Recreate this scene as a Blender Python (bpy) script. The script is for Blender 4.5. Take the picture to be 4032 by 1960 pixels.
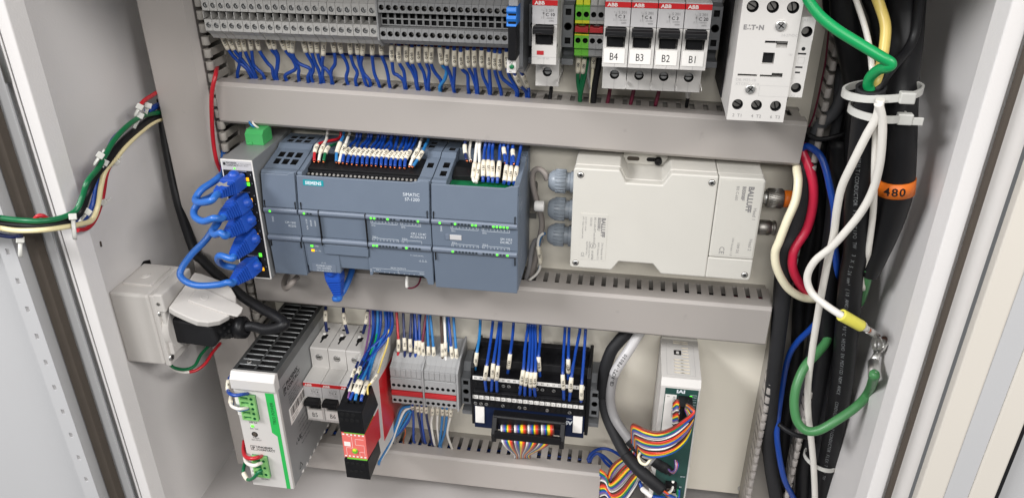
# Open electrical control cabinet, built in millimetres (scaled to metres on creation).
# x to the right, y into the cabinet (0 = DIN rail front), z up.
import bpy, math, random
from mathutils import Vector, Matrix
random.seed(7)
for o in list(bpy.data.objects): bpy.data.objects.remove(o)
SC = bpy.context.scene
COL = SC.collection
MM = 0.001
V = Vector
# ---------------------------------------------------------------- camera
EYE = V((287.6, -608.0, 327.07))
yaw, pitch, roll = -0.1534, -0.4878, 0.001
FPX = 3046.6
fw = V((math.sin(yaw)*math.cos(pitch), math.cos(yaw)*math.cos(pitch), math.sin(pitch)))
rt = V((math.cos(yaw), -math.sin(yaw), 0)); up = rt.cross(fw)
rt, up = rt*math.cos(roll)+up*math.sin(roll), -rt*math.sin(roll)+up*math.cos(roll)
cd = bpy.data.cameras.new('camera'); cam = bpy.data.objects.new('camera', cd); COL.objects.link(cam)
cd.sensor_fit = 'HORIZONTAL'; cd.sensor_width = 36; cd.lens = 36*FPX/4032
cd.clip_start = 0.01; cd.clip_end = 20
M = Matrix((( rt.x, up.x, -fw.x, EYE.x*MM), (rt.y, up.y, -fw.y, EYE.y*MM), (rt.z, up.z, -fw.z, EYE.z*MM), (0, 0, 0, 1)))
cam.matrix_world = M
SC.camera = cam
# ---------------------------------------------------------------- light: fluorescent room light in front of and above the open cabinet
SC.view_settings.view_transform = 'Standard'; SC.view_settings.look = 'None'
SC.view_settings.exposure = 0.0; SC.view_settings.gamma = 1.0
wd = bpy.data.worlds.new('World'); SC.world = wd; wd.use_nodes = True
wd.node_tree.nodes['Background'].inputs[0].default_value = (0.96, 0.98, 1.0, 1)
wd.node_tree.nodes['Background'].inputs[1].default_value = 0.15
def lamp(name, loc, target, sx, sy, power, color):
    l = bpy.data.lights.new(name, 'AREA'); l.shape = 'RECTANGLE'; l.size = sx; l.size_y = sy; l.energy = power; l.color = color
    o = bpy.data.objects.new(name, l); COL.objects.link(o)
    o.location = V(loc)*MM; o.rotation_euler = (V(target)-V(loc)).to_track_quat('-Z', 'Y').to_euler()
    return o
lamp('ceiling_lamp', (330, -1400, 1600), (190, -60, 40), 1.3, 0.28, 8.0, (1.0, 0.985, 0.965))
lamp('ceiling_lamp', (-1400, -1250, 1400), (350, -60, 40), 1.0, 0.4, 56.0, (0.985, 0.985, 1.0))
lamp('ceiling_lamp', (1950, -1250, 1400), (0, -60, 40), 1.0, 0.4, 35.0, (1.0, 0.972, 0.95))
lamp('ceiling_lamp', (400, -3600, 1900), (190, -60, 40), 2.4, 0.5, 64.0, (1.0, 0.985, 0.965))

def at(k, x, y, d):
    """A surveyed point of the cabinet: bearing (x, y) read in survey sheet k, at real depth d (mm)."""
    a, b, s = SHEET[k]
    px, py = a+x/s, b+y/s
    r = fw + rt*((px-2016)/FPX) - up*((py-980)/FPX)
    return EYE + r*((d-EYE.y)/r.y)
def atx(k, x, y, xx):
    a, b, s = SHEET[k]
    px, py = a+x/s, b+y/s
    r = fw + rt*((px-2016)/FPX) - up*((py-980)/FPX)
    return EYE + r*((xx-EYE.x)/r.x)
SHEET = {'A': (0, 0, 1.278), 'B': (700, 0, 2.236), 'C': (1400, 0, 2.236), 'D': (2050, 0, 2.236), 'E': (2700, 0, 2.236),
 'F': (640, 480, 1.739), 'G': (1000, 500, 1.841), 'H': (1500, 500, 1.841), 'I': (2050, 560, 1.788), 'J': (380, 980, 2.408),
 'K': (850, 1180, 1.606), 'L': (1400, 1180, 1.605), 'M': (1750, 1240, 1.739), 'N': (2300, 1250, 1.763), 'O': (2950, 0, 1.277),
 'P': (2950, 980, 1.277), 'Q': (1180, 1180, 2.505), 'R': (2350, 1560, 3.13), 'S': (880, 1450, 2.455)}

# ---------------------------------------------------------------- materials
def lin(c): return tuple(((v/255+0.055)/1.055)**2.4 if v > 10 else v/255/12.92 for v in c)
MATS = {}
def mat(name, rgb, rough=0.5, metal=0.0, var=0.05, scale=60.0, bump=0.0, bscale=900.0, emit=0.0, dirt=0.0, coat=0.0):
    m = bpy.data.materials.new(name); m.use_nodes = True; MATS[name] = m
    nt = m.node_tree; n = nt.nodes; L = nt.links; b = n['Principled BSDF']
    c = lin(rgb)
    b.inputs['Roughness'].default_value = rough; b.inputs['Metallic'].default_value = metal
    if coat: b.inputs['Coat Weight'].default_value = coat
    b.inputs['Base Color'].default_value = (*c, 1)
    if max(c) < .06 and not metal: b.inputs['Specular IOR Level'].default_value = 0.3
    tc = n.new('ShaderNodeTexCoord')
    if var:
        nz = n.new('ShaderNodeTexNoise'); nz.inputs['Scale'].default_value = scale; nz.inputs['Detail'].default_value = 4
        L.new(tc.outputs['Object'], nz.inputs['Vector'])
        mx = n.new('ShaderNodeMix'); mx.data_type = 'RGBA'
        mx.inputs['A'].default_value = (*[v*(1-var) for v in c], 1); mx.inputs['B'].default_value = (*[min(1, v*(1+var)) for v in c], 1)
        L.new(nz.outputs['Fac'], mx.inputs['Factor']); src = mx.outputs['Result']
        if dirt:
            d = n.new('ShaderNodeTexNoise'); d.inputs['Scale'].default_value = 55; d.inputs['Detail'].default_value = 3; d.inputs['Roughness'].default_value = 0.55
            L.new(tc.outputs['Object'], d.inputs['Vector'])
            rp = n.new('ShaderNodeValToRGB'); rp.color_ramp.elements[0].position = 0.715; rp.color_ramp.elements[1].position = 0.80
            rp.color_ramp.elements[0].color = (0, 0, 0, 1); rp.color_ramp.elements[1].color = (dirt, dirt, dirt, 1)
            L.new(d.outputs['Fac'], rp.inputs['Fac'])
            m2 = n.new('ShaderNodeMix'); m2.data_type = 'RGBA'; m2.inputs['B'].default_value = (*[v*0.35 for v in c], 1)
            L.new(rp.outputs['Color'], m2.inputs['Factor']); L.new(src, m2.inputs['A']); src = m2.outputs['Result']
        L.new(src, b.inputs['Base Color'])
        mr = n.new('ShaderNodeMapRange'); mr.inputs['To Min'].default_value = max(0.03, rough-0.08); mr.inputs['To Max'].default_value = min(1, rough+0.08)
        L.new(nz.outputs['Fac'], mr.inputs['Value']); L.new(mr.outputs['Result'], b.inputs['Roughness'])
    if bump:
        bz = n.new('ShaderNodeTexNoise'); bz.inputs['Scale'].default_value = bscale; bz.inputs['Detail'].default_value = 2
        L.new(tc.outputs['Object'], bz.inputs['Vector'])
        bp = n.new('ShaderNodeBump'); bp.inputs['Strength'].default_value = bump; bp.inputs['Distance'].default_value = 0.0004
        L.new(bz.outputs['Fac'], bp.inputs['Height']); L.new(bp.outputs['Normal'], b.inputs['Normal'])
    if emit:
        b.inputs['Emission Color'].default_value = (*c, 1); b.inputs['Emission Strength'].default_value = emit
    return m
PAINT = mat('enclosure_paint', (220, 217, 215), 0.42, var=0.03, scale=14, bump=0.25, bscale=700, dirt=0.0)
FLOORP = mat('dusty_floor_paint', (186, 182, 180), 0.5, var=0.04, scale=14, bump=0.2, bscale=700, dirt=0.3)
PLATE = mat('cream_plate_paint', (236, 230, 216), 0.38, var=0.03, scale=14, bump=0.12, bscale=500, dirt=0.15)
DUCT = mat('duct_grey_pvc', (168, 162, 157), 0.36, var=0.03, scale=25, dirt=0.22)
DUCTD = mat('duct_grey_pvc_matt', (158, 153, 146), 0.5, var=0.05, scale=60)
GASKET = mat('rubber_gasket', (74, 66, 58), 0.8, var=0.15, scale=80, bump=0.5)
DOOR = mat('door_paint', (188, 188, 189), 0.4, var=0.02, scale=9, bump=0.15, bscale=600)
DOORC = mat('door_edge_cream', (212, 206, 196), 0.4, var=0.02, scale=9)
TERM = mat('terminal_grey', (182, 180, 176), 0.5, var=0.06, scale=90)
TERMS = mat('terminal_grey_light', (154, 154, 154), 0.45, var=0.05, scale=90)
CLAMP = mat('clamp_grey', (120, 122, 125), 0.5, var=0.06, scale=90)
DARK = mat('recess_black', (18, 18, 19), 0.7, var=0.0)
BLACK = mat('black_plastic', (20, 20, 22), 0.42, var=0.12, scale=90)
BLACKM = mat('black_matt_plastic', (28, 28, 30), 0.6, var=0.12, scale=90)
WHITE = mat('white_plastic', (203, 200, 196), 0.35, var=0.03, scale=40, dirt=0.12)
IVORY = mat('ivory_plastic', (203, 200, 192), 0.42, var=0.03, scale=40, bump=0.15, bscale=900, dirt=0.15)
SOCKET = mat('socket_plastic', (204, 200, 195), 0.38, var=0.03, scale=40, dirt=0.5)
LABELG = mat('breaker_label_grey', (192, 190, 190), 0.4, var=0.03)
RED = mat('brand_red', (206, 34, 38), 0.4, var=0.03)
REDD = mat('jumper_red', (176, 40, 44), 0.45, var=0.05)
REDP = mat('panel_red', (196, 34, 40), 0.3, var=0.05, scale=30)
REDF = mat('front_red', (226, 112, 104), 0.4, var=0.03)
PLC = mat('plc_blue_grey', (100, 111, 126), 0.45, var=0.03, scale=60, bump=0.12, bscale=1500)
PLCB = mat('plc_band_grey', (108, 118, 133), 0.42, var=0.03, scale=60)
TEAL = mat('badge_teal', (20, 140, 150), 0.4, var=0.0)
INK = mat('black_ink', (30, 30, 32), 0.6, var=0.0)
INKG = mat('grey_ink', (128, 126, 126), 0.6, var=0.0)
INKW = mat('white_ink', (214, 220, 226), 0.6, var=0.0)
INKC = mat('faded_cable_ink', (128, 130, 132), 0.6, var=0.0)
INKL = mat('pale_grey_ink', (176, 174, 172), 0.6, var=0.0)
PAPER = mat('white_sticker', (236, 233, 228), 0.45, var=0.02)
SLEEVE = mat('marker_sleeve', (222, 214, 196), 0.5, var=0.05, scale=120)
BLUE = mat('blue_insulation', (20, 64, 148), 0.34, var=0.08, scale=60)
NAVY = mat('navy_insulation', (20, 34, 84), 0.36, var=0.08, scale=60)
TEALB = mat('pale_blue_insulation', (40, 116, 176), 0.36, var=0.08, scale=60)
WHT = mat('white_insulation', (226, 222, 214), 0.38, var=0.05, scale=60)
GRN = mat('green_insulation', (20, 150, 84), 0.3, var=0.05, scale=60)
GRND = mat('dark_green_insulation', (14, 104, 62), 0.34, var=0.06, scale=60)
GRNS = mat('earth_green_insulation', (70, 130, 78), 0.4, var=0.05, scale=60)
CREAM = mat('cream_insulation', (234, 220, 172), 0.36, var=0.04, scale=60)
CREAM2 = mat('pale_cream_insulation', (238, 230, 200), 0.36, var=0.04, scale=60)
YEL = mat('yellow_insulation', (226, 200, 110), 0.34, var=0.05, scale=60)
YELB = mat('yellow_sleeve', (226, 218, 90), 0.4, var=0.05, scale=60)
REDW = mat('red_insulation', (182, 30, 42), 0.34, var=0.06, scale=60)
REDC = mat('crimson_insulation', (198, 36, 66), 0.36, var=0.06, scale=60)
MAROON = mat('maroon_insulation', (104, 28, 52), 0.4, var=0.06)
PURP = mat('purple_insulation', (120, 76, 130), 0.4, var=0.06)
BROWN = mat('brown_insulation', (66, 48, 40), 0.45, var=0.06)
CABLE = mat('black_cable_jacket', (24, 24, 26), 0.45, var=0.12, scale=40, bump=0.15, bscale=300)
CABLEM = mat('charcoal_cable_jacket', (40, 40, 42), 0.6, var=0.12, scale=40, bump=0.3, bscale=500)
CABLEG = mat('grey_cable_jacket', (138, 136, 136), 0.42, var=0.06, scale=40)
CABLED = mat('dark_grey_cable_jacket', (76, 77, 80), 0.5, var=0.08, scale=40)
BEIGE = mat('beige_grey_cable', (142, 134, 128), 0.45, var=0.06, scale=40)
NETB = mat('network_blue', (28, 78, 178), 0.4, var=0.06, scale=60)
NETC = mat('network_cable_blue', (44, 104, 186), 0.38, var=0.06, scale=60)
TIE = mat('nylon_tie', (202, 201, 195), 0.35, var=0.05)
STEEL = mat('steel', (214, 213, 210), 0.4, 1.0, var=0.08, scale=120)
STEELD = mat('dull_steel', (160, 157, 152), 0.46, 1.0, var=0.1, scale=120)
ALU = mat('aluminium_housing', (160, 162, 163), 0.5, 0.6, var=0.05, scale=40, bump=0.1, bscale=900)
ALUD = mat('dark_aluminium', (112, 114, 115), 0.42, 0.85, var=0.06, scale=40)
COPPER = mat('copper', (214, 120, 78), 0.3, 1.0, var=0.1, scale=200)
GREENP = mat('green_connector', (68, 164, 92), 0.42, var=0.05, scale=60)
GREENT = mat('terminal_green', (128, 186, 112), 0.45, var=0.05, scale=60)
GREENS = mat('front_stripe_green', (46, 178, 84), 0.4, var=0.02)
PEG = mat('earth_terminal_green', (108, 190, 60), 0.42, var=0.08, scale=60)
PEY = mat('earth_terminal_yellow', (222, 222, 50), 0.42, var=0.08, scale=60)
CLIPB = mat('clip_blue', (36, 120, 210), 0.42, var=0.06)
GLAND = mat('gland_grey', (140, 148, 157), 0.4, var=0.04, scale=60)
ORANGE = mat('orange_plastic', (236, 120, 30), 0.42, var=0.05)
PCB = mat('pcb_navy', (18, 30, 58), 0.35, var=0.08, scale=60)
IAIG = mat('panel_dark_green', (38, 74, 68), 0.45, var=0.05)
LEDG = mat('led_green_lit', (96, 255, 60), 0.4, var=0, emit=1.1)
LEDA = mat('led_amber_lit', (255, 176, 20), 0.4, var=0, emit=1.1)
LEDO = mat('led_off', (44, 52, 58), 0.3, var=0)
CLEAR = mat('clear_window', (190, 196, 200), 0.12, var=0.03)
RIB = [mat('ribbon_'+n, c, 0.36, var=0.06, scale=60) for n, c in (('brown', (112, 54, 40)), ('red', (204, 50, 44)), ('orange', (232, 96, 40)), ('yellow', (240, 206, 40)),
      ('green', (22, 124, 80)), ('blue', (34, 78, 170)), ('violet', (112, 84, 150)), ('grey', (150, 148, 152)), ('white', (232, 228, 222)), ('black', (44, 34, 34)))]

# ---------------------------------------------------------------- mesh builder
class MB:
    def __init__(s): s.v = []; s.f = []; s.m = []; s.s = []
    def add(s, vs, fs, mi=0, smooth=False):
        o = len(s.v); s.v.extend(V(p) for p in vs)
        for f in fs: s.f.append([o+i for i in f]); s.m.append(mi); s.s.append(smooth)
        return s
    def box(s, x0, x1, y0, y1, z0, z1, mi=0):
        x0, x1 = min(x0, x1), max(x0, x1); y0, y1 = min(y0, y1), max(y0, y1); z0, z1 = min(z0, z1), max(z0, z1)
        vs = [(x, y, z) for z in (z0, z1) for y in (y0, y1) for x in (x0, x1)]
        return s.add(vs, [(0, 2, 3, 1), (4, 5, 7, 6), (0, 1, 5, 4), (2, 6, 7, 3), (0, 4, 6, 2), (1, 3, 7, 5)], mi)
    def prism(s, pts, axis, a, b, mi=0):
        """polygon pts extruded along axis; 'x': pts=(y,z), 'y': pts=(x,z), 'z': pts=(x,y)"""
        area = sum(p[0]*q[1]-q[0]*p[1] for p, q in zip(pts, pts[1:]+pts[:1]))
        if area < 0: pts = pts[::-1]
        mk = {'x': lambda p, t: (t, p[0], p[1]), 'y': lambda p, t: (p[0], t, p[1]), 'z': lambda p, t: (p[0], p[1], t)}[axis]
        lo, hi = min(a, b), max(a, b); n = len(pts)
        vs = [mk(p, lo) for p in pts]+[mk(p, hi) for p in pts]
        flip = axis == 'y'
        fs = [tuple(range(n))[::-1], tuple(range(n, 2*n))]+[(i, (i+1) % n, (i+1) % n+n, i+n) for i in range(n)]
        if flip: fs = [f[::-1] for f in fs]
        return s.add(vs, fs, mi)
    def tube(s, path, r, n=8, mi=0, caps=True, flat=1.0):
        P = [V(p) for p in path]; k = len(P)
        rs = r if isinstance(r, (list, tuple)) else [r]*k
        T = []
        for i in range(k):
            t = P[min(i+1, k-1)]-P[max(i-1, 0)]
            T.append(t.normalized() if t.length > 1e-9 else V((0, 0, 1)))
        a = V((0, 0, 1)) if abs(T[0].z) < .9 else V((1, 0, 0))
        nrm = (a-T[0]*a.dot(T[0])).normalized(); o = len(s.v)
        for i in range(k):
            nrm = (nrm-T[i]*nrm.dot(T[i])); nrm = nrm.normalized() if nrm.length > 1e-6 else T[i].orthogonal().normalized()
            bn = T[i].cross(nrm)
            for j in range(n):
                g = 2*math.pi*j/n
                s.v.append(P[i]+(nrm*math.cos(g)*flat+bn*math.sin(g))*rs[i])
        for i in range(k-1):
            for j in range(n):
                s.f.append([o+i*n+j, o+i*n+(j+1) % n, o+(i+1)*n+(j+1) % n, o+(i+1)*n+j]); s.m.append(mi); s.s.append(True)
        if caps:
            s.f.append([o+j for j in range(n)][::-1]); s.m.append(mi); s.s.append(False)
            s.f.append([o+(k-1)*n+j for j in range(n)]); s.m.append(mi); s.s.append(False)
        return s
    def cyl(s, a, b, r, n=16, mi=0, r2=None): return s.tube([a, b], [r, r if r2 is None else r2], n, mi)
    def lathe(s, a, b, prof, n=18, mi=0):
        """prof: (t along a->b in mm, radius)"""
        a = V(a); d = (V(b)-a).normalized()
        x = d.orthogonal().normalized(); y = d.cross(x); o = len(s.v)
        for t, r in prof:
            for j in range(n):
                g = 2*math.pi*j/n; s.v.append(a+d*t+(x*math.cos(g)+y*math.sin(g))*max(r, .001))
        for i in range(len(prof)-1):
            sm = abs(prof[i][0]-prof[i+1][0]) > 1e-4
            for j in range(n):
                s.f.append([o+i*n+j, o+i*n+(j+1) % n, o+(i+1)*n+(j+1) % n, o+(i+1)*n+j]); s.m.append(mi); s.s.append(sm)
        return s
    def quad(s, a, b, c, d, mi=0): return s.add([a, b, c, d], [(0, 1, 2, 3)], mi)
    def hole(s, o, ex, ey, w, h, cx, cy, r, depth, mf=0, mi=1, n=16, bottom=None, skirt=0.0):
        """rectangular face w x h with one round hole; frame normal = ex x ey"""
        o, ex, ey = V(o), V(ex), V(ey); en = ex.cross(ey)
        P = lambda u, v, d=0: o+ex*u+ey*v-en*d
        ang = sorted([2*math.pi*i/n for i in range(n)]+[math.atan2(v-cy, u-cx) % (2*math.pi) for u in (0, w) for v in (0, h)])
        inn, out, deep = [], [], []
        for g in ang:
            c, t = math.cos(g), math.sin(g)
            k = min(((w-cx)/c if c > 1e-9 else -cx/c if c < -1e-9 else 1e9), ((h-cy)/t if t > 1e-9 else -cy/t if t < -1e-9 else 1e9))
            inn.append(P(cx+c*r, cy+t*r)); out.append(P(cx+c*k, cy+t*k)); deep.append(P(cx+c*r, cy+t*r, depth))
        q = len(ang); vs = inn+out+deep
        s.add(vs, [(i, i+q, (i+1) % q+q, (i+1) % q) for i in range(q)], mf)
        s.add(vs, [(i, (i+1) % q, (i+1) % q+2*q, i+2*q) for i in range(q)], mi, True)
        s.add(deep, [tuple(range(q))], mi if bottom is None else bottom)
        s.skirt(P, w, h, skirt, mf)
        return s
    def skirt(s, P, w, h, d, mf):
        if d:
            c = [(0, 0), (w, 0), (w, h), (0, h)]
            for (a, b), (e, f) in zip(c, c[1:]+c[:1]): s.quad(P(a, b), P(a, b, d), P(e, f, d), P(e, f), mf)
    def grid(s, o, ex, ey, xs, ys, holes, depth, mf=0, mi=1, bottom=None, skirt=0.0):
        """panel cut by xs, ys; cells (i,j) in holes are recessed"""
        o, ex, ey = V(o), V(ex), V(ey); en = ex.cross(ey)
        P = lambda u, v, d=0: o+ex*u+ey*v-en*d
        for i in range(len(xs)-1):
            for j in range(len(ys)-1):
                a, b, c, d = P(xs[i], ys[j]), P(xs[i+1], ys[j]), P(xs[i+1], ys[j+1]), P(xs[i], ys[j+1])
                if (i, j) in holes:
                    A = [P(xs[i], ys[j], depth), P(xs[i+1], ys[j], depth), P(xs[i+1], ys[j+1], depth), P(xs[i], ys[j+1], depth)]
                    q = [a, b, c, d]
                    for k in range(4): s.add([q[k], q[(k+1) % 4], A[(k+1) % 4], A[k]], [(0, 1, 2, 3)], mi)
                    s.add(A, [(0, 1, 2, 3)], mi if bottom is None else bottom)
                else: s.add([a, b, c, d], [(0, 1, 2, 3)], mf)
        o = o+ex*xs[0]+ey*ys[0]; s.skirt(P0 if False else (lambda u, v, d=0: o+ex*u+ey*v-en*d), xs[-1]-xs[0], ys[-1]-ys[0], skirt, mf)
        return s
    def text(s, t, o, ex, ey, h, mi=0, align='L', off=0.08, bold=0.0, sx=1.0):
        """flat print: string t, cap height h mm, at o, reading along ex with up ey"""
        vs, fs, w = glyphs(t, bold)
        o, ex, ey = V(o), V(ex).normalized(), V(ey).normalized(); en = ex.cross(ey)
        k = h/0.729; sh = {'L': 0, 'C': -w/2, 'R': -w}[align]
        return s.add([o+ex*((x+sh)*k*sx)+ey*(y*k)+en*off for x, y in vs], fs, mi)
    def xf(s, m): s.v = [m @ p for p in s.v]; return s
_G = {}
def glyphs(t, bold=0.0):
    if (t, bold) not in _G:
        c = bpy.data.curves.new('print', 'FONT'); c.body = t; c.resolution_u = 2; c.offset = bold; c.fill_mode = 'FRONT'
        o = bpy.data.objects.new('print', c); me = o.to_mesh()
        vs = [(p.co.x, p.co.y) for p in me.vertices]; fs = [tuple(p.vertices) for p in me.polygons]
        if fs:
            p = [vs[i] for i in fs[0]]
            if sum(a[0]*b[1]-b[0]*a[1] for a, b in zip(p, p[1:]+p[:1])) < 0: fs = [f[::-1] for f in fs]
        w = max([x for x, _ in vs], default=0)
        o.to_mesh_clear(); bpy.data.objects.remove(o); bpy.data.curves.remove(c)
        _G[(t, bold)] = (vs, fs, w)
    return _G[(t, bold)]

def bevel(o, w, seg=2):
    m = o.modifiers.new('bevel', 'BEVEL'); m.width = w*MM; m.segments = seg; m.limit_method = 'ANGLE'; m.angle_limit = math.radians(40)
    return o
def mesh(mb, mats, name, org=(0, 0, 0)):
    me = bpy.data.meshes.new(name); org = V(org)
    me.from_pydata([tuple((p-org)*MM) for p in mb.v], [], mb.f)
    for m in (mats if isinstance(mats, (list, tuple)) else [mats]): me.materials.append(m)
    me.polygons.foreach_set('material_index', mb.m); me.polygons.foreach_set('use_smooth', mb.s)
    me.update(); return me
ORG = {}
def thing(name, label, cat, loc, group=None):
    o = bpy.data.objects.new(name, None); COL.objects.link(o); o.location = V(loc)*MM; o.empty_display_size = 0.01
    o['label'] = label; o['category'] = cat
    if group: o['group'] = group
    ORG[o.name] = V(loc); return o
def part(name, mb, mats, parent, bev=0.0, label=None, kind=None):
    org = ORG[parent.name]
    o = bpy.data.objects.new(name, mesh(mb, mats, name, org)); COL.objects.link(o); o.parent = parent; ORG[o.name] = org
    if bev: bevel(o, bev)
    if label: o['label'] = label
    if kind: o['kind'] = kind
    return o
def single(name, mb, mats, label, cat, group=None, loc=None, bev=0.0, kind=None):
    loc = V(loc) if loc is not None else V(mb.v[0])
    o = bpy.data.objects.new(name, mesh(mb, mats, name, loc)); COL.objects.link(o); o.location = loc*MM; ORG[o.name] = loc
    if label: o['label'] = label
    if cat: o['category'] = cat
    if group: o['group'] = group
    if kind: o['kind'] = kind
    if bev: bevel(o, bev)
    return o
def dup(root, loc, label=None, skip=()):
    """copy of a thing with its parts and sub-parts, sharing meshes"""
    r = root.copy(); COL.objects.link(r); r.location = V(loc)*MM; ORG[r.name] = V(loc)
    if label: r['label'] = label
    for c in root.children:
        if c.name.split('.')[0] in skip: continue
        k = c.copy(); COL.objects.link(k); k.parent = r; ORG[k.name] = V(loc)
        for g in c.children:
            h = g.copy(); COL.objects.link(h); h.parent = k; ORG[h.name] = V(loc)
    return r
def clone(o, parent, dx):
    """another copy of a part, shifted by dx mm, sharing its mesh"""
    k = o.copy(); COL.objects.link(k); k.parent = parent; k.location = V(dx)*MM; ORG[k.name] = ORG[parent.name]; return k
def spline(pts, seg=6):
    P = [V(p) for p in pts]
    if len(P) < 3: return P
    Q = [P[0]*2-P[1]]+P+[P[-1]*2-P[-2]]; out = []
    for i in range(1, len(Q)-2):
        a, b, c, d = Q[i-1], Q[i], Q[i+1], Q[i+2]
        for j in range(seg):
            t = j/seg
            out.append(0.5*((2*b)+(c-a)*t+(2*a-5*b+4*c-d)*t*t+(3*b-a-3*c+d)*t**3))
    out.append(P[-1]); return out
X, Y, Z = V((1, 0, 0)), V((0, 1, 0)), V((0, 0, 1))

def cable_print(m, S, text, r, h, start, step, mi=0, turn=0.0, rev=False, bold=0.0):
    """letters laid one after another along a cable path S, facing the viewer side"""
    S = list(S)[::-1] if rev else list(S); L_ = [0]
    for a, b in zip(S, S[1:]): L_.append(L_[-1]+(b-a).length)
    pos = start
    for ch in text:
        if pos > L_[-1]-2: break
        i = min(max(j for j in range(len(L_)) if L_[j] <= pos), len(S)-2)
        f = (pos-L_[i])/max(1e-6, L_[i+1]-L_[i]); c = S[i].lerp(S[i+1], f); d = (S[min(i+2, len(S)-1)]-S[max(i-1, 0)]).normalized()
        t = (EYE-c).normalized(); t = (t-d*t.dot(d)).normalized(); sd = t.cross(d)
        n = t*math.cos(turn)+sd*math.sin(turn); e = n.cross(d)
        if ch != ' ': m.text(ch, c+n*(r+.06)-e*(h/2), d, e, h, mi, 'C', off=.08, bold=bold)
        pos += step
    return m
NTH = 'first second third fourth fifth sixth seventh eighth ninth tenth eleventh twelfth thirteenth fourteenth fifteenth sixteenth seventeenth eighteenth nineteenth twentieth twenty-first twenty-second'.split()
# ================================================================ the cabinet
cab = thing('cabinet', 'open steel control cabinet painted pale grey, seen from the front', 'cabinet', (185, 40, -286))
XL, XR, YF, ZB, ZT = -126, 496, -150, -285, 300
part('back_wall', MB().box(XL, XR, 42, 44, ZB, ZT), PAINT, cab)
part('side_wall', MB().box(XL-2, XL, YF+2, 44, ZB, ZT), PAINT, cab)
part('side_wall', MB().box(XR, XR+2, YF+2, 44, ZB, ZT), PAINT, cab)
part('floor', MB().box(XL, XR, YF+2, 42, ZB-2, ZB), FLOORP, cab)
part('ceiling', MB().box(XL, XR, YF+2, 42, ZT, ZT+2), PAINT, cab)
def lip(xo, xi, xr, s):
    m = MB()
    # front face, return fold towards the inside, small hem
    m.prism([(xo, YF), (xi, YF), (xr, YF+15), (xr-1.5*s, YF+15.6), (xi-2*s, YF+2), (xo, YF+2)], 'z', ZB-14, ZT+14)
    return part('frame_lip', m, PAINT, cab, 0.8)
lip(XL+2.5, XL+12, XL+14.5, 1); lip(XR-1, XR-11.5, XR-14, -1)
part('frame_lip', MB().box(XL+2, XR-2, YF, YF+2, ZT-2, ZT+14), PAINT, cab, 0.8)
part('frame_lip', MB().box(XL+2, XR-2, YF, YF+2, ZB-14, ZB+8), PAINT, cab, 0.8)
# gutter flange round the opening
part('gutter_flange', MB().box(XL-12, XL+2.5, YF+9, YF+10, ZB-14, ZT+14), PAINT, cab)
part('gutter_flange', MB().box(XR-1, XR+17, YF+9, YF+10, ZB-14, ZT+14), PAINT, cab)
# small screws / studs seen on the left wall and floor
for k, (p, q) in enumerate((((505, 1215), (510, 1240)),)):
    a, b = atx('A', p[0], p[1], XL+.4), atx('A', q[0], q[1], XL+.4)
    part('scratch', MB().tube([a, b], 0.8, 6), GASKET, cab)
t = thing('mounting_plate', 'cream painted steel mounting plate at the back of the cabinet', 'mounting plate', (160, 9, -270))
part('plate', MB().box(-104, 472, 8, 10.5, -270, 292), PLATE, t, 0.4)
for x, z in ((431, -262), (-98, -262), (150, 72.5)): part('screw', MB().lathe((x, 8, z), (x, 0, z), [(0, 4), (1.2, 3.6), (1.9, 2), (2, 0)], 12), STEEL, t)
# ---- left door: folded steel, perforated stiffener, rubber gasket
t = part('door', MB().box(-560, -132, -150, -148.5, -330, 320), DOOR, cab, label='opened left door with perforated stiffener and brown gasket')
part('gasket', MB().prism([(-148.2, -159), (-139.5, -159), (-138.5, -152), (-149, -152)], 'z', -330, 320), GASKET, t, 0.6)
m = MB(); zs = [-330]; hs = set(); z = -318; j = 1
xs = [0, 5.2, 8.4, 13.6]
ys = [0]; hol = set(); zc = 10
while zc < 640:
    ys += [zc, zc+5.0]; hol.add((1, len(ys)-2)); zc += 25.0
ys.append(650)
m.grid((-163.4, -168, -330), X, Z, xs, ys, hol, 1.6, 0, 0, bottom=1)
m.box(-163.4, -162.2, -167.9, -151, -330, 320); m.box(-151, -149.8, -167.9, -151, -330, 320)
part('perforated_stiffener', m, [DOOR, LABELG], t)
part('hinge_knuckle', MB().cyl((-131, -146, 180), (-131, -146, 240), 4, 12), STEEL, t)
# ---- right door edge
t = part('door', MB().box(567, 1120, -152, -150, -330, 320), DOOR, cab, label='opened right door with cream inner edge and black gasket')
part('gasket', MB().prism([(496.6, -153.4), (499.4, -153.4), (500.4, -150.2), (496, -150.2)], 'z', -330, 320), GASKET, t, 0.4)
part('edge_channel', MB().box(500.4, 512.5, -150, -148.5, -330, 320), PAINT, t)
part('edge_fold', MB().prism([(511.6, -163), (529.5, -163), (529.5, -151), (514, -151)], 'z', -330, 320), DOORC, t, 1.5)
part('edge_strip', MB().box(529.4, 545, -162.2, -151, -330, 320), DOOR, t, 0.3)
part('edge_fold', MB().box(545.1, 562, -163, -151, -330, 320), DOORC, t, 1.5)
part('gasket', MB().box(562.5, 567, -158, -150, -330, 320), BLACKM, t)

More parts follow.
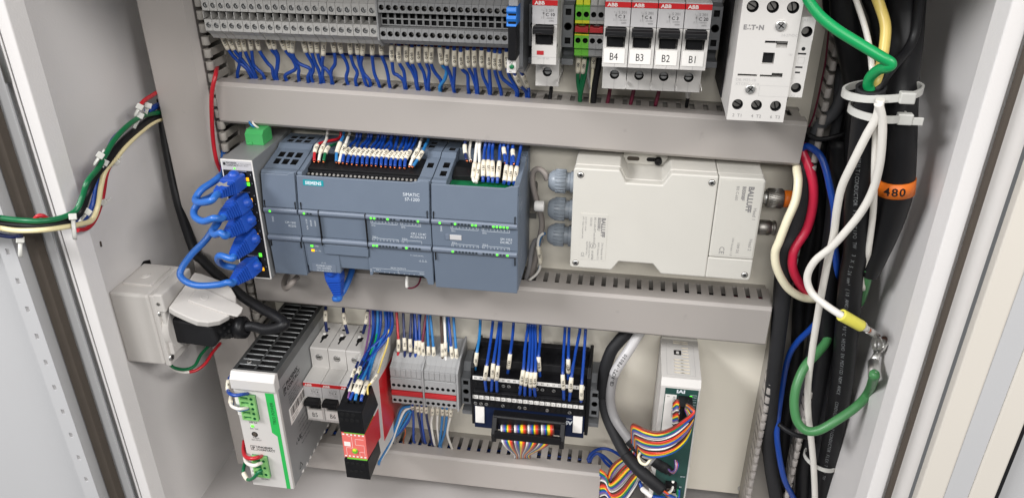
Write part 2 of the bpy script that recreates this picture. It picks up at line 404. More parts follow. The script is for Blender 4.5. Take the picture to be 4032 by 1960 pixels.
# ================================================================ wiring ducts
def finger_mesh(w, d0, d1, th=1.3, bead=1.3):
    """one duct finger: a slat running from depth d0 to d1 (towards the front) with a rolled bead end; lies in the xy plane"""
    m = MB(); pts = [(-w/2, d0), (w/2, d0), (w/2, d1+1.2), (w/2-1.0, d1), (-w/2+1.0, d1), (-w/2, d1+1.2)]
    m.prism(pts, 'z', -th/2, th/2)
    m.cyl((-w/2+.8, d1, 0), (w/2-.8, d1, 0), bead, 8)
    return m
def duct_h(label, x0, x1, zt, zb, pitch, first, n, tilt=0.0, zface=None):
    """horizontal duct. zt/zb = cover top and bottom at x0"""
    g = MB()
    t = thing('wiring_duct', label, 'wiring duct', (x0, 0, zt), 'grey slotted wiring ducts')
    # base channel
    part('channel', MB().box(x0, x1, 6.2, 7.9, zb+2, zt-1).box(x0, x1, 1.0, 6.2, zt-2.3, zt-.9).box(x0, x1, -18, 6.2, zb+2, zb+3.6), DUCTD, t)
    f = finger_mesh(pitch-3.9, 1.0, -29.5).xf(Matrix.Translation(V((x0+first, 0, zt-1.5))))
    o = part('finger', f, DUCT, t)
    for i in range(1, n): clone(o, t, (i*pitch, 0, 0))
    c = MB()
    dz = 0.6
    c.prism([(-18.2, zt), (-30.2, zt), (-32.6, zt-2.6), (-32.6, zb+2.6), (-30.2, zb), (-17.5, zb), (-17.5, zb+1.2), (-30, zb+1.2), (-31, zb+3), (-31, zt-3), (-30, zt-.75), (-18.2, zt-.75)], 'x', x0-.5, x1+.5)
    co = part('cover', c, DUCT, t, 0.5)
    t.rotation_euler = (0, tilt, 0)
    return t
d1 = duct_h('upper horizontal duct under the breakers, its cover running the full width', -47.0, 419.5, 151.5, 116.5, 10.37, 5.4, 45, 0.0207)
d2 = duct_h('middle horizontal duct below the blue grey controller and cream reader box', -42.5, 418.5, -19.0, -57.6, 10.33, 5.0, 45, 0.002)
d3 = duct_h('short bottom duct below the red terminals, ending at the ribbon cables', -24.0, 286.6, -226.5, -263.0, 10.35, 4.4, 30, -0.001)
# a few wires lying inside the middle and bottom ducts
def duct_fill(z, x0, x1, label, seed):
    rnd = random.Random(seed); m = MB()
    for i in range(9):
        y0 = rnd.uniform(-22, -4); z0 = z+rnd.uniform(-9, 2)
        pts = [(x, y0+rnd.uniform(-3, 3), z0+rnd.uniform(-2.5, 2.5)) for x in [x0+(x1-x0)*k/7 for k in range(8)]]
        m.tube(spline(pts, 3), rnd.choice((1.2, 1.4, 1.8)), 6, [0, 0, 0, 1, 0, 2, 0, 1, 3][i])
    single('duct_wiring', m, [BLUE, NAVY, CABLE, MAROON], label, 'wires', kind='stuff', loc=(x0, 0, z))
duct_fill(-24, -40, 416, 'blue and black wires lying inside the middle duct', 3)
duct_fill(140, -44, 416, 'blue and black wires lying inside the upper duct', 4)
duct_fill(-233, -20, 283, 'blue and black wires lying inside the bottom duct', 5)
# vertical duct at the left, with a closed cover
t = thing('wiring_duct', 'left vertical duct with a wide beige grey cover along the side wall', 'wiring duct', (-78, 0, -270), 'grey slotted wiring ducts')
part('channel', MB().box(-101, -48, 6.2, 7.9, -268, 290).box(-101, -99.4, -28, 6.2, -268, 290).box(-49.6, -48, -4, 6.2, -268, 290), DUCTD, t)
part('cover', MB().prism([(-101.5, -18), (-101.5, -30.5), (-99.8, -32.3), (-61, -32.3), (-55.2, -29), (-55.2, -17), (-56.4, -17), (-56.6, -28), (-61.2, -31), (-99.3, -31), (-100.3, -30), (-100.3, -18)], 'z', -268, 291), DUCT, t, 0.5)
fm = MB(); pts = [(-4, -3.9), (-30, -3.9), (-30, 3.9), (-4, 3.9)]
fm.box(-49.6, -48.2, -28, -4, -3.1, 3.1); fm.cyl((-49.6, -29, -3.4), (-49.6, -29, 3.4), 3.2, 10)
fm.xf(Matrix.Translation(V((0, 0, 284))))
o = part('finger', fm, DUCTD, t, 0.4)
for i in range(1, 55): clone(o, t, (0, 0, -10*i))
# vertical duct at the right, open, full of cables
t = thing('wiring_duct', 'right vertical duct without its cover, crammed with black cables', 'wiring duct', (445, 0, -270), 'grey slotted wiring ducts')
part('channel', MB().box(429, 466, 6.2, 7.9, -275, 290).box(429, 430.6, -8, 6.2, -275, 290).box(464.4, 466, -8, 6.2, -275, 290), DUCTD, t)
fm = MB().box(429.2, 430.5, -30, -8, -3.2, 3.2).cyl((430, -30.5, -3.4), (430, -30.5, 3.4), 2.5, 10)
fm.xf(Matrix.Translation(V((0, 0, 284))))
o = part('finger', fm, DUCT, t, 0.3)
for i in range(1, 56): clone(o, t, (0, 0, -10*i))
fm = MB().box(464.5, 465.8, -30, -8, -3.2, 3.2).cyl((465, -30.5, -3.4), (465, -30.5, 3.4), 2.5, 10)
fm.xf(Matrix.Translation(V((0, 0, -106))))
o = part('finger', fm, DUCT, t, 0.3)
for i in range(1, 17): clone(o, t, (0, 0, -10*i))
# ================================================================ DIN rails
def rail(z, x0, x1, label):
    t = thing('din_rail', label, 'rail', (x0, 0, z), 'steel DIN rails')
    part('rail_strip', MB().prism([(0, z+17.5), (0, z+12.5), (6.5, z+12.5), (6.5, z-12.5), (0, z-12.5), (0, z-17.5), (1, z-17.5), (1, z-13.5), (7.6, z-13.5), (7.6, z+13.5), (1, z+13.5), (1, z+17.5)], 'x', x0, x1), STEELD, t)
rail(207, -44, 402, 'upper steel rail carrying the terminals and breakers')
rail(50, -36, 215, 'middle steel rail behind the blue grey controller')
rail(-141, -44, 290, 'lower steel rail carrying the power supply and red terminals')
# ================================================================ upper row
# ---- screw terminals
def xs_at(i): return -40.4+6.29*i
CX = 3.1
tb = thing('terminal_block', '', 'terminal block', (xs_at(0), 0, 206.5), 'grey screw terminal blocks')
x0 = xs_at(0)
prof = [(-2, 186.5), (-33, 187.5), (-36, 191), (-41.5, 194.9), (-36.6, 195.0), (-36.6, 203.6), (-33, 204.4), (-33, 209.2), (-36.6, 210.2), (-36.6, 219.0), (-41.6, 219.1), (-38, 221.5), (-34, 224), (-10, 228), (-2, 228)]
m = MB(); m.prism(prof, 'x', x0+.12, x0+6.14)
# front faces with screw funnels replace the plain front
m.hole((x0+.12, -42.0, 195.0), X, Z, 6.02, 8.6, 3.0, 4.2, 2.05, 5.0, 0, 1, 14, 1, 5.4)
m.hole((x0+.12, -42.0, 210.2), X, Z, 6.02, 8.8, 3.0, 4.0, 2.05, 5.0, 0, 1, 14, 1, 5.4)
m.box(x0+.8, x0+5.4, -33.2, -33.05, 204.8, 208.8, 2)
part('housing', m, [TERM, CLAMP, BLACKM], tb)
m = MB(); 
for zz in (199.2, 214.2):
    m2 = MB(); m2.lathe((x0+3.12, -39.6, zz), (x0+3.12, -41.6, zz), [(0, 1.9), (1.2, 1.9), (1.5, 1.5), (1.5, 0)], 12)
    m2.add([(x0+1.7, -41.16, zz-.3), (x0+4.5, -41.16, zz-.3), (x0+4.5, -41.16, zz+.3), (x0+1.7, -41.16, zz+.3)], [(0, 1, 2, 3)], 1)
    a = (0.4, 1.2)[zz > 205]
    m2.xf(Matrix.Translation(V((x0+3.12, 0, zz))) @ Matrix.Rotation(a, 4, 'Y') @ Matrix.Translation(-V((x0+3.12, 0, zz))))
    part('screw', m2, [STEEL, DARK], tb)
m = MB().box(x0+.12, x0+.7, -42.3, -33, 204.4, 209.4); part('partition', m, TERM, tb)
IN = ['I %d/%d' % (a, b) for a in (0, 1) for b in range(8)]
IN = [n for n in IN if n not in ('I 1/6', 'I 1/7')]+['I 2/%d' % b for b in range(8)]
blocks = [tb]
for i in range(1, 22):
    b = dup(tb, (xs_at(i), random.uniform(-.25, .25), 206.5+random.uniform(-.15, .15)))
    for c in b.children:
        if c.name.startswith('screw'):
            pass
    blocks.append(b)
for i, (b, n) in enumerate(zip(blocks, IN)): b['label'] = 'grey screw terminal block above wire sleeve %s, %s from the left end' % (n, NTH[i])
# ---- spring terminals
def xr_at(i): return 99.6+5.42*i
st = thing('terminal_block', '', 'terminal block', (xr_at(0), 0, 206.5), 'grey spring terminal blocks')
x0 = xr_at(0); w = 5.28
m = MB(); m.prism([(-2, 187), (-30, 187.5), (-36, 189.5), (-41.5, 193.1), (-35.6, 193.2), (-35.6, 201.8), (-31.6, 202.6), (-31.6, 212.6), (-35.6, 213.4), (-35.6, 220.4), (-41.5, 220.6), (-36, 224), (-10, 227), (-2, 227)], 'x', x0+.08, x0+w)
m.hole((x0+.08, -42, 193.2), X, Z, w-.08, 8.6, 2.6, 4.3, 2.0, 6, 0, 1, 16, 1, 6.6)
m.hole((x0+.08, -42, 212.9), X, Z, w-.08, 7.6, 2.6, 3.7, 2.0, 6, 0, 1, 16, 1, 6.6)
m.grid((x0+.08, -36.2, 202.6), X, Z, [0, .7, w-.7, w-.08], [0, .9, 4.4, 5.5, 9.2, 10.0], {(1, 1), (1, 3)}, 4, 0, 1, 1, 4.6)
part('housing', m, [TERMS, BLACKM], st)
QN = ['Q %d/%d' % (a, b) for a in (0, 1) for b in range(8)]
QN = ['Q 0/%d' % b for b in range(8)]+['Q 1/0', 'Q 1/1']+['Q 2/%d' % b for b in range(7)]+['Q 2/7']
part('clamping_cage', MB().cyl((x0+2.6, -36.4, 197.6), (x0+2.6, -37.2, 197.6), 1.5, 8).cyl((x0+2.6, -36.4, 216.7), (x0+2.6, -37.2, 216.7), 1.5, 8), STEELD, st)
blocks = [st]
for i in range(1, 18): blocks.append(dup(st, (xr_at(i), 0, 206.5)))
for i, (b, n) in enumerate(zip(blocks, QN)): b['label'] = 'grey round-hole spring terminal above wire sleeve %s, %s from the left' % (n, NTH[i])
t = thing('end_plate', 'thin grey end plate between the screw and the spring terminal blocks', 'end plate', (97.2, 0, 206.5))
part('plate', MB().prism([(-2, 184), (-36, 186.5), (-43, 192.5), (-43, 221), (-36, 226), (-2, 230)], 'x', 98.0, 99.4), TERMS, t, .3)
# marker carrier strip behind the sleeves
single('jumper_bar', MB().box(101, 198, -12, -9, 181.5, 184.6), MAROON, 'dull red bar half hidden behind the Q wire sleeves', 'jumper', loc=(101, -24, 184), bev=.4)
# ---- slim relay with blue ejector
t = thing('plug_relay', 'slim black relay with a bright blue ejector clip on top', 'relay', (205, 0, 206))
part('base', MB().prism([(-2, 176), (-52, 176), (-62, 182), (-62, 232), (-2, 238)], 'x', 201.6, 211), CLAMP, t, .5)
part('relay_body', MB().box(203.0, 208.6, -80, -60, 191, 226), BLACK, t, .5)
m = MB().prism([(-60, 226.6), (-80, 226.8), (-81, 224), (-79.5, 222), (-81.2, 219.5), (-79.5, 216.5), (-81, 214.2), (-60, 214)], 'x', 202.0, 208.8); part('ejector_clip', m, CLIPB, t, .5)
part('upper_label', MB().box(203.2, 209.4, -78, -58, 227.2, 234), TERMS, t, .4)
m = MB().box(201.8, 208.2, -78, -58, 181.8, 190.8); m.text('A2', (203.5, -78, 188.2), X, Z, 1.6, 1); m.text('A1', (203.5, -78, 182.3), X, Z, 1.2, 1)
l = part('terminal_marker', m, [WHITE, INK], t, 0)
part('lamp', MB().lathe((205.4, -77.6, 186.2), (205.4, -79.4, 186.2), [(0, 1.7), (1.2, 1.6), (1.8, .8), (1.8, 0)], 14), GRND, l)
part('retaining_arm', MB().prism([(-2, 172), (-40, 172), (-56, 178), (-56, 186), (-40, 180), (-2, 180)], 'x', 205.8, 210.6), WHITE, t, .5)
# ---- end clamps
def clamp(x, label, z=206, y=-35, col=CLAMP, w=7.8):
    t = thing('end_clamp', label, 'end clamp', (x, 0, z), 'grey rail end clamps')
    m = MB().prism([(-2, z-27), (-20, z-27), (-24, z-16), (y+4.4, z-15), (y+4.4, z+15), (-24, z+16), (-20, z+24), (-2, z+24)], 'x', x, x+w)
    m.grid((x, y, z-15), X, Z, [0, 1.8, w-1.8, w], [0, 2.5, 7, 23, 27.5, 30], {(1, 1), (1, 3)}, 4, 0, 1, 1, 4.6)
    m.hole((x+.6, y-.3, z-6), X, Z, w-1.2, 12, w/2-.6, 6, 2.9, .25, 0, 1, 16, 1, .4)
    part('body', m, [col, DARK], t)
    part('screw', MB().lathe((x+w/2, y+.3, z), (x+w/2, y-1.4, z), [(0, 2.3), (.35, 2.2), (.35, 0)], 12), BLACKM, t)
    part('foot', MB().box(x-.4, x+w+.6, -34, -6, z-28.5, z-24), col, t, .4)
    return t
clamp(211.4, 'grey end clamp between the blue-clipped relay and the C 10 breaker'); clamp(236.2, 'grey end clamp between the C 10 breaker and the yellow-green terminals')
clamp(340.6, 'dark grey end clamp between breaker B1 and the white contactor', 208)
# ---- miniature circuit breakers
def breaker(x, zc, label, rating, sticker, grp, flag=False, side=True):
    t = thing('circuit_breaker', label, 'breaker', (x, 0, zc), grp)
    W = 17.5; a, b = x+.15, x+W-.15; z = lambda v: zc+v
    m = MB()
    # shoulder + nose, with the toggle slot left open
    m.prism([(-2, z(-44.5)), (-37.5, z(-44.5)), (-37.5, z(-22.5)), (-66, z(-22.3)), (-66, z(-8.6)), (-60, z(-8.6)), (-60, z(5.2)), (-66, z(5.2)), (-66, z(22.2)), (-45, z(22.6)), (-45, z(43.5)), (-44, z(44.5)), (-2, z(44.5))], 'x', a, b)
    part('housing', m, WHITE, t, .35)
    # lower nose skin, cheeks beside the toggle
    m = MB().box(a, b, -69, -65.9, z(-22.2), z(-11)).box(a, a+2.3, -69, -60, z(-11), z(5)).box(b-2.3, b, -69, -60, z(-11), z(5)).box(a+2.3, b-2.3, -69, -65.9, z(-11), z(-8.8))
    if flag:
        m.box(a+3.6, a+8.4, -69.3, -69.1, z(-15.5), z(-12.7), 1); m.text('ON OFF 6kA', (a+4, -69, z(-18.6)), X, Z, 1.1, 2)
    m.box((a+b)/2-.15, (a+b)/2+.15, -69.12, -69, z(-22), z(-17), 2)
    m.box(a, b, -69.1, -69.0, z(-17.2), z(-16.9), 2) if flag else None
    part('front_skin', m, [WHITE, REDD, INKL], t, .25 if not flag else 0)
    m = MB().prism([(-65.9, z(5.2)), (-68.6, z(5.4)), (-68.4, z(21.6)), (-67.6, z(22.2)), (-65.9, z(22.2))], 'x', a, b)
    yy = -68.65
    m.text('S 201', (a+9.2, yy, z(13.9)), X, Z, 1.9, 1); m.text(rating, (a+9.2, yy, z(10.9)), X, Z, 2.3, 2, bold=.008); m.text('~230/400V', (a+9.4, yy, z(9.2)), X, Z, .9, 1)
    m.text('6000', (a+11.5, yy, z(7.3)), X, Z, 1.2, 1)
    m.text('1', (a+6.2, yy, z(14.3)), X, Z, 1.2, 1); m.text('2', (a+6.0, yy, z(9.2)), X, Z, 1.2, 1)
    m.box(a+7.7, a+7.85, yy-.1, yy, z(9), z(14.8), 1); m.box(a+7.2, a+8.1, yy-.1, yy, z(12.2), z(13.4), 1); m.box((a+b)/2-.05, (a+b)/2+.05, yy-.04, yy, z(5.6), z(17), 3)
    part('rating_plate', m, [LABELG, INKG, INK, INKL], t)
    m = MB().box(a, b, -68.85, -68.2, z(18.0), z(21.5)); m.text('ABB', (a+1.6, -68.85, z(18.5)), X, Z, 2.4, 1, bold=.03, sx=1.15)
    part('brand_stripe', m, [RED, PAPER], t)
    m = MB().prism([(-60, z(4.6)), (-74, z(4.8)), (-76.4, z(3.6)), (-76.6, z(.6)), (-74, z(-.6)), (-70, z(-.2)), (-60, z(-.2))], 'x', a+1.3, b-1.8)
    m.box(a+3.2, b-3.6, -68.2, -60.2, z(-8.4), z(-.2)); m.box(a+3.4, b-9, -76.8, -76.3, z(.9), z(1.5))
    part('toggle', m, BLACK, t, .5)
    m = MB().hole((a, -45.0, z(-44.5)), X, Z, b-a, 22.3, (b-a)/2, 10.5, 3.4, 7, 0, 1, 22, 1, 7.6)
    o = part('screw_port', m, [WHITE, DARK], t)
    part('screw', MB().lathe((a+8.6, -40.0, z(-34)), (a+8.6, -43.4, z(-34)), [(0, 3.2), (1.6, 3.1), (2, 2.4), (2, 0)], 14).box(a+6.2, a+11, -42.15, -41.95, z(-34.35), z(-33.65), 1), [STEEL, DARK], o)
    part('mould_seam', MB().box((a+b)/2-.12, (a+b)/2+.12, -45.2, -44.9, z(-44.4), z(-37.6)), INKL, t)
    if sticker:
        m = MB().box(a+.9, b-2.0, -69.45, -69.08, z(-19.5), z(-9.6)); m.text(sticker, (a+7.6, -69.45, z(-17.3)), X, Z, 5.2, 1, 'C', sx=.78)
        part('name_sticker', m, [PAPER, INK], t)
    if side: 
        m = MB()
        for q in range(5): m.box(b, b+.5, -58+q*9, -55+q*9, z(-40), z(-37.5)).box(b, b+.4, -40+q*7, -38+q*7, z(-20), z(30))
        part('side_latch', m, WHITE, t, .2)
    return t
G1 = 'miniature circuit breakers in the upper row'
breaker(218.0, 208.6, 'white breaker with a small red window and rating C 10, standing alone', 'C 10', None, G1, True, True)
for k, (r, s) in enumerate((('C 3', 'B4'), ('C 6', 'B3'), ('C 3', 'B2'), ('C 20', 'B1'))):
    breaker(267.3+17.72*k, 208.8, 'white breaker with sticker %s and rating %s, black toggle' % (s, r), r, s, G1)
# ---- earth and grey spring terminals
def pet(x, cols, label, g):
    t = thing('terminal_block', label, 'terminal block', (x, 0, 206.5), g)
    w = 5.15; m = MB()
    y = -42
    m.prism([(-2, 183), (-30, 183), (-38, 186), (-38, 191.5), (y+.4, 192.0), (y+6.2, 192.2), (y+6.2, 201.2), (-32.6, 202), (-32.6, 212), (y+6.2, 212.6), (y+6.2, 221.6), (y+.4, 221.8), (-37, 224), (-8, 231), (-2, 231)], 'x', x+.06, x+w)
    m.hole((x+.06, y, 192.2), X, Z, w-.06, 9, 2.6, 5.6, 1.95, 6, 0, 2, 16, 2, 6.4)
    m.hole((x+.06, y, 212.2), X, Z, w-.06, 9.4, 2.6, 4, 1.95, 6, 0, 2, 16, 2, 6.4)
    m.grid((x+.06, -37.2, 202), X, Z, [0, .7, w-.7, w-.06], [0, 6.2, 9.2, 10], {(1, 1)}, 4, 0, 2, 2, 4.6)
    part('housing', m, cols, t)
    part('top_marker', MB().box(x+.3, x+w-.2, -40.5, -37.5, 222.4, 229), cols[1], t, .3)
    part('stripe', MB().box(x+.1, x+w-.04, -42.25, -41.95, 209.9, 212.1).box(x+.1, x+w-.04, -42.25, -41.95, 201.4, 202.4), cols[1], t)
    return t
GP = 'spring terminals beside the four breakers'
pet(245.6, [PEG, PEY, DARK], 'yellow-green earth terminal beside the end clamp, left of the pair', GP); pet(250.8, [PEG, PEY, DARK], 'yellow-green earth terminal touching the grey terminals, right of the pair', GP)
pet(256.0, [TERMS, TERM, DARK], 'grey terminal with red jumper next to the yellow-green earth terminals', GP); pet(261.2, [TERMS, TERM, DARK], 'grey terminal with red jumper tight against breaker B4', GP)
for x, l in ((245.9, 'red plug-in jumper bridging the two yellow-green terminals'), (256.3, 'red plug-in jumper bridging the two grey terminals by breaker B4')):
    single('jumper', MB().prism([(x, 203.9), (x+9.6, 203.9), (x+9.6, 208), (x+7.6, 208), (x+6.6, 207.4), (x+3, 207.4), (x+2, 208), (x, 208)], 'y', -44, -36), REDD, l, 'jumper', 'red jumpers in the upper terminals', (x, -40, 204), .3)
# ---- contactor
t = thing('contactor', 'white contactor with six round screw holes and a black square window', 'contactor', (371, 0, 205))
x0, x1, y, zt, zb = 353.2, 389.6, -95.0, 244, 161.2
part('rear_housing', MB().box(x0-1, 399, -52, 0, 163, 246), BLACKM, t, .8)
m = MB().prism([(x0, zb+.2), (x1, zb), (x1+.6, zt), (x0+.6, zt)], 'y', y+9.4, -48)
part('front_housing', m, WHITE, t, .6)
# face with recesses
m = MB(); F = y-.05
zs = [zb, 166.2, 176.8, 229.4, 240.2, zt]
cw = (x1-x0)/3
for i in range(3):
    m.hole((x0+cw*i, F, 167.0), X, Z, cw, 10.0, cw/2-.4, 5, 3.5, 9, 0, 1, 22, 1, 9.4)
    m.hole((x0+cw*i+.1, F, 229.5), X, Z, cw, 10.4, cw/2+.3, 5.2, 3.7, 9, 0, 1, 22, 1, 9.4)
m.box(x0, x1, F, F+9.4, zb, 166.98).box(x0+.1, x1+.1, F, F+9.4, 239.92, zt)
xs = [0, 3, 15.2, 17.0, 24.2, 31.0, 36.4]; ys = [177, 190.9, 192.3, 193.7, 196.2, 199.2, 206.6, 209.8, 212.4, 214.0, 229.5]
m.grid((x0+.1, F, 0), X, Z, xs, ys, {(1, 1), (3, 1), (4, 1), (4, 2), (3, 5), (4, 7), (3, 8), (4, 8)}, 2.6, 0, 0, 0, 9.4)
part('front_face', m, [WHITE, BLACKM], t)
part('window', MB().box(x0+17.4, x0+24.0, F+2.3, F+2.45, 199.6, 206.2), DARK, t)
m = MB().box(x0+17.2, x0+23.6, F+2.0, F+2.4, 212.6, 213.6); m.box(x0+3.4, x0+14.8, F+2.1, F+2.4, 191.1, 191.8); m.box(x0+17.4, x0+23.9, F+2.1, F+2.4, 191.1, 191.9)
part('slot_shadow_gap', m, DARK, t)
part('slider', MB().box(x0+24.3, x0+31, F+.5, F+2.6, 199.4, 206.4), WHITE, t, .2)
for (xx, zz, r) in ((x0+12.4, 182.6, 3.3), (x0+25.2, 223.6, 3.5)):
    mm_ = MB().lathe((xx, F, zz), (xx, F-1.2, zz), [(0, r), (.7, r), (1.1, r*.8), (1.1, 0)], 18)
    for g in (0, math.pi/2):
        q = MB().box(xx-r*.6, xx+r*.6, F-1.2, F-1.12, zz-.35, zz+.35); q.xf(Matrix.Translation(V((xx, 0, zz))) @ Matrix.Rotation(g+.6, 4, 'Y') @ Matrix.Translation(-V((xx, 0, zz)))); mm_.add(q.v, q.f, 1)
    part('fixing_screw', mm_, [STEEL, DARK], t)
for i in range(3):
    for zz, dx in ((172.0, -.4), (234.7, .4)):
        xx = x0+cw*i+cw/2+dx
        mm_ = MB().lathe((xx, F+7, zz), (xx, F+3, zz), [(0, 3.3), (3, 3.2), (3.5, 2.6), (3.5, 0)], 14)
        q = MB().box(xx-2.6, xx+2.6, F+3.38, F+3.52, zz-.4, zz+.4); q.xf(Matrix.Translation(V((xx, 0, zz))) @ Matrix.Rotation(.5+i*.4, 4, 'Y') @ Matrix.Translation(-V((xx, 0, zz)))); mm_.add(q.v, q.f, 1)
        part('terminal_screw', mm_, [STEELD, DARK], t)
m = MB()
m.text('E', (x0+2.6, F, 220.6), X, Z, 3.0, 0, bold=.05); m.text('T', (x0+7.5, F, 220.6), X, Z, 3.0, 0, bold=.05); m.text('N', (x0+12.0, F, 220.6), X, Z, 3.0, 0, bold=.05)
m.box(x0+5.1, x0+5.9, F-.1, F, 220.6, 221.4).box(x0+6.5, x0+7.3, F-.1, F, 220.6, 221.4).box(x0+5.8, x0+6.6, F-.1, F, 222.6, 223.6); m.cyl((x0+10.9, F-.05, 222.0), (x0+10.9, F-.12, 222.0), .65, 10)
m.text('24-27VDC', (x0+26.2, F, 217.0), X, Z, 1.7, 1)
m.text('DIL M25-10', (x0+2.4, F, 187.6), X, Z, 1.9, 1); m.text('XTCE025C10', (x0+2.4, F, 184.9), X, Z, 1.9, 1)
for i, s in enumerate(('2  T1', '4  T2', '6  T3')): m.text(s, (x0+3.4+cw*i-.2, F, 163.6), X, Z, 2.2, 2)
m.box(x0+18, x0+36, F-.08, F, 185.2, 185.35, 1).box(x0+18, x0+36, F-.08, F, 178.2, 178.35, 1).box(x0+18, x0+18.15, F-.08, F, 178.2, 185.3, 1)
m.text('133', (x0+32.6, F, 205.2), X, Z, 1.2, 1)
part('print', m, [INKG, INKL, INKG], t)
# coil terminal strip at its right side
F2 = -93.6
m = MB().prism([(389.9, 177.6), (398.8, 177.6), (399.2, 229), (390.4, 229)], 'y', F2+8.2, -50)
m.hole((389.9, F2, 178), X, Z, 9.0, 12, 4.4, 6.3, 3.2, 8, 0, 1, 20, 1, 8.4); m.hole((390.3, F2, 214), X, Z, 8.8, 12, 4.6, 6.0, 3.4, 8, 0, 1, 20, 1, 8.4)
m.box(390.1, 398.95, F2, F2+8.4, 190.02, 213.98).box(390.3, 399.1, F2, F2+8.4, 226.02, 229)
m.text('A1', (391.6, F2, 226.3), X, Z, 1.9, 2); m.text('A2  -', (391.6, F2, 178.0), X, Z, 1.8, 2)
m.cyl((394.6, F2-.02, 209.4), (394.6, F2-.1, 209.4), 1.2, 14, 1)
m.box(391.8, 396.8, F2-.1, F2, 205.8, 206.8, 1).box(391.6, 396, F2-.1, F2, 197.2, 198.2, 1).box(392, 395, F2-.1, F2, 193.8, 194.8, 1)
m.box(392.4, 396.4, F2-.06, F2, 200.2, 200.35, 2).box(392.4, 396.4, F2-.06, F2, 203.8, 203.95, 2).box(392.4, 392.6, F2-.06, F2, 200.2, 203.9, 2).box(396.2, 396.4, F2-.06, F2, 200.2, 203.9, 2)
o = part('coil_terminal_strip', m, [WHITE, BLACKM, INKL], t, 0)
for zz in (184.3, 220.0): part('screw', MB().lathe((394.4, F2+7, zz), (394.4, F2+4, zz), [(0, 3), (2.4, 2.9), (3, 2.2), (3, 0)], 14), STEELD, o)
part('coil_wire_stub', MB().tube(spline([(391, -50, 176), (390.5, -52, 168), (388.5, -46, 158), (386, -30, 150)], 5), 1.4, 8), TEALB, t)
# ================================================================ middle row: network switch
t = thing('network_switch', 'slim metal network switch with five ports and a black front', 'network switch', (-14, 0, 48))
YS = -77.0
xa, xb, zb, zt = -27.6, -1.2, -3.8, 103.4
part('housing', MB().box(xa, xb, YS+9.4, 0, zb, zt), ALU, t, .5)
def ringbox(i, j, y0, y1): return MB().box(xa, xa+i, y0, y1, zb, zt).box(xb-i, xb, y0, y1, zb, zt).box(xa+i, xb-i, y0, y1, zb, zb+j).box(xa+i, xb-i, y0, y1, zt-j, zt)
part('front_shell', ringbox(.85, .9, YS+.5, YS+9.4), ALU, t)
m = ringbox(.9, 1, YS-.6, YS+.5)
part('front_frame', m, PAPER, t, .2)
# face: black panel with 5 port openings, and grey label band
m = MB(); F = YS-.62
PZ = [87.5, 69.5, 54.5, 38.0, 11.5]
xs = [0, 8.6, 19.0, 24.6]; ys = [0]; h = set()
for z in reversed(PZ): ys += [z-6-(zb+1), z+6-(zb+1)]; h.add((1, len(ys)-2))
ys.append(94.6-(zb+1))
m.grid((xa+.9, F-.02, zb+1), X, Z, xs, ys, h, 9, 0, 1, 1)
for i, z in enumerate(PZ): 
    m.text('%d' % (5-i), (xb-3.2, F, z+3.4), X, Z, 1.2, 2); m.text('s', (xb-3.0, F, z-3.8), X, Z, 1.2, 2)
part('front_panel', m, [BLACKM, DARK, INKW], t)
m = MB().box(xa+.9, xb-.9, F-.1, F+.1, 94.7, zt-1)
m.box(xa+2, xa+4, F-.18, F-.1, 98.6, 101, 1); m.text('PHOENIX', (xa+4.6, F-.1, 100), X, Z, 1.5, 1, bold=.03); m.text('CONTACT', (xa+4.6, F-.1, 98.0), X, Z, 1.5, 1, bold=.03)
m.text('FL SWITCH SFNB 5TX', (xa+14.6, F-.1, 99.7), X, Z, .85, 1); m.text('Ord.No. 2891001', (xa+14.6, F-.1, 98.2), X, Z, .85, 1)
part('label_band', m, [LABELG, INK], t)
m = MB().cyl((xa+11, F-.1, 96.2), (xa+11, F-.5, 96.2), .7, 10); part('power_lamp', m, LEDG, t)
for i, (z, gx, ax) in enumerate(zip(PZ, (1, 0, 0, 0, 1), (1, 1, 0, 1, 1))):
    part('link_lamp', MB().box(xb-7.0, xb-4.8, F-.35, F-.02, z-5.6, z-2.6) if i < 4 else MB().box(xb-7.2, xb-4.8, F-.35, F-.02, z+6.2, z+9.4), LEDG if gx else LEDO, t)
    part('activity_lamp', MB().box(xb-7.0, xb-4.8, F-.35, F-.02, z-1.6, z+1.4) if i < 4 else MB().box(xb-6.6, xb-4.8, F-.35, F-.02, z-7.2, z-4.2), LEDA if ax else LEDO, t)
    part('port_shield', MB().box(xa+8.8, xa+20.6, F-.3, F-.03, z+6.0, z+7.0), STEEL, t)
# green power plug on top of the switch
t = thing('terminal_plug', 'green three way screw plug standing on the network switch', 'terminal plug', (-13, -36, 103.6))
m = MB().prism([(-27, 103.6), (-44, 103.6), (-44, 112.6), (-40, 115.4), (-27, 115.4)], 'x', -21.6, -6.4)
m.grid((-6.38, -43.6, 104.4), Y, Z, [0, .8, 5, 6, 10.2, 11.2, 15.6, 16.4], [0, 2, 7.6, 8.4], {(1, 1), (3, 1), (5, 1)}, 3, 0, 1, 1)
part('body', m, [GREENP, GRND], t, 0)
part('latch', MB().box(-20.6, -16, -44.9, -43.9, 103.6, 106), GREENP, t, .2)
for k, (dx, c1) in enumerate(((-2.5, TEALB), (0.4, WHT))):
    P = [(-14+dx, -34, 114.6), (-16+dx, -36, 117.6), (-19+dx, -33, 119.2), (-20+dx*1.5, -22, 118), (-20, -8, 117)]
    single('wire', MB().tube(spline(P), .85, 8), c1, ['pale blue wire looping out of the green plug on the switch', 'white wire looping out of the green plug on the switch'][k], 'wire', 'wires at the green plug', P[0])

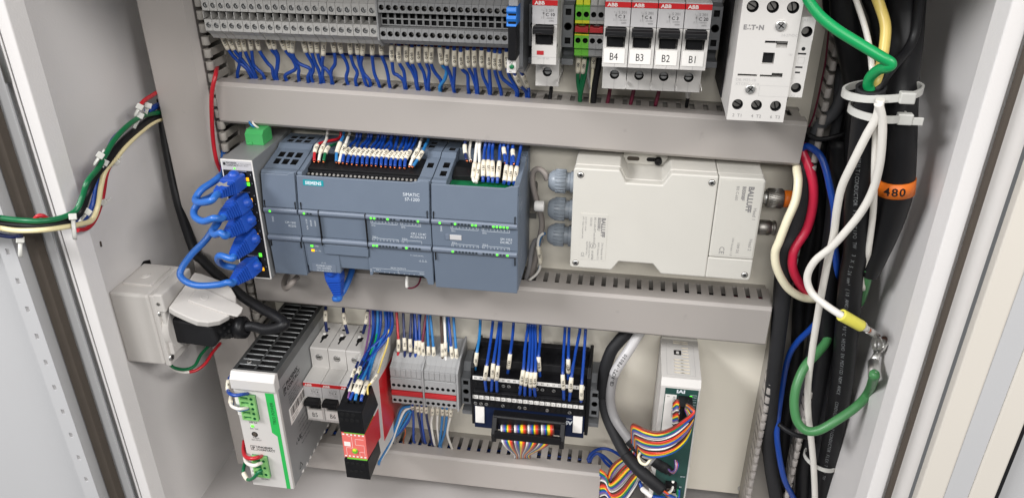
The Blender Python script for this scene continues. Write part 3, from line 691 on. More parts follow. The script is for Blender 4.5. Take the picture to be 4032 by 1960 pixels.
# ---------------------------------------------------------------- programmable controller: communication module, CPU, signal module
def lamp_row(t, xs_, z, y, lit, name='status_lamp'):
    for i, xx in enumerate(xs_): part(name, MB().box(xx-.75, xx+.75, y-.35, y, z-.75, z+.75), LEDG if i in lit else LEDO, t)
def side_profile(depthtop=-62):
    return [(-4, 0), (-69.5, 0), (-71, 1.2), (-72.6, 31), (-72.6, 38), (-73.4, 38), (-73.4, 57.4), (-72.8, 62), (-68.4, 91), (-66.5, 92.0), (depthtop, 92.0), (depthtop+1.2, 87), (-33, 93.0), (-29, 96), (-4, 96)]
def ridge(m, a, b, z, y=-73.2, r=2.3):
    m.prism([(y+.3, z-2.4), (y-1.6, z-2.2), (y-2.5, z-.8), (y-2.6, z+.8), (y-1.8, z+2.2), (y+.3, z+2.5)], 'x', a, b)
def vents(m, a, b, rows):
    pass
# communication module
t = thing('plc_module', 'narrow blue grey communication module beside the network switch', 'plc module', (15, 0, 50), 'blue grey controller modules')
a, b = .25, 29.7
part('housing', MB().prism(side_profile(), 'x', a, b), PLC, t, .5)
def slope(z0y, z1y, a, b, xs, ys, holes, t, name='vent_panel'):
    (ya, za), (yb, zb_) = z0y, z1y
    d = V((0, yb-ya, zb_-za)); L = d.length; d.normalize(); n = X.cross(d)
    m = MB().grid(V((a, ya, za))+n*.12, X, d, xs, [L*v for v in ys], holes, 5, 0, 1, 1, 5.4)
    return part(name, m, [PLC, DARK], t)
slope((-62, 92), (-34, 98), a, b, [0, 5, 10, 12.2, 17.4, 19.6, 25, b-a], [0, .2, .47, .56, .82, 1], {(1, 1), (3, 1), (5, 1), (1, 3), (3, 3), (5, 3)}, t)
m = MB().grid((a, -29, 101.12), X, Y, [0, 5, 10, 12.2, 17.4, 19.6, 25, b-a], [0, 3, 9, 11, 17, 24], {(1, 1), (3, 1), (5, 1), (1, 3), (3, 3), (5, 3)}, 5, 0, 1, 1, 5.4)
part('vent_panel', m, [PLC, DARK], t)
part('vent_panel', MB().prism([(-34, 93), (-34, 98.1), (-29, 101.1), (-29, 93)], 'x', a, b), PLC, t)
def door(t, a, b, dip=True):
    m = MB()
    pts = [(a+.5, 63), (b-.5, 63), (b-.5, 92.4)]
    if dip: pts += [(b-(b-a)*.04-3, 92.2), (b-(b-a)*.1-4, 90.3), (a+.5, 90.3)]
    else: pts += [(a+.5, 92.4)]
    m.prism(pts, 'y', 0, -1.5)
    for i, p in enumerate(m.v): m.v[i] = V((p.x, p.y-73.0+(p.z-63)*.152, p.z))
    return part('upper_door', m, PLC, t, .5)
def ldoor(t, a, b, zb=-.6):
    m = MB().prism([(a+.5, zb), (b-.5, zb), (b-.5, 31.6), (a+.5, 31.6)], 'y', 0, -1.4)
    for i, p in enumerate(m.v): m.v[i] = V((p.x, p.y-72.0+(32-p.z)*.04, p.z))
    return part('lower_door', m, PLC, t, .5)
def notch(t, xs_, zz):
    for xx in xs_:
        for z0, z1 in zz: part('hinge_slot', MB().box(xx-.35, xx+.35, -74.7, -71.5, z0, z1), DARK, t)
door(t, a, b); ldoor(t, a, b)

for zz in (60, 35):
    m = MB(); ridge(m, a+.4, b-.4, zz); part('hinge_ridge', m, PLCB, t, .3)
notch(t, (a+2.0, b-1.4), ((62, 68.5), (27, 32.2)))
m = MB().text('DIAG', (a+7.2, -73.4, 49.2), Z, -X, 1.5, 0); m.text('CM 1241', (b-3.6, -73.4, 48.6), X, Z, 1.9, 0, 'R'); m.text('RS232', (b-3.6, -73.4, 45.6), X, Z, 1.9, 0, 'R'); part('print', m, INKW, t)
lamp_row(t, [a+6.2], 59.8, -75.8, {0})
# CPU
t = thing('plc_cpu', 'widest blue grey controller module, with teal badge on its top flap', 'plc module', (85, 0, 50), 'blue grey controller modules')
a, b = 30.3, 139.7
part('housing', MB().prism([(-4, 0), (-40, 0), (-66, 8), (-71, 9), (-72.6, 31), (-72.6, 38), (-73.4, 38), (-73.4, 57.4), (-72.8, 62), (-69.4, 84), (-66, 85), (-24, 85), (-24, 95.8), (-4, 95.8)], 'x', a, b), PLC, t, .5)
cheek = [(-24, 84.5), (-68.5, 84.5), (-67.6, 91), (-66.5, 92), (-62, 92), (-34, 98), (-29, 101), (-24, 101)]
cheekv = [(-24, 84.5), (-68.5, 84.5), (-67.6, 91), (-66.5, 92), (-62, 92), (-60.8, 87), (-33, 93), (-29, 95.8), (-24, 95.8)]
part('cheek', MB().prism(cheek, 'x', a, a+4.2), PLC, t, .5)
part('cheek', MB().prism(cheekv, 'x', b-10.5, b), PLC, t, .5); part('top_cover', MB().box(a, b-24, -24, -4, 95.8, 101.1), PLC, t, .3); part('top_cover', MB().prism([(-34, 93), (-34, 98.1), (-29, 101.1), (-24, 101.1), (-24, 93)], 'x', b-10.5, b), PLC, t)
part('vent_panel', MB().grid((b-24, -24, 101.12), X, Y, [0, 3, 8, 11, 16, 24], [0, 3, 8, 11, 16, 19.8], {(1, 1), (3, 1), (1, 3), (3, 3)}, 5, 0, 1, 1, 5.4), [PLC, DARK], t)
slope((-62, 92), (-34, 98), b-10.2, b, [0, 2.6, 7.6, 10.2], [0, .12, .34, .46, .7, 1], {(1, 3)}, t)
door(t, a, b)

for zz in (60, 35):
    m = MB(); ridge(m, a+.4, b-.4, zz); part('hinge_ridge', m, PLCB, t, .3)
notch(t, (a+2.8, b-2.2), ((62, 68.5),))
for xx in (47.6, 86.6): part('panel_joint', MB().box(xx-.25, xx+.25, -76.05, -73, 31.5, 62.6), DARK, t)
# lower front: left port housing, middle flap, right relay door with a cut-out
part('middle_flap', MB().prism([(48.2, 23.0), (85.6, 23.0), (86.4, 32), (48.2, 32)], 'y', -74.2, -60), PLC, t, .4)
part('port_housing', MB().box(a+1.6, 59.5, -72.4, -40, 4.4, 31.6), PLC, t, .5)
m = MB().prism([(86.4, 31.8), (86.4, 22.4), (85.2, 22.0), (85.2, 5.2), (87.2, 5.2), (88.2, 8.4), (130.6, 8.4), (133.4, 6), (134.6, .6), (b-.4, .6), (b-.4, 31.8)], 'y', -72.9, -60); part('relay_door', m, PLC, t, .4)
part('lower_terminal', MB().box(88, 132, -60, -40, -1, 7.5), BLACK, t, .3)
part('status_window', MB().box(a+4.6, a+25.4, -72.7, -72.3, 4.8, 12.2), PLCB, t)
m = MB(); y = -73.4
for i, s in enumerate(('RUN / STOP', 'ERROR', 'MAINT')): m.text(s, (36.4+i*3.6, y-.1, 44.2 if i == 0 else 47.6), Z, -X, 1.3, 0)
dxs = [91.6+2.75*i for i in range(8)]; exs = [116.4+2.75*i for i in range(6)]
def scale(m, xs_, z, y, labels, cap, dn=True, one=None):
    for xx, l in zip(xs_, labels): m.text(l, (xx, y, z), X, Z, 1.45, 0, 'C')
    a_, b_ = xs_[0]-1.4, xs_[-1]+1.4; zz = z-.9 if dn else z+2.2
    m.box(a_, b_, y-.08, y, zz-.12, zz+.08); m.box(a_, a_+.2, y-.08, y, zz, z+(1.6 if dn else -.2)); m.box(b_-.2, b_, y-.08, y, zz, z+(1.6 if dn else -.2))
    m.text(cap, (xs_[0]-1, y, z-3.2 if dn else z+2.8), X, Z, 1.35, 0)
scale(m, dxs, 55.0, y, '01234567', 'DI a'); scale(m, exs, 55.0, y, '012345', 'DI b')
scale(m, dxs, 38.6, y, '01234567', 'DQ a', False); scale(m, exs, 38.6, y, '01    ', 'DQ b', False)
m.text('CPU 1214C', (b-4.2, y, 46.4), X, Z, 1.9, 0, 'R'); m.text('AC/DC/RLY', (b-4.2, y, 43.6), X, Z, 1.9, 0, 'R')
m.text('X1 P1', (43.6, -72.75, 12.8), X, Z, 1.2, 0); m.text('PROFINET (LAN)', (45.3, -72.75, 9.9), X, Z, 1.35, 0, 'C'); m.text('MAC ADDRESS', (45.3, -72.75, 7.7), X, Z, 1.35, 0, 'C'); m.text('00-1C-06-12-35-7A', (45.3, -72.75, 5.5), X, Z, 1.2, 0, 'C')
m.text('LINK', (39.4, -72.45, 28.2), X, Z, 1.2, 0); m.text('Rx / Tx', (39.4, -72.45, 23.8), X, Z, 1.2, 0)
yy = -72.95
m.text('RELAY OUTPUTS', (110, yy, 13.4), X, Z, 1.25, 0, 'C'); m.box(88, 132, yy-.08, yy, 12.4, 12.55); m.box(109.6, 109.8, yy-.08, yy, 9, 12.5); m.text('DQ a', (91, yy, 10.6), X, Z, 1.2, 0); m.text('DQ b', (128, yy, 10.0), X, Z, 1.2, 0)
for i in range(10): m.text('.%d' % (i % 8), (89+4.2*i, yy, 8.7), X, Z, 1.0, 0)
m.text('X12', (87, yy, 9), Z, -X, 1.2, 0); m.text('2 1 4 (AC) (24 DC)', (121, yy, 26.8), X, Z, 1.0, 0)
for i in range(3): m.box(128+2.4*i, 130+2.4*i, yy-.06, yy, 22, 22.2); m.text('123'[i], (129+2.4*i, yy, 22.6), X, Z, 1.2, 0, 'C')
part('print', m, INKW, t)
m = MB()
def onslope(z): return -74.55+(z-63)*.152
m = MB().prism([(36.2, 82.8), (53.2, 82.8), (53.2, 87.4), (36.2, 87.4)], 'y', -.15, 0)
for i, p in enumerate(m.v): m.v[i] = V((p.x, p.y+onslope(p.z), p.z))
ex = X; ez = V((0, .152, 1)).normalized()
m.text('SIEMENS', (44.7, onslope(83.7)-.15, 83.7), ex, ez, 2.7, 1, 'C', bold=.025, sx=.98)
part('brand_badge', m, [TEAL, INKW], t)
m = MB().text('SIMATIC', (131.5, onslope(79.4), 79.4), ex, ez, 2.7, 0, 'R'); m.text('S7-1200', (131.5, onslope(75.6), 75.6), ex, ez, 2.7, 0, 'R'); part('door_print', m, INKW, t)
lamp_row(t, [35.6, 38.6, 41.2], 59.8, -75.8, {0}); lamp_row(t, dxs, 59.8, -75.8, {0, 1, 5}); lamp_row(t, exs, 59.8, -75.8, {5})
lamp_row(t, dxs, 35.2, -75.8, {0, 1}); lamp_row(t, exs, 35.2, -75.8, {1})
part('link_lamp', MB().box(36, 38.2, -72.8, -72.4, 28, 29.6), LEDG, t); part('traffic_lamp', MB().box(36.2, 38.8, -72.8, -72.4, 23.6, 25.6), LEDA, t)
# black top connector
m = MB().prism([(-28, 84), (-64, 84), (-64, 86.5), (-56, 88.5), (-56, 91.2), (-44, 93.6), (-28, 93.6)], 'x', 35, 128.6)
part('terminal_strip', m, BLACK, t, .4)
m = MB()
for i in range(26): 
    xx = 37+3.55*i
    m.cyl((xx, -60, 87.4), (xx, -60.9, 88.4), 1.05, 8)
o = part('terminal_screws', m, STEELD, t, kind='stuff')
# signal module
t = thing('plc_module', 'blue grey signal module with blank lower door beside the reader box', 'plc module', (175, 0, 50), 'blue grey controller modules')
a, b = 140.4, 209.6
part('housing', MB().prism([(-4, 0), (-69.5, 0), (-71, 1.2), (-72.6, 31), (-72.6, 38), (-73.4, 38), (-73.4, 57.4), (-72.8, 62), (-69.4, 84), (-66, 85), (-18, 85), (-18, 95.8), (-4, 95.8)], 'x', a, b), PLC, t, .5)
part('cheek', MB().prism(cheekv, 'x', a, a+12), PLC, t, .5); part('top_cover', MB().box(a+12, b, -18, -4, 95.8, 101.1), PLC, t, .3); part('top_cover', MB().prism([(-34, 93), (-34, 98.1), (-29, 101.1), (-29, 93)], 'x', a, a+12), PLC, t); part('cheek', MB().prism(cheek, 'x', b-4.2, b), PLC, t, .5)
slope((-62, 92), (-34, 98), a+.2, a+11.8, [0, 4.2, 9.4, 11.6], [0, .1, .34, .5, .76, 1], {(1, 1), (1, 3)}, t)
part('vent_panel', MB().grid((a+.2, -29, 101.12), X, Y, [0, 4.2, 9.4, 11.6], [0, 4, 10, 25], {(1, 1)}, 5, 0, 1, 1, 5.4), [PLC, DARK], t)
door(t, a, b); ldoor(t, a, b, -1.6)

for zz in (60, 35):
    m = MB(); ridge(m, a+.4, b-.4, zz); part('hinge_ridge', m, PLCB, t, .3)
notch(t, (a+2.2, b-2.2), ((62, 68.5), (25.5, 32.2)))
sx1 = [157.4+2.75*i for i in range(8)]; sx2 = [182.4+2.75*i for i in range(8)]
m = MB(); scale(m, sx1, 55, y, '01234567', 'DI a'); scale(m, sx2, 55, y, '01234567', 'DI b'); scale(m, sx1, 38.6, y, '01234567', 'DQ a', False); scale(m, sx2, 38.6, y, '01234567', 'DQ b', False)
m.text('SM 1223', (b-4.6, y, 47.2), X, Z, 2.0, 0, 'R'); m.text('DC/RLY', (b-4.6, y, 44.4), X, Z, 2.0, 0, 'R'); m.text('DIAG', (a+8.4, y, 51.2), Z, -X, 1.5, 0)
part('print', m, INKW, t)
lamp_row(t, [147.8], 59.8, -75.8, {0}); lamp_row(t, sx1, 59.8, -75.8, {1, 6, 7}); lamp_row(t, sx2, 59.8, -75.8, {3, 4, 5, 6, 7}); lamp_row(t, sx1, 35.2, -75.8, {0}); lamp_row(t, sx2, 35.2, -75.8, {4, 7})
part('flap_latch', MB().box(151.4, 154.4, -74.1, -73.3, 44.4, 49.4).box(154.8, 164.4, -73.9, -73.3, 44.6, 49.0, 1), [PLCB, LABELG], t, .3)
part('terminal_strip', MB().prism([(-26, 85), (-50, 85), (-50, 90), (-42, 94), (-26, 94)], 'x', 153.5, 205), BLACK, t, .4)
part('circuit_board', MB().box(153, 205, -62, -50.5, 85.1, 86.2), GRND, t)
for yv, zv in ((-66, 78), (-63, 72), (-60, 66), (-57, 60), (-64, 30), (-60, 24), (-56, 18)): part('side_emboss', MB().box(b, b+.15, yv, yv+9, zv, zv+2.2), PLCB, t)

# ================================================================ reader interface box (cream, on the right)
t = thing('reader_box', 'cream plastic reader interface box with waisted sides and corner screws', 'interface box', (322, 0, 60))
Y0, YF_ = 4, -54.5
out = [(251.5, 104), (285.2, 104), (290.4, 94.2), (318.2, 94.2), (323.6, 104), (358.4, 104), (358.4, 17.2), (323.4, 17.2), (316.6, 25.6), (289.4, 25.6), (284, 17.2), (251.5, 17.2), (250.2, 18.6), (250.2, 102.6)]
part('body', MB().prism(out, 'y', YF_+9, Y0), IVORY, t, 1.0)
part('lid', MB().prism([(x_+(-.3 if x_ < 322 else .0), z_) for x_, z_ in out], 'y', YF_, YF_+8.6), IVORY, t, 1.3)
part('lid', MB().prism([(358.8, 104), (391.4, 104), (393, 102.4), (393, 36.0), (358.8, 36.0)], 'y', YF_-.2, YF_+8.6), IVORY, t, 1.2)
part('lid', MB().prism([(358.5, 17.2), (358.5, 35.5), (393, 35.5), (393, 18.8), (391.4, 17.2)], 'y', YF_, YF_+8.6), IVORY, t, .9)
part('body', MB().box(358.6, 392.4, YF_+9, Y0, 17.4, 103.4), IVORY, t, 1.0)
m = MB().grid((361, YF_-.35, 38.0), X, Z, [0, .35, 29.8, 30.2], [0, .35, 62.6, 63], set(), 0)
part('type_label', MB().box(361, 391.4, YF_-.45, YF_-.18, 38.4, 101.6), IVORY, t)
D = -Z
def lines(m, items, y):
    for s, x_, z_, h, bd in items: m.text(s, (x_, y, z_), D, X, h, 1, bold=bd)
m = MB(); yy = YF_-.46
lines(m, [('BALLUFF', 381.4, 97.6, 4.0, .045), ('BIS008F', 376.8, 97.4, 2.6, .03), ('BIS C-650', 372.4, 97.4, 2.1, 0), ('Head 1', 387.0, 80.4, 2.6, 0), ('Head 2', 387.6, 54.2, 2.6, 0), ('1009 DE', 379.0, 44.6+6, 2.0, 0), ('HW-Version: 1.3', 374.6, 54.0, 1.6, 0)], yy)
m.text('C\u20ac'.replace('\u20ac', 'E'), (366.2, yy, 46.0), D, X, 4.0, 1)
part('print', m, [PAPER, INKG], t)
part('rating_label', MB().box(257.2, 278.2, YF_-.25, YF_+.02, 25.6, 66.4), IVORY, t)
m = MB(); yy = YF_-.26
lines(m, [('BALLUFF', 273.6, 63.6, 3.2, .045), ('BIS008U', 270.6, 63.6, 2.4, .03), ('BIS C-600-007-xxx-00-KL1', 267.8, 63.6, 1.6, 0), ('1025 DE', 264.6, 63.6, 1.6, 0), ('24 V DC / <0.4A', 260.6, 63.6, 1.3, 0), ('LPS / Class 2 supplied only', 258.6, 63.6, 1.3, 0), ('SW-Version 4.4', 274.4, 41.6, 1.7, 0), ('HW-Version 2.1', 271.4, 41.6, 1.7, 0), ('US LISTED', 267, 34.2, 1.4, .02), ('PROCESS CONTROL', 264.4, 42, 1.2, 0), ('EQUIPMENT 87LJ', 262.4, 42, 1.2, 0), ('CE', 258.6, 32.0, 2.6, 0), ('UL', 267.2, 39.6, 1.7, .03)], yy)
ring = MB()
for i in range(24):
    g0, g1 = 2*math.pi*i/24, 2*math.pi*(i+1)/24; c = V((267.9, yy-.08, 38.4))
    ring.quad(*[c+V((math.cos(g)*r, 0, math.sin(g)*r)) for g, r in ((g0, 2.4), (g1, 2.4), (g1, 2.1), (g0, 2.1))], 1)
m.add(ring.v, ring.f, 1)
part('print', m, [PAPER, INKG], t)
for x_, z_ in ((255.4, 98.6), (354.0, 98.6), (252.9+1.6, 21.6), (388.4, 22.0)):
    mm_ = MB().hole((x_-3.2, YF_-.12, z_-3.2), X, Z, 6.4, 6.4, 3.2, 3.2, 2.7, .08, 0, 1, 18, 1); 
    o = part('screw_seat', mm_, [IVORY, GASKET], t)
    q = MB().lathe((x_, YF_+.4, z_), (x_, YF_-1.4, z_), [(0, 2.4), (.7, 2.3), (1.1, 1.5), (1.1, 0)], 16)
    for g in (0, math.pi/2):
        e = MB().box(x_-1.5, x_+1.5, YF_-.78, YF_-.68, z_-.35, z_+.35); e.xf(Matrix.Translation(V((x_, 0, z_))) @ Matrix.Rotation(g+.5, 4, 'Y') @ Matrix.Translation(-V((x_, 0, z_)))); q.add(e.v, e.f, 1)
    part('screw', q, [STEEL, DARK], o)
# mounting ear in the upper waist
m = MB().prism([(284.6, 94), (324.2, 94), (321.6, 104), (287.2, 104)], 'y', -14, Y0); 
part('mounting_ear', m, IVORY, t, .8)
def slot(x0, x1, z, r, y):
    P = [(x0+r*math.cos(g), z+r*math.sin(g)) for g in [math.pi/2+math.pi*i/8 for i in range(9)]]+[(x1+r*math.cos(g), z+r*math.sin(g)) for g in [-math.pi/2+math.pi*i/8 for i in range(9)]]
    return MB().prism(P, 'y', y-.15, y)
part('ear_slot', slot(291.5, 298, 98.8, 1.7, -14), GASKET, t); part('ear_slot', slot(307, 312, 98.8, 1.7, -14), DARK, t)
part('mounting_screw', MB().lathe((314.6, -14, 98.6), (314.6, -19, 98.6), [(0, 3), (4.4, 3), (5, 2.4), (5, 1.6), (3.4, 1.5), (3.4, 0)], 16), BLACK, t)
# cable glands on the left
for k, (z_, lab) in enumerate(((80.0, ''), (55.0, ''), (31.0, ''))):
    dx = (0, -2.2, -2.0)[k]; yg = -25
    m = MB()
    e = V((226.6+dx, yg, z_)); f_ = V((250.6, yg, z_))
    L_ = (f_-e).length
    m.lathe(f_, e, [(0, 9.6), (4.6, 9.6)], 6)
    gl = part('cable_gland', m, GLAND, t)
    part('thread', MB().lathe(f_, e, [(4.6, 7.2), (5.2, 7.8), (5.9, 7.2), (6.6, 7.8), (7.3, 7.2), (8, 7.8), (9.5, 7.2)], 18), GLAND, gl)
    q = MB().lathe(f_, e, [(8.4, 8.6), (8.6, 9.2), (17.2, 9.2), (19.5, 8.4), (21.6, 6.8), (22.6, 5.4), (22.6, 4.2), (20, 4.0)], 28)
    for i in range(20):
        g = 2*math.pi*i/20; c, s_ = math.cos(g), math.sin(g)
        q.tube([f_+V((-8.6, 9.3*c, 9.3*s_)), f_+V((-17, 9.3*c, 9.3*s_))], .55, 5)
    part('cap_nut', q, GLAND, gl)
# round connectors on the right
yg = -25
for k, z_ in enumerate((76.6, 50.6)):
    o = part('panel_connector', MB().lathe((392.4, yg, z_), (420, yg, z_), [(0, 7.6), (2.4, 7.6), (2.4, 5.2), (8, 5.2)], 6 if 0 else 18), STEEL, t)
    if k == 1: part('threaded_sleeve', MB().lathe((398, yg, z_), (420, yg, z_), [(0, 5.6), (1, 6.1), (9, 6.1), (9.6, 5.4), (11.2, 5.4), (11.4, 6.0), (13.2, 6.0), (13.6, 5.0), (12.8, 4.6), (8, 4.4), (8, 0)], 20), STEELD, o)
    part('hex_nut', MB().lathe((394, yg, z_), (420, yg, z_), [(0, 8.2), (3, 8.2), (3, 4)], 6), STEEL, o)
    part('label_flap', MB().box(393, 396.2, yg-9, yg-5, z_-12, z_-7.4), IVORY, o, .3)
# ================================================================ circular plug with orange overmould on the upper connector
t = thing('sensor_plug', 'knurled metal sensor plug with bright orange end on the cream box', 'plug', (405, -25, 76.6))
q = MB().lathe((400.5, yg, 76.6), (430, yg, 76.6), [(0, 5.2), (0, 7.0), (1, 7.6), (12, 7.6), (13, 6.8), (13, 5)], 32)
for i in range(30):
    g = 2*math.pi*i/30; q.tube([V((401.8, yg+7.6*math.cos(g), 76.6+7.6*math.sin(g))), V((412.4, yg+7.6*math.cos(g+.25), 76.6+7.6*math.sin(g+.25)))], .3, 4)
part('knurled_nut', q, STEELD, t)
part('overmould', MB().lathe((413.5, yg, 76.6), (430, yg, 76.6), [(0, 5), (0, 6.6), (2, 6.9), (7, 6.7), (9, 6), (12, 4.4), (12, 3)], 20), ORANGE, t)
P = [(424, yg, 76.6), (430, yg, 78), (436, yg+4, 70), (440, yg+8, 50), (441, -8, 20)]
part('lead', MB().tube(spline(P), 2.6, 10), CABLE, t)
# ================================================================ lower row: power supply
t = thing('power_supply', 'tall aluminium power supply with white front and bright green stripe', 'power supply', (-12, -50, -140))
xa, xb, zb, zt = -32.4, 7.4, -205.2, -76.0
part('housing', MB().box(xa, xb, -113, 0, zb, zt-9.4), ALU, t, .5)
m = MB(); ys = [0, 6]; hs = set()
n = 14
for i in range(n):
    ys += [ys[-1]+5.0, ys[-1]+7.4]
ys = [0, 4]
for i in range(n): ys += [ys[-1]+5.1, ys[-1]+7.5]
ys.append(113)
xs = [0, 3.2, 18.2, 20.4, 35.6, 39.8]
hs = {(1, 2*i+1) for i in range(n) if i != 1} | {(3, 2*i+1) for i in range(n)}
m.grid((xa, -113, zt), X, Y, xs, ys, hs, 9, 0, 1, 1, 9.4)
part('ventilated_top', m, [ALUD, DARK], t)
m = MB()
for i in range(n):
    for x0 in (xa+20.2, xa+3.0): m.tube([(x0, -113+4.2+7.5*i+5.1, zt+.2), (x0+15.6, -113+4.2+7.5*i+5.1, zt+.2)], .55, 6)
part('grill_edges', m, ALU, t, kind='stuff')
m = MB()
rnd = random.Random(2)
for i in range(12): 
    x0, y0 = rnd.uniform(xa+4, xb-7), rnd.uniform(-105, -20); c = rnd.choice((0, 0, 1, 2))
    m.box(x0, x0+rnd.uniform(2, 5), y0, y0+rnd.uniform(2, 4), zt-8.8, zt-rnd.uniform(3, 6), c)
part('inner_components', m, [BLACKM, MAROON, STEELD], t, kind='stuff')
m = MB().cyl((xa+10, -100, zt+.02), (xa+10, -100, zt+.8), 2.2, 14); m.cyl((xa+10, -100, zt+.8), (xa+10, -100, zt+.9), 1.0, 6, 1); part('cover_screw', m, [STEEL, DARK], t)
part('top_cap', MB().prism([(-110, -76.2), (-114.5, -75.6), (-119.0, -81.5), (-119.0, -91.5), (-117, -92.6), (-110, -92.6)], 'x', xa-.4, xb+.4), WHITE, t, .8)
part('front_panel', MB().box(xa, xb, -116.5, -112.8, zb, -92.4), WHITE, t, .5)
F = -116.55
part('front_stripe', MB().prism([(-3.6, -94.6), (4.3, -94.6), (4.3, -139), (4.5, zb+.4), (.8, zb+.4), (.8, -142.4), (-3.6, -138.6)], 'y', F-.1, F+.05), GREENS, t)
m = MB().text('TRIO POWER', (2.2, F-.12, -129), Z, -X, 3.0, 0)
for s, z_, h in (('Output DC', -127.4, 1.7), ('24V 5A', -130.2, 1.9), ('DC OK', -137.2, 1.8), ('Adjust', -147.4, 1.7), ('22.5-29.5V', -150, 1.6)): m.text(s, (-20, F, z_), X, Z, h, 0, 'C')
m.text('PHOENIX', (-26.4+6.2, F, -158.6), X, Z, 2.4, 0, bold=.03); m.text('CONTACT', (-26.4+6.2, F, -161.6), X, Z, 2.4, 0, bold=.03)
m.box(-27, -26.6, F-.08, F, -161.6, -156.4).box(-27, -21, F-.08, F, -156.6, -156.2).box(-27, -21, F-.08, F, -161.7, -161.3).box(-21.3, -20.9, F-.08, F, -161.6, -156.4); m.text('P', (-25.6, F, -160.8), X, Z, 3.6, 0, bold=.03)
m.text('Input AC', (-19, F, -194.6), X, Z, 1.7, 0, 'C'); m.text('100-240V', (-19, F, -197.2), X, Z, 1.6, 0, 'C')
part('print', m, INK, t)
part('ready_lamp', MB().lathe((-21.2, F, -133.4), (-21.2, F-2, -133.4), [(0, 1.5), (.4, 1.4), (.7, .8), (.7, 0)], 14), LEDG, t)
m = MB().lathe((-20.6, F+.02, -142.8), (-20.6, F-2, -142.8), [(0, 2.9), (.15, 2.9), (.15, 2.0)], 18, 0).lathe((-20.6, F-.05, -142.8), (-20.6, F-2, -142.8), [(0, 2.0), (.5, 1.8), (.5, 0)], 16, 1)
part('voltage_adjuster', m, [BLACK, GASKET], t)
def gblock(x0, x1, z0, z1, n, name):
    m = MB(); h = (z1-z0)/n
    m.box(x0, x1, F-1.0, F+.1, z0, z1, 2)
    for i in range(n):
        z_ = z0+h*i
        m.grid((x0, F-3.35, z_), X, Z, [0, 1.4, 8.6, 9.2], [0, 1.0, h-1.0, h], {(1, 1)}, 2.2, 0, 1, 2, 2.4)
        m.hole((x0+9.2, F-3.35, z_), X, Z, x1-x0-9.2, h, (x1-x0-9.2)/2-.3, h/2, 1.45, 2.2, 0, 2, 12, 2, 2.4)
    return part(name, m, [GREENT, GREENT, GRND], t)
gblock(-27.2, -12.6, -124.4, -97.6, 5, 'output_terminals'); gblock(-27.0, -12.4, -191.4, -167, 3, 'input_terminals')
m = MB().box(-32.4, -27.6, F-.4, F+.05, -122, -99); m.text('+ + - - -', (-29.6, F-.42, -120), Z, -X, 1.3, 1); part('polarity_tab', m, [PAPER, INK], t)
m = MB().box(-31.4, -27.4, F-.4, F+.05, -191, -168); m.text('L', (-30, F-.42, -173), X, Z, 1.5, 1); m.text('N', (-30, F-.42, -180), X, Z, 1.5, 1); m.text('PE', (-30.4, F-.42, -188), X, Z, 1.3, 1); part('polarity_tab', m, [PAPER, INK], t)
# side print and bar code sticker (right side)
S_ = xb+.02
eu = V((0, 1, 0)); ev = V((0, 0, 1))
m = MB()
m.text('PHOENIX', (S_, -98, -100), eu, ev, 4.2, 0, bold=.035); m.text('CONTACT', (S_, -98, -105.4), eu, ev, 4.2, 0, bold=.035)
m.box(S_, S_+.08, -105, -104.4, -106, -95.5).box(S_, S_+.08, -105, -99.5, -96, -95.5).box(S_, S_+.08, -105, -99.5, -106, -105.5); m.text('P', (S_, -103.6, -104.6), eu, ev, 6.0, 0, bold=.04)
for i, s in enumerate(('TRIO-PS/1AC/24DC/5', 'Ord.-No. 2866310', 'INPUT: 100-240 V AC', 'OUTPUT: 24 V DC 5 A', 'max. ambient 70 C')): m.text(s, (S_, -98, -111-3.0*i), eu, ev, 1.8, 0)
m.text('UL', (S_, -46, -133), eu, ev, 6, 0, bold=.03); m.text('CE', (S_, -32, -134), eu, ev, 4, 0)
for i, s in enumerate(('Do not disconnect under load', 'I.T.E. POWER SUPPLY', 'use copper conductors only', 'IND. CONT. EQ.', 'Tightening torque 0.5 Nm', 'Made in Germany')): m.text(s, (S_, -88, -150-5.2*i), eu, ev, 1.9, 0)
m.text('c', (S_, -98, -168), eu, ev, 4, 0, bold=.02); m.text('UL', (S_, -94, -168), eu, ev, 5, 0, bold=.03)
m.add([(S_+.08, -100, -197), (S_+.08, -92, -197), (S_+.08, -96, -190)], [(0, 1, 2)])
m.add([(S_+.12, -98.6, -196.3), (S_+.12, -93.4, -196.3), (S_+.12, -96, -191.5)], [(0, 1, 2)], 1)
part('side_print', m, [INK, ALU], t)
m = MB().prism([(-101, -142), (-66, -142), (-66, -124.4), (-101, -124.4)], 'x', S_, S_+.12); rnd = random.Random(9); yv = -98
while yv < -70: wv = rnd.choice((.5, .8, 1.3)); m.box(S_+.12, S_+.2, yv, yv+wv, -134.4, -126, 1); yv += wv+rnd.choice((.5, .8, 1.1))
for i in range(2): m.text('286631002190', (S_+.12, -98, -137.6-2.6*i), eu, ev, 1.6, 1)
part('barcode_sticker', m, [PAPER, INK], t)
nt_ = MB().prism([(-2.6, 0), (1.2, -1.8), (1.2, 1.4)], 'x', S_-.4, S_+.35).xf(Matrix.Translation(V((0, -94, zb+1.6))))
o = part('vent_tooth', nt_, PAPER, t)
for i in range(1, 10): clone(o, t, (0, 9.3*i, 0))
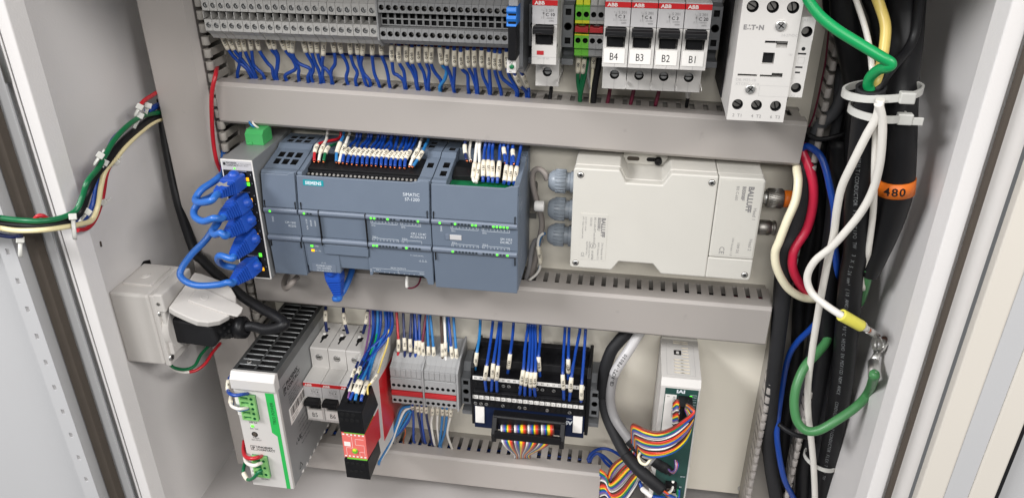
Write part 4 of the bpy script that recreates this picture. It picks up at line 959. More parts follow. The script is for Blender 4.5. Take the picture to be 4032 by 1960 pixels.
# ---- breakers of the lower row
def breaker_low(x, zc, label, sticker):
    t = breaker(x, zc, label, 'C 4', sticker, 'miniature circuit breakers in the lower row', False, False)
    a, b = x+.15, x+17.35
    m = MB().lathe((a+8.2, -45.0, zc+34.2), (a+8.2, -46, zc+34.2), [(0, 3.5), (.12, 3.45), (.12, 3.1)], 20)
    o = part('screw_port', m, [INKG], t)
    part('screw', MB().lathe((a+8.2, -44.9, zc+34.2), (a+8.2, -46, zc+34.2), [(0, 3.15), (.2, 3.1), (.3, 2.6), (.3, 0)], 16).box(a+5.6, a+10.8, -45.3, -45.15, zc+33.8, zc+34.6, 1), [STEEL, DARK], o)
    m = MB().prism([(a+6.6, -36), (a+8.0, -36), (a+8.4, -30), (a+10.2, -28), (a+10.2, -22), (a+6.6, -22), (a+5.2, -25), (a+5.4, -29), (a+6.6, -31)], 'z', zc+44.45, zc+44.75).box(a+3, a+8, -14, -11.5, zc+44.45, zc+44.75)
    part('wire_inlet', m, DARK, t)
    part('clip', MB().lathe((a+6, -22, zc+44.5), (a+6, -22, zc+46), [(0, 1.7), (1.5, 1.5), (1.5, 0)], 12), PAPER, t)
    part('mould_seam', MB().box(b-.15, b+.15, -40, -4, zc+44.5, zc+44.62), INKL, t)
    return t
for k, s in enumerate(('B5', 'B6', 'B7')):
    breaker_low(7.9+17.6*k, -140.0, ['white breaker with sticker B5 standing next to the aluminium power supply', 'white breaker with partly hidden B6 sticker, between two neighbours', 'white breaker mostly hidden behind the black and red safety relay'][k], s)
# ---- safety relay
t = thing('safety_relay', 'black and red safety relay with red side panel and orange-red front', 'safety relay', (68, -50, -148))
xa, xb = 57.4, 79.4
part('housing', MB().prism([(0, -92), (-29, -92), (-82, -104.4), (-82, -191), (-40, -200), (0, -200)], 'x', xa, xb), WHITE, t, .4)
m = MB().prism([(-69.5, -134.8), (-80.5, -104.0), (-110.4, -110.4), (-109.4, -135.6)], 'x', xa-.2, xb+.3); part('upper_terminal', m, BLACK, t, .5)
m = MB().prism([(-78, -169.3), (-109, -167.2), (-108.6, -190.2), (-75.5, -187.4)], 'x', xa-.2, xb+.3); part('lower_terminal', m, BLACK, t, .5)
part('red_core', MB().prism([(-70, -138.4), (-108.2, -136.8), (-108.2, -165.8), (-71.5, -172.0)], 'x', xa, xb+.2), REDP, t, .4)
part('green_seam', MB().box(xa+3, xb-.5, -108.8, -80, -137.0, -135.9).box(xa+3, xb-.5, -108.8, -80, -167.0, -166), PEG, t)
m = MB(); F = -108.25
m.quad((xa+.2, F, -165.6), (xb, F, -165.6), (xb, F, -137), (xa+.2, F, -137))
def fl(x0, x1, z0, z1): m.box(x0, x1, F-.1, F, z0, z1, 1)
for i in range(6): fl(xa+1+3.6*i, xa+2.8+3.6*i, -139.6, -138.2); fl(xa+1+3.6*i, xa+2.8+3.6*i, -164.6, -163.2)
fl(xa+3, xa+3.25, -163, -154); fl(xa+3, xa+9, -154.2, -154); fl(xa+9, xa+9.25, -154, -141); fl(xa+12, xa+20, -143.6, -143.4); fl(xa+12, xa+12.25, -150, -143.4); fl(xa+12, xa+20, -150.2, -150); fl(xa+19.8, xa+20, -162, -150); fl(xa+15, xa+20, -158.2, -158); fl(xa+15, xa+15.2, -163, -158); fl(xa+5.6, xa+8, -141, -140.8)
m.box(xa+1.6, xa+7.4, F-.12, F, -152.4, -147.4, 2)
part('front_panel', m, [REDF, PAPER, PAPER], t)
part('dial', MB().lathe((xa+11, F, -157), (xa+11, F-1.6, -157), [(0, 2.6), (1.2, 2.4), (1.2, 0)], 16).box(xa+10.2, xa+11.8, F-1.7, F-1.2, -159, -155, 0), PEG, t); part('lamp', MB().box(xa+9.6, xa+12.6, F-1.9, F-1.1, -156, -154.4), PEY, t)
for zz, n, dx, y0 in ((-114.6, 3, 4.2, -110.4), (-121.0, 4, 2.6, -110.1), (-172.6, 4, 2.6, -109.05), (-182, 3, 5.0, -108.95)):
    for i in range(n): part('terminal_opening', MB().cyl((xa+dx+4.9*i, y0-.2, zz), (xa+dx+4.9*i, y0+1.4, zz), 2.0, 14), DARK, t)
m = MB()
for i in range(3): m.box(xa+4.4+5.2*i, xa+7.6+5.2*i, -104, -92, -106.2, -105.2)
part('wire_openings', m, DARK, t)
part('side_panel', MB().prism([(-6, -117), (-62, -112.6), (-62.8, -184), (-3, -185.4)], 'x', xb, xb+.35), REDP, t)
# ---- lower grey terminals with red cross connectors
G3 = 'grey spring terminals with red cross connectors'
x0 = 84.7; w = 5.1
st3 = thing('terminal_block', '', 'terminal block', (x0, 0, -130), G3)
m = MB().prism([(-2, -100), (-30, -103), (-38, -108), (-44.6, -110), (-44.6, -120.4), (-41.5, -121), (-44.6, -122), (-44.8, -122.1), (-39.6, -122.2), (-39.6, -135), (-36, -135.4), (-36, -142), (-39.6, -142.6), (-39.6, -151), (-38, -152), (-2, -154)], 'x', x0+.06, x0+w)
m.hole((x0+.06, -45, -135), X, Z, w-.06, 12.8, 2.5, 5.2, 1.75, 5, 0, 1, 16, 1, 5.6)
m.hole((x0+.06, -45, -151), X, Z, w-.06, 8.4, 2.5, 3.4, 1.75, 5, 0, 1, 16, 1, 5.6)
part('housing', m, [TERMS, DARK], st3)
part('marker', MB().box(x0+.3, x0+w-.2, -45, -44.5, -119.6, -111.4), TERMS, st3, .2)
bl = [st3]
order = ['first', 'second', 'third', 'fourth', 'fifth', 'sixth']
for i in range(1, 12): bl.append(dup(st3, (x0+w*i+(1.9 if i >= 6 else 0), 0, -130)))
for i, b_ in enumerate(bl): b_['label'] = 'grey spring terminal crossed by the %s red bar, %s of six from its left end' % (('left', 'right')[i // 6], order[i % 6])
t = thing('end_plate', 'grey end plate between the two groups of red-barred terminals', 'end plate', (115.5, 0, -130)); part('plate', MB().prism([(-2, -98), (-40, -106), (-46, -109), (-46, -152), (-2, -155)], 'x', 115.6, 117.0), TERMS, t, .2)
t = thing('end_plate', 'grey end plate closing the red-barred terminals beside the end clamp', 'end plate', (149, 0, -130)); part('plate', MB().prism([(-2, -97), (-34, -103), (-46, -109), (-46, -153), (-30, -157), (-2, -157)], 'x', 148.2, 150.2), TERMS, t, .2)
for x, l in ((84.8, 'long red cross connector bar in the left half of the lower terminals'), (117.4, 'long red cross connector bar in the right half of the lower terminals')):
    m = MB().box(x, x+30.4, -46, -36, -141.2, -136.2); m.box(x+.3, x+30, -46.4, -45.8, -138.6, -137.6); single('jumper', m, REDD, l, 'jumper', 'red cross connectors', (x, -40, -140), .4)
clamp(150.6, 'grey end clamp between the red-barred terminals and the black terminal board', -137, -35, CLAMP, 8.6); clamp(272.4, 'grey end clamp at the right end of the black terminal board', -137, -35, CLAMP, 8.6)
# ---- breakout terminal board
t = thing('terminal_board', 'black forty way screw terminal board with a rainbow ribbon plug', 'terminal board', (217, 0, -130))
xa, xb = 162.6, 271.6
part('carrier', MB().prism([(-2, -98), (-34, -98), (-36, -104), (-42, -166), (-2, -166)], 'x', xa, xb), BLACK, t, .5)
for q, x in enumerate((xa-.2, xb-2.6)): part('end_cheek', MB().prism([(-2, -94), (-38, -94), (-46, -100), (-46, -166), (-40, -169), (-2, -169)], 'x', x, x+3.2), BLACK, t, .5)
part('rear_ridge', MB().box(xa+3, xb-3, -16, -10, -98.2, -91), BLACK, t, .5)
part('upper_step', MB().prism([(-20, -97), (-34, -97), (-34, -106), (-48, -108), (-48.5, -121.5), (-20, -121.5)], 'x', xa+2.8, xb-2.8), BLACK, t, .3)
part('lower_step', MB().prism([(-20, -120), (-42, -120.6), (-50, -124), (-52, -138.8), (-20, -138.8)], 'x', xa+2.8, xb-2.8), BLACK, t, .3)
part('circuit_board', MB().box(xa+3, xb-3, -49, -47.4, -167, -138.5), PCB, t)
def nums(y, z, h, seq, xs0, pitch, name):
    m = MB().box(xa+2.2, xb-4.4, y, y+.5, z-.7, z+h+.9)
    for i, n_ in enumerate(seq): m.text(str(n_), (xs0+pitch*i+.9, y, z+h), -X, -Z, h, 1, 'C', sx=.9)
    return part(name, m, [PAPER, INK], t)
nums(-48.9, -110.4, 2.2, list(range(40, 0, -2)), xa+4.0, 5.15, 'number_strip')
nums(-51.2, -130.6, 2.2, list(range(39, 0, -2)), xa+4.0, 5.15, 'number_strip')
o = None
rnd = random.Random(5)
for row, (y_, z_) in enumerate(((-48.75, -115.6), (-52.1, -136.0))):
    for i in range(20):
        x = xa+4.9+5.15*i
        m = MB().lathe((x, y_+.1, z_), (x, y_-.12, z_), [(0, 2.0), (.14, 2.0), (.14, 1.7)], 14, 1).lathe((x, y_, z_), (x, y_-.2, z_), [(0, 1.7), (.16, 1.7), (.16, 0)], 14, 0)
        g = rnd.uniform(0, 3); e = MB().box(x-1.5, x+1.5, y_-.24, y_-.15, z_-.28, z_+.28); e.xf(Matrix.Translation(V((x, 0, z_))) @ Matrix.Rotation(g, 4, 'Y') @ Matrix.Translation(-V((x, 0, z_)))); m.add(e.v, e.f, 1)
        part('screw', m, [STEEL if rnd.random() < .4 else BLACK, DARK], t)
m = MB()
for i in range(20): m.box(xa+3.2+5.15*i, xa+6.6+5.15*i, -41.6, -39, -120.62, -120.4).box(xa+3.2+5.15*i, xa+6.6+5.15*i, -33.6, -30, -97.02, -96.8)
for i in range(21): m.box(xa+2.6+5.12*i, xa+2.9+5.12*i, -52.15, -44, -138, -124)
part('wire_openings', m, DARK, t)
for x in (xa+4.0, xb-13.2): part('label_tile', MB().box(x, x+8.6, -50.2, -49, -160.6, -141.4), PAPER, t, .3)
m = MB(); m.text('IMRC40', (198.0, -49.1, -144.4), -X, -Z, 2.4, 0); m.text('ASI', (257.6, -49.1, -148.6), -X, -Z, 4.2, 0, bold=.05); m.text('PW-RT1-1200 8148', (257.0, -49.1, -145.2), -X, -Z, 1.1, 0)
part('print', m, INKW, t)
m = MB().prism([(-49, -143.6), (-57.5, -143.6), (-58.5, -145), (-58.5, -152.5), (-49, -156)], 'x', 184.6, 252.0)
part('ribbon_header', m, BLACK, t, .6)
m = MB().box(187.6, 249.4, -67.8, -64.4, -162.2, -154.4); part('strain_relief', m, BLACK, t, .4)
m = MB()
for x in (184.6, 247.6): m.prism([(-49, -145), (-59, -144.5), (-67.5, -158), (-66, -168), (-57, -166), (-49, -158)], 'x', x, x+4.4)
part('ejector_latch', m, BLACK, t, .5)
# ---- axis controller at the right
t = thing('axis_controller', 'tall white axis controller with dark green front and ribbon cable', 'controller', (350, 0, -175))
xa, xb, YC = 333.0, 366.6, -61
part('housing', MB().prism([(7.9, -85.5), (-54, -85.5), (-57.5, -87.2), (YC, -89.5), (YC, -268), (7.9, -268)], 'x', xa, xb), WHITE, t, .6)
part('rear_fin', MB().box(xa+.6, xb-.4, 1.5, 7.9, -85, -80.6), IVORY, t, .4)
m = MB()
m.grid((xa, -57.3, -82.2), X, Y, [0, 8.4, 11.2, 17.6, 18.6, 24.4, 27, 33.6], [0, 7.5, 9.3, 12.2, 14, 16.9, 18.7, 21.6, 23.4, 26.3, 28.1, 31.5, 33, 36, 37.5, 40.5, 42, 45, 46.5, 50, 51.4, 53.4, 54.6, 56, 58.8],
 {(k, r) for k in (2, 3, 4) for r in (1, 3, 5, 7, 9)} | {(4, 11), (4, 13), (4, 15), (4, 17)} | {(k, r) for k in (2, 3, 4) for r in (20, 22)}, 2.5, 0, 1, 1, 5.2)
m.prism([(-57.3, -82.2), (-60.9, -88.6), (-60.9, -90), (-57.3, -90)], 'x', xa, xb)
for x0, x1, y0, y1 in ((4.6, 29.2, -52.6, -52.3), (4.6, 29.2, -6, -5.7), (4.6, 4.9, -52.6, -5.7), (28.9, 29.2, -52.6, -5.7)): m.box(xa+x0, xa+x1, y0, y1, -82.2, -82.12, 2)
part('cooling_slots', m, [WHITE, SLEEVE, INKL], t)
m = MB()
c = V((xa+14.6, -19.4, -81.9))
for (x0, x1, y0, y1) in ((-3.2, -1.4, -3.4, 3.4), (1.4, 3.2, -3.4, 3.4), (-1.6, 1.6, -3.6, -2.2), (-1.6, 1.6, 2.2, 3.6)): m.box(c.x+x0, c.x+x1, c.y+y0, c.y+y1, c.z-.34, c.z)
part('emblem', m, INK, t)
F = YC-.1
m = MB().box(xa+4, xb-1.6, F-.25, F+.2, -267, -90.4)
m.box(xa+4.2, xb-18, F-.35, F-.2, -133, -129, 0)
part('front_panel', m, IAIG, t)
fx = F-.27
m = MB().text('IAI', (xa+13.6, fx, -94.6), X, Z, 3.4, 0, bold=.05, sx=1.35)
for i, (s, z_) in enumerate((('ENC', -190), ('BK', -203), ('PG', -226), ('MOT', -243), ('SG', -238+6), ('24V', -252), ('0V', -259))): m.text(s, (xb-7, fx, z_), X, Z, 1.6, 0)
for z_ in (-98.2, -103, -106, -109): m.box(xb-8.2, xb-2.6, fx-.06, fx, z_, z_+.2).box(xb-8.2, xb-2.6, fx-.06, fx, z_+2.2, z_+2.4)
part('print', m, INKW, t)
part('status_lamp', MB().box(xb-8.6, xb-6.4, fx-.4, fx, -98.4, -96.8), LEDG, t)
m = MB().box(xa+4.6, xa+14.2, fx-.1, fx, -138.6, -97); m.text('RCP2-SA6C-I-42P-12-250-P1', (xa+11.2, fx-.1, -98.6), -Z, X, 2.0, 1, sx=.72); m.text('S/N', (xa+6, fx-.1, -99.6), X, Z, 1.1, 1)
part('type_label', m, [PAPER, INK], t)
m = MB().box(xa+15.6, xa+27.2, F-15, F, -115, -97).box(xa+15.2, xa+27.6, F-11, F, -113.5, -98.5); o = part('io_connector', m, BLACK, t, .5)
part('latch', MB().box(xa+16.8, xa+18.4, F-16, F-14, -113, -99).box(xa+24.6, xa+26.2, F-16, F-14, -113, -99), BLACKM, o, .3)
part('pull_tab', MB().box(xa+19.2, xa+23.2, F-8, F-6.8, -138, -114), CLEAR, o, .3)
m = MB().box(xa+14, xa+24, F-4, F, -207, -196); m.box(xa+15.4, xa+23, F-4.2, F-3.9, -205, -202, 1); part('jog_connector', m, [BLACK, STEELD], t, .3)
part('sensor_connector', MB().box(xa+17.6, xa+25.2, F-9, F, -229, -209), WHITE, t, .6)
part('motor_connector', MB().box(xa+8, xa+25.4, F-10, F, -250, -238), BLACK, t, .6)
# ================================================================ conductors
def wire(name, label, cat, pts, r, m, group, sleeve=None, txt=None, tip=None, smat=SLEEVE, n=8, seg=6, ferr=None):
    """a conductor along pts (mm); sleeve=(i0,i1) wraps a marker round the part between two path points"""
    P = [V(p) for p in pts]; t = thing(name, label, cat, P[-1], group)
    S = spline(P, seg)
    part('insulation', MB().tube(S, r, n), m, t)
    if sleeve:
        ia, ib = sorted((P.index(V(sleeve[0])), P.index(V(sleeve[1])))); Q = S[ia*seg:ib*seg+1]
        a, b = Q[0], Q[-1]; d = (b-a).normalized(); R_ = [r+.46]+[r+.56]*(len(Q)-2)+[r+.46]
        o = part('marker_sleeve', MB().tube(Q, R_, 12), smat, t)
        if txt:
            mid = Q[len(Q)//2]; to = (EYE-mid).normalized(); to = (to-d*to.dot(d)).normalized()
            e = -d if d.z < 0 else d
            part('marker_print', MB().text(txt, mid+to*(r+.6), e, to.cross(e), 1.9, 0, 'C', off=.05, bold=.03).xf(Matrix.Translation(-to.cross(e)*.95)), INK, o)
    if tip: part('copper_tip', MB().tube([tip[0], tip[1]], r*.72, 6), COPPER, t)
    return t
GB = 'blue wires with printed sleeves under the screw terminals'
BW = [((385, 312), (445, 438), [(520, 530), (600, 600), (635, 655)]), ((440, 312), (495, 440), [(580, 545), (660, 650)]), ((510, 325), (550, 450), [(545, 560), (525, 655)]),
 ((565, 315), (592, 448), [(635, 550), (672, 630)]), ((630, 315), (650, 440), [(665, 560), (700, 610), (748, 655)]), ((690, 315), (718, 442), [(785, 550), (830, 600), (842, 668)]),
 ((775, 310), (820, 430), [(872, 500), (875, 580), (862, 660)]), ((825, 312), (855, 432), [(885, 500), (880, 590), (868, 660)]), ((895, 315), (945, 440), [(1015, 530), (1035, 610), (945, 668)]),
 ((960, 330), (988, 457), [(1040, 550), (1066, 610), (1062, 662)]), ((1015, 325), (1010, 465), [(1060, 555), (1165, 610), (1145, 685)]), ((1095, 322), (1130, 460), [(1185, 560), (1192, 620), (1175, 680)]),
 ((1155, 325), (1180, 462), [(1212, 560), (1240, 620), (1256, 690)]), ((1215, 335), (1230, 465), [(1258, 560), (1278, 600), (1275, 680)]), ((1290, 345), (1280, 488), [(1272, 580), (1310, 615), (1352, 675)]),
 ((1355, 335), (1378, 458), [(1385, 560), (1352, 620), (1352, 690)]), ((1415, 340), (1442, 468), [(1480, 540), (1498, 610), (1483, 692)]), ((1510, 340), (1522, 475), [(1545, 570), (1580, 640), (1565, 712)]),
 ((1575, 340), (1585, 478), [(1600, 570), (1625, 640), (1645, 712)]), ((1635, 345), (1625, 485), [(1612, 570), (1640, 650), (1690, 712)]), ((1715, 345), (1712, 482), [(1720, 580), (1735, 660), (1765, 728)]), ((1787, 355), (1795, 482), [(1830, 580), (1850, 660), (1862, 740)])]
for (a, b, rest), nm in zip(BW, IN):
    top = at('B', *a, -21); bot = at('B', *b, -19)
    P = [top+(top-bot).normalized()*6, top, bot]+[at('B', x, y, -17+3*(i+1)/len(rest)) for i, (x, y) in enumerate(rest)]
    P.append(P[-1]+V((random.uniform(-2, 2), 3, -9)))
    wire('control_wire', 'blue wire with sleeve %s, %s from the left below the screw terminals' % (nm, NTH[IN.index(nm)]), 'wire', P, 1.45, BLUE, GB, (top, bot), nm)
GQ = 'blue wires with printed sleeves under the spring terminals'
QW = [((315, 390), (322, 540), [(335, 640), (370, 665), (420, 712)]), ((380, 402), (385, 550), [(425, 630), (438, 735)]), ((445, 392), (450, 540), [(495, 620), (525, 690), (535, 745)]), ((495, 415), (498, 555), [(530, 640), (542, 748)]),
 ((555, 405), (556, 548), [(600, 640), (620, 745)]), ((620, 405), (625, 550), [(648, 630), (640, 750)]), ((670, 410), (665, 555), [(700, 640), (750, 710)]), ((740, 415), (760, 565), [(800, 620), (785, 700), (742, 768)]),
 ((808, 430), (802, 572), [(830, 650), (860, 770)]), ((868, 442), (872, 582), [(870, 660), (864, 772)]), ((925, 455), (935, 600), [(985, 660), (992, 775)]), ((985, 440), (995, 590), [(1030, 670), (1062, 780)]),
 ((1043, 442), (1048, 588), [(1062, 680), (1075, 785)]), ((1108, 442), (1113, 590), [(1125, 680), (1172, 782)]), ((1172, 455), (1175, 605), [(1183, 700), (1188, 795)]), ((1225, 465), (1226, 608), [(1245, 690), (1280, 800)]),
 ((1270, 470), (1270, 615), [(1295, 690), (1350, 740), (1415, 800)]), ((1328, 455), (1336, 595), [(1360, 680), (1425, 795)])]
for i, ((a, b, rest), nm) in enumerate(zip(QW, QN)):
    top = at('C', *a, -23); bot = at('C', *b, -20)
    P = [top+(top-bot).normalized()*9+V((0, 4, 0)), top, bot]+[at('C', x, y, -18+3*(j+1)/len(rest)) for j, (x, y) in enumerate(rest)]
    P.append(P[-1]+V((random.uniform(-1, 1), 3, -9)))
    wire('control_wire', 'blue wire with sleeve %s, %s from the left below the spring terminals' % (nm, NTH[i]), 'wire', P, 1.45, BLUE if i != 7 else TEALB, GQ, (top, bot), nm)
for (a, b, c, l) in (((1405, 660), (1450, 752), (1500, 812), 'blue wire with slanted cream sleeve right under the blue-clipped relay'), ((1470, 660), (1518, 765), (1525, 812), 'blue wire with shaded cream sleeve behind the relay, by the C 10 breaker')):
    k = 0 if a[0] < 1450 else 8
    top, bot = at('C', *a, -34+k), at('C', *b, -26+k); e = at('C', *c, -18)
    wire('control_wire', l, 'wire', [top+(top-bot)*.3, top, bot, e, e+V((0, 3, -8))], 1.3, BLUE, 'blue wires under the relay', (top, bot), '121')
# thin wires behind
P = [at('B', 1300, 478, -2), at('B', 1500, 482, -2), at('B', 1789, 496, -2), at('B', 1920, 500, -2)]
single('wire', MB().tube(spline(P), 1.2, 8), NAVY, 'blue wire running level behind the sleeves on the back plate', 'wire')
# earth wires under the yellow-green terminals
for l, mt, r, s0, s1, rest, tx in (('green wire with white sleeve under the left yellow-green terminal', GRND, 1.45, (512, 500), (503, 640), [(505, 740), (520, 835)], '100'),
  ('green wire with short white sleeve under the right yellow-green terminal', GRND, 1.3, (562, 515), (545, 645), [(530, 740), (522, 838)], '100'),
  ('green thick wire without sleeve under the right yellow-green terminal', GRND, 1.8, None, None, [(590, 470), (585, 560), (555, 700), (525, 838)], None),
  ('cream wire with white sleeve under the left grey jumper terminal', CREAM2, 1.2, (645, 488), (637, 600), [(625, 720), (618, 845)], '142'),
  ('violet grey wire under the left grey jumper terminal', CABLEG, 1.1, None, None, [(615, 490), (598, 580), (595, 680), (622, 800), (632, 848)], None),
  ('black wire under the right grey jumper terminal beside B4', CABLE, 2.6, None, None, [(700, 480), (690, 560), (660, 700), (640, 850)], None)):
    pts = [at('D', x, y, -20) for x, y in rest]
    if s0:
        a, b = at('D', *s0, -24), at('D', *s1, -22); wire('wire', l, 'wire', [a+(a-b)*.4, a, b]+pts+[pts[-1]+V((0, 2, -8))], r, mt, 'wires under the yellow-green and grey terminals', (a, b), tx)
    else: wire('wire', l, 'wire', pts+[pts[-1]+V((0, 2, -8))], r, mt, 'wires under the yellow-green and grey terminals')
# breaker outgoing wires
for (x, l, mt) in ((790, 'dark red wire entering the slot under breaker B4', MAROON), (1000, 'dark red wire entering the slot under breaker B3', MAROON), (1225, 'dark red wire entering the slot under breaker B2', MAROON), (270, 'black wire entering the slot under the C 10 breaker', CABLE)):
    a = at('D', x, 770, -20); wire('wire', l, 'wire', [a, a+V((-.5, 2, -5)), a+V((-2, 4, -16))], 1.5, mt, 'wires under the upper breakers')
a, b = at('D', 1472, 790, -20), at('D', 1472, 855, -16)
wire('wire', 'black wire with white sleeve under breaker B1', 'wire', [a+V((0, 0, 4)), a, b, b+V((0, 3, -9))], 1.4, CABLE, 'wires under the upper breakers', (a, b), None, smat=PAPER)

# ---------------------------------------------------------------- CPU upper terminals
GC = 'ferruled wires in the upper terminal row of the controller'
CW = [((462, 130), (440, 188), (437, 247), REDW, 'red wire with white sleeve at the left end of the controller terminals', [(530, 105), (620, 80)]),
 ((505, 130), (480, 190), (470, 247), WHT, 'white wire with white sleeve between the red and the green controller wires', [(525, 90), (530, 60)]),
 ((542, 145), (517, 192), (505, 248), GRND, 'green wire with white sleeve near the left end of the controller terminals', [(590, 125), (630, 110)]),
 ((625, 112), (600, 188), (597, 252), TEALB, 'pale blue wire with a wide cream sleeve in the controller terminals', [(645, 75), (650, 55)]),
 ((662, 128), (632, 200), (618, 257), WHT, 'white and blue wire with sleeve 142 in the controller terminals', [(680, 80), (690, 60)])]
tops = [(690, 158), (737, 155), (770, 160), (808, 162), (842, 165), (872, 166), (910, 170), (940, 173), (967, 172), (1010, 180), (1046, 184), (1078, 182), (1106, 184), (1133, 174)]
bots = [(652, 202), (692, 206), (725, 210), (757, 212), (792, 214), (826, 216), (862, 220), (894, 222), (928, 222), (962, 226), (998, 230), (1030, 232), (1066, 236), (1100, 232)]
tips = [(645, 257), (676, 262), (711, 266), (745, 270), (785, 272), (817, 273), (853, 275), (885, 278), (922, 282), (955, 283), (990, 287), (1022, 289), (1058, 292), (1092, 293)]
nth = ['first', 'second', 'third', 'fourth', 'fifth', 'sixth', 'seventh', 'eighth', 'ninth', 'tenth', 'eleventh', 'twelfth', 'thirteenth', 'fourteenth']
for i in range(14): CW.append((tops[i], bots[i], tips[i], BLUE, 'blue wire in the top terminal row, %s blue one from the left' % nth[i], [(tops[i][0]+random.uniform(10, 28), tops[i][1]-28), (tops[i][0]+random.uniform(20, 60), 90)]))
CW += [((1190, 160), (1150, 232), (1130, 283), WHT, 'white and blue wire with yellowed sleeve near the right end of the top terminals', [(1205, 115), (1215, 90)]),
 ((1222, 178), (1185, 238), (1153, 285), TEALB, 'pale blue wire with white sleeve at the right end of the top terminals', [(1245, 130), (1262, 100)])]
for k, (a, b, c, mt, l, rest) in enumerate(CW):
    A_, B_, C_ = at('G', *a, -36), at('G', *b, -43), at('G', *c, -49)
    R = [at('G', x, y, -26+10*j) for j, (x, y) in enumerate(rest)]
    wire('control_wire', l, 'wire', [C_, B_, A_]+R+[R[-1]+V((1, 3, 8))], 1.25 if k < 5 or k > 18 else 1.35, mt, GC, (B_, A_), ['12', '14', '11', '', '142'][k] if k < 5 else ('I %d/%d' % ((k-5)//8, (k-5) % 8) if k < 19 else '142'), (C_, C_+(C_-B_).normalized()*1.6))
# signal module terminals
GS = 'sleeved wires in the signal module terminals'
SW = [((680, 262), (668, 370), (682, 400), WHT, 'white wire with cream sleeve 121, leftmost long sleeve in the signal module', (690, 160), '121'), ((715, 265), (693, 385), (690, 405), WHT, 'white wire with cream sleeve 142 overlapping the leftmost one in the signal module', (712, 160), '142'),
 ((745, 245), (740, 360), (740, 400), BLUE, 'blue wire just right of the two white signal module wires', (752, 165), 'I 3/1'), ((778, 245), (780, 362), (776, 402), BLUE, 'blue wire second right of the two white signal module wires', (782, 160), 'I 3/2'),
 ((808, 250), (810, 368), (808, 405), BLUE, 'blue wire third right of the two white signal module wires', (808, 162), 'I 3/3'), ((858, 252), (846, 368), (843, 408), BLUE, 'blue wire alone in the middle right of the signal module', (862, 165), 'I 3/4'),
 ((910, 280), (895, 393), (888, 410), BLUE, 'blue wire first of the three at the right of the signal module', (916, 175), 'I 3/5'), ((945, 287), (930, 398), (925, 412), BLUE, 'blue wire middle of the three at the right of the signal module', (950, 178), 'I 3/6'), ((985, 290), (968, 398), (962, 412), BLUE, 'blue wire last of the three at the right of the signal module', (1008, 180), 'I 3/7')]
for a, b, c, mt, l, u_, tx in SW:
    A_, B_, C_ = at('H', *a, -45), at('H', *b, -56), at('H', *c, -58); U = at('H', *u_, -30)
    wire('control_wire', l, 'wire', [C_, B_, A_, U, U+V((.5, 6, 8))], 1.3, mt, GS, (B_, A_), tx)
for a, b, c, l in (((608, 130), (612, 195), (622, 240), 'dark wire with small sleeve at the left of the signal module'), ((640, 180), (646, 235), (650, 245), 'white wire ending in copper beside the dark signal module wire'), ((890, 150), (895, 200), (900, 255), 'blue wire in the rear signal module row, its sleeve in shade'), ((955, 165), (958, 210), (963, 262), 'blue wire with bare copper end in the rear signal module row')):
    A_, B_, C_ = at('H', *a, -30), at('H', *b, -36), at('H', *c, -42)
    wire('control_wire', l, 'wire', [C_, B_, A_, A_+V((0, 8, 8))], 1.2, WHT if 'white' in l else (NAVY if 'dark' in l else BLUE), GS, (B_, A_) if 'white' not in l else None, None, (C_, C_+(C_-B_).normalized()*2))
# ---------------------------------------------------------------- wires over the lower breakers
GN = 'navy wires over the lower breakers'
for s0, s1, e, u_, l in (((255, 108), (255, 215), (268, 312), (258, 82), 'navy wire with white sleeve entering the top of breaker B5'), ((432, 132), (450, 245), (475, 332), (430, 95), 'navy wire with white sleeve entering the top of breaker B6'), ((668, 118), (648, 238), (625, 330), (680, 85), 'navy wire with white sleeve entering the top of the breaker by the relay')):
    A_, B_, C_ = at('Q', *s0, -12), at('Q', *s1, -20), at('Q', *e, -22)
    wire('control_wire', l, 'wire', [at('Q', *u_, -8)+V((0, 3, 6)), A_, B_, C_], 1.5, NAVY, GN, (A_, B_), '141')
GR = 'wires dropping to the safety relay'
RWS = [([(692, 95), (692, 200), (685, 300), (640, 530), (585, 665), (520, 765), (492, 905), (478, 970)], PURP, .9, (5, 6), '', 'purple wire with sleeve dropping to the safety relay'),
 ([(745, 100), (770, 240), (740, 420), (650, 620), (566, 772)], GRN, 1.0, None, '', 'green wire swinging down to the safety relay sleeves'),
 ([(720, 100), (722, 330), (660, 540), (590, 670), (565, 720), (545, 790)], BLUE, 1.5, None, '', 'blue wire at the left of the bundle above the safety relay'),
 ([(800, 100), (790, 300), (690, 600), (585, 790), (528, 912), (495, 985)], BLUE, 1.4, (3, 4), '160', 'blue wire with sleeve 160, leftmost blue one entering the safety relay'),
 ([(770, 100), (765, 300), (715, 560), (650, 720), (612, 800), (562, 928), (548, 990)], TEALB, 1.4, (4, 5), '142', 'pale blue wire with sleeve 142 at the safety relay'),
 ([(850, 100), (845, 330), (745, 500), (690, 620), (666, 802), (618, 935), (605, 1000)], BLUE, 1.4, (4, 5), '166', 'blue wire with sleeve 166, rightmost blue one entering the safety relay'),
 ([(895, 100), (915, 230), (880, 350), (760, 500), (640, 640), (600, 700)], BLUE, 1.5, None, '', 'blue wire bulging to the right of the bundle above the relay'),
 ([(825, 100), (850, 260), (790, 430), (735, 560), (705, 660), (668, 800)], TEALB, 1.2, None, '', 'teal wire half hidden behind the bundle above the relay'),
 ([(870, 100), (880, 210), (850, 330), (700, 480), (640, 560), (580, 680)], BLUE, 1.5, None, '', 'blue wire crossing behind the bundle above the relay'),
 ([(740, 100), (745, 280), (720, 420), (680, 560), (640, 700)], NAVY, 1.5, None, '', 'dark blue wire inside the bundle above the relay'),
 ([(815, 95), (868, 210), (872, 400), (810, 600), (768, 728), (702, 822), (672, 850), (672, 930)], YEL, .8, (4, 5), '111', 'thin yellow wire with slanted sleeve beside the safety relay')]
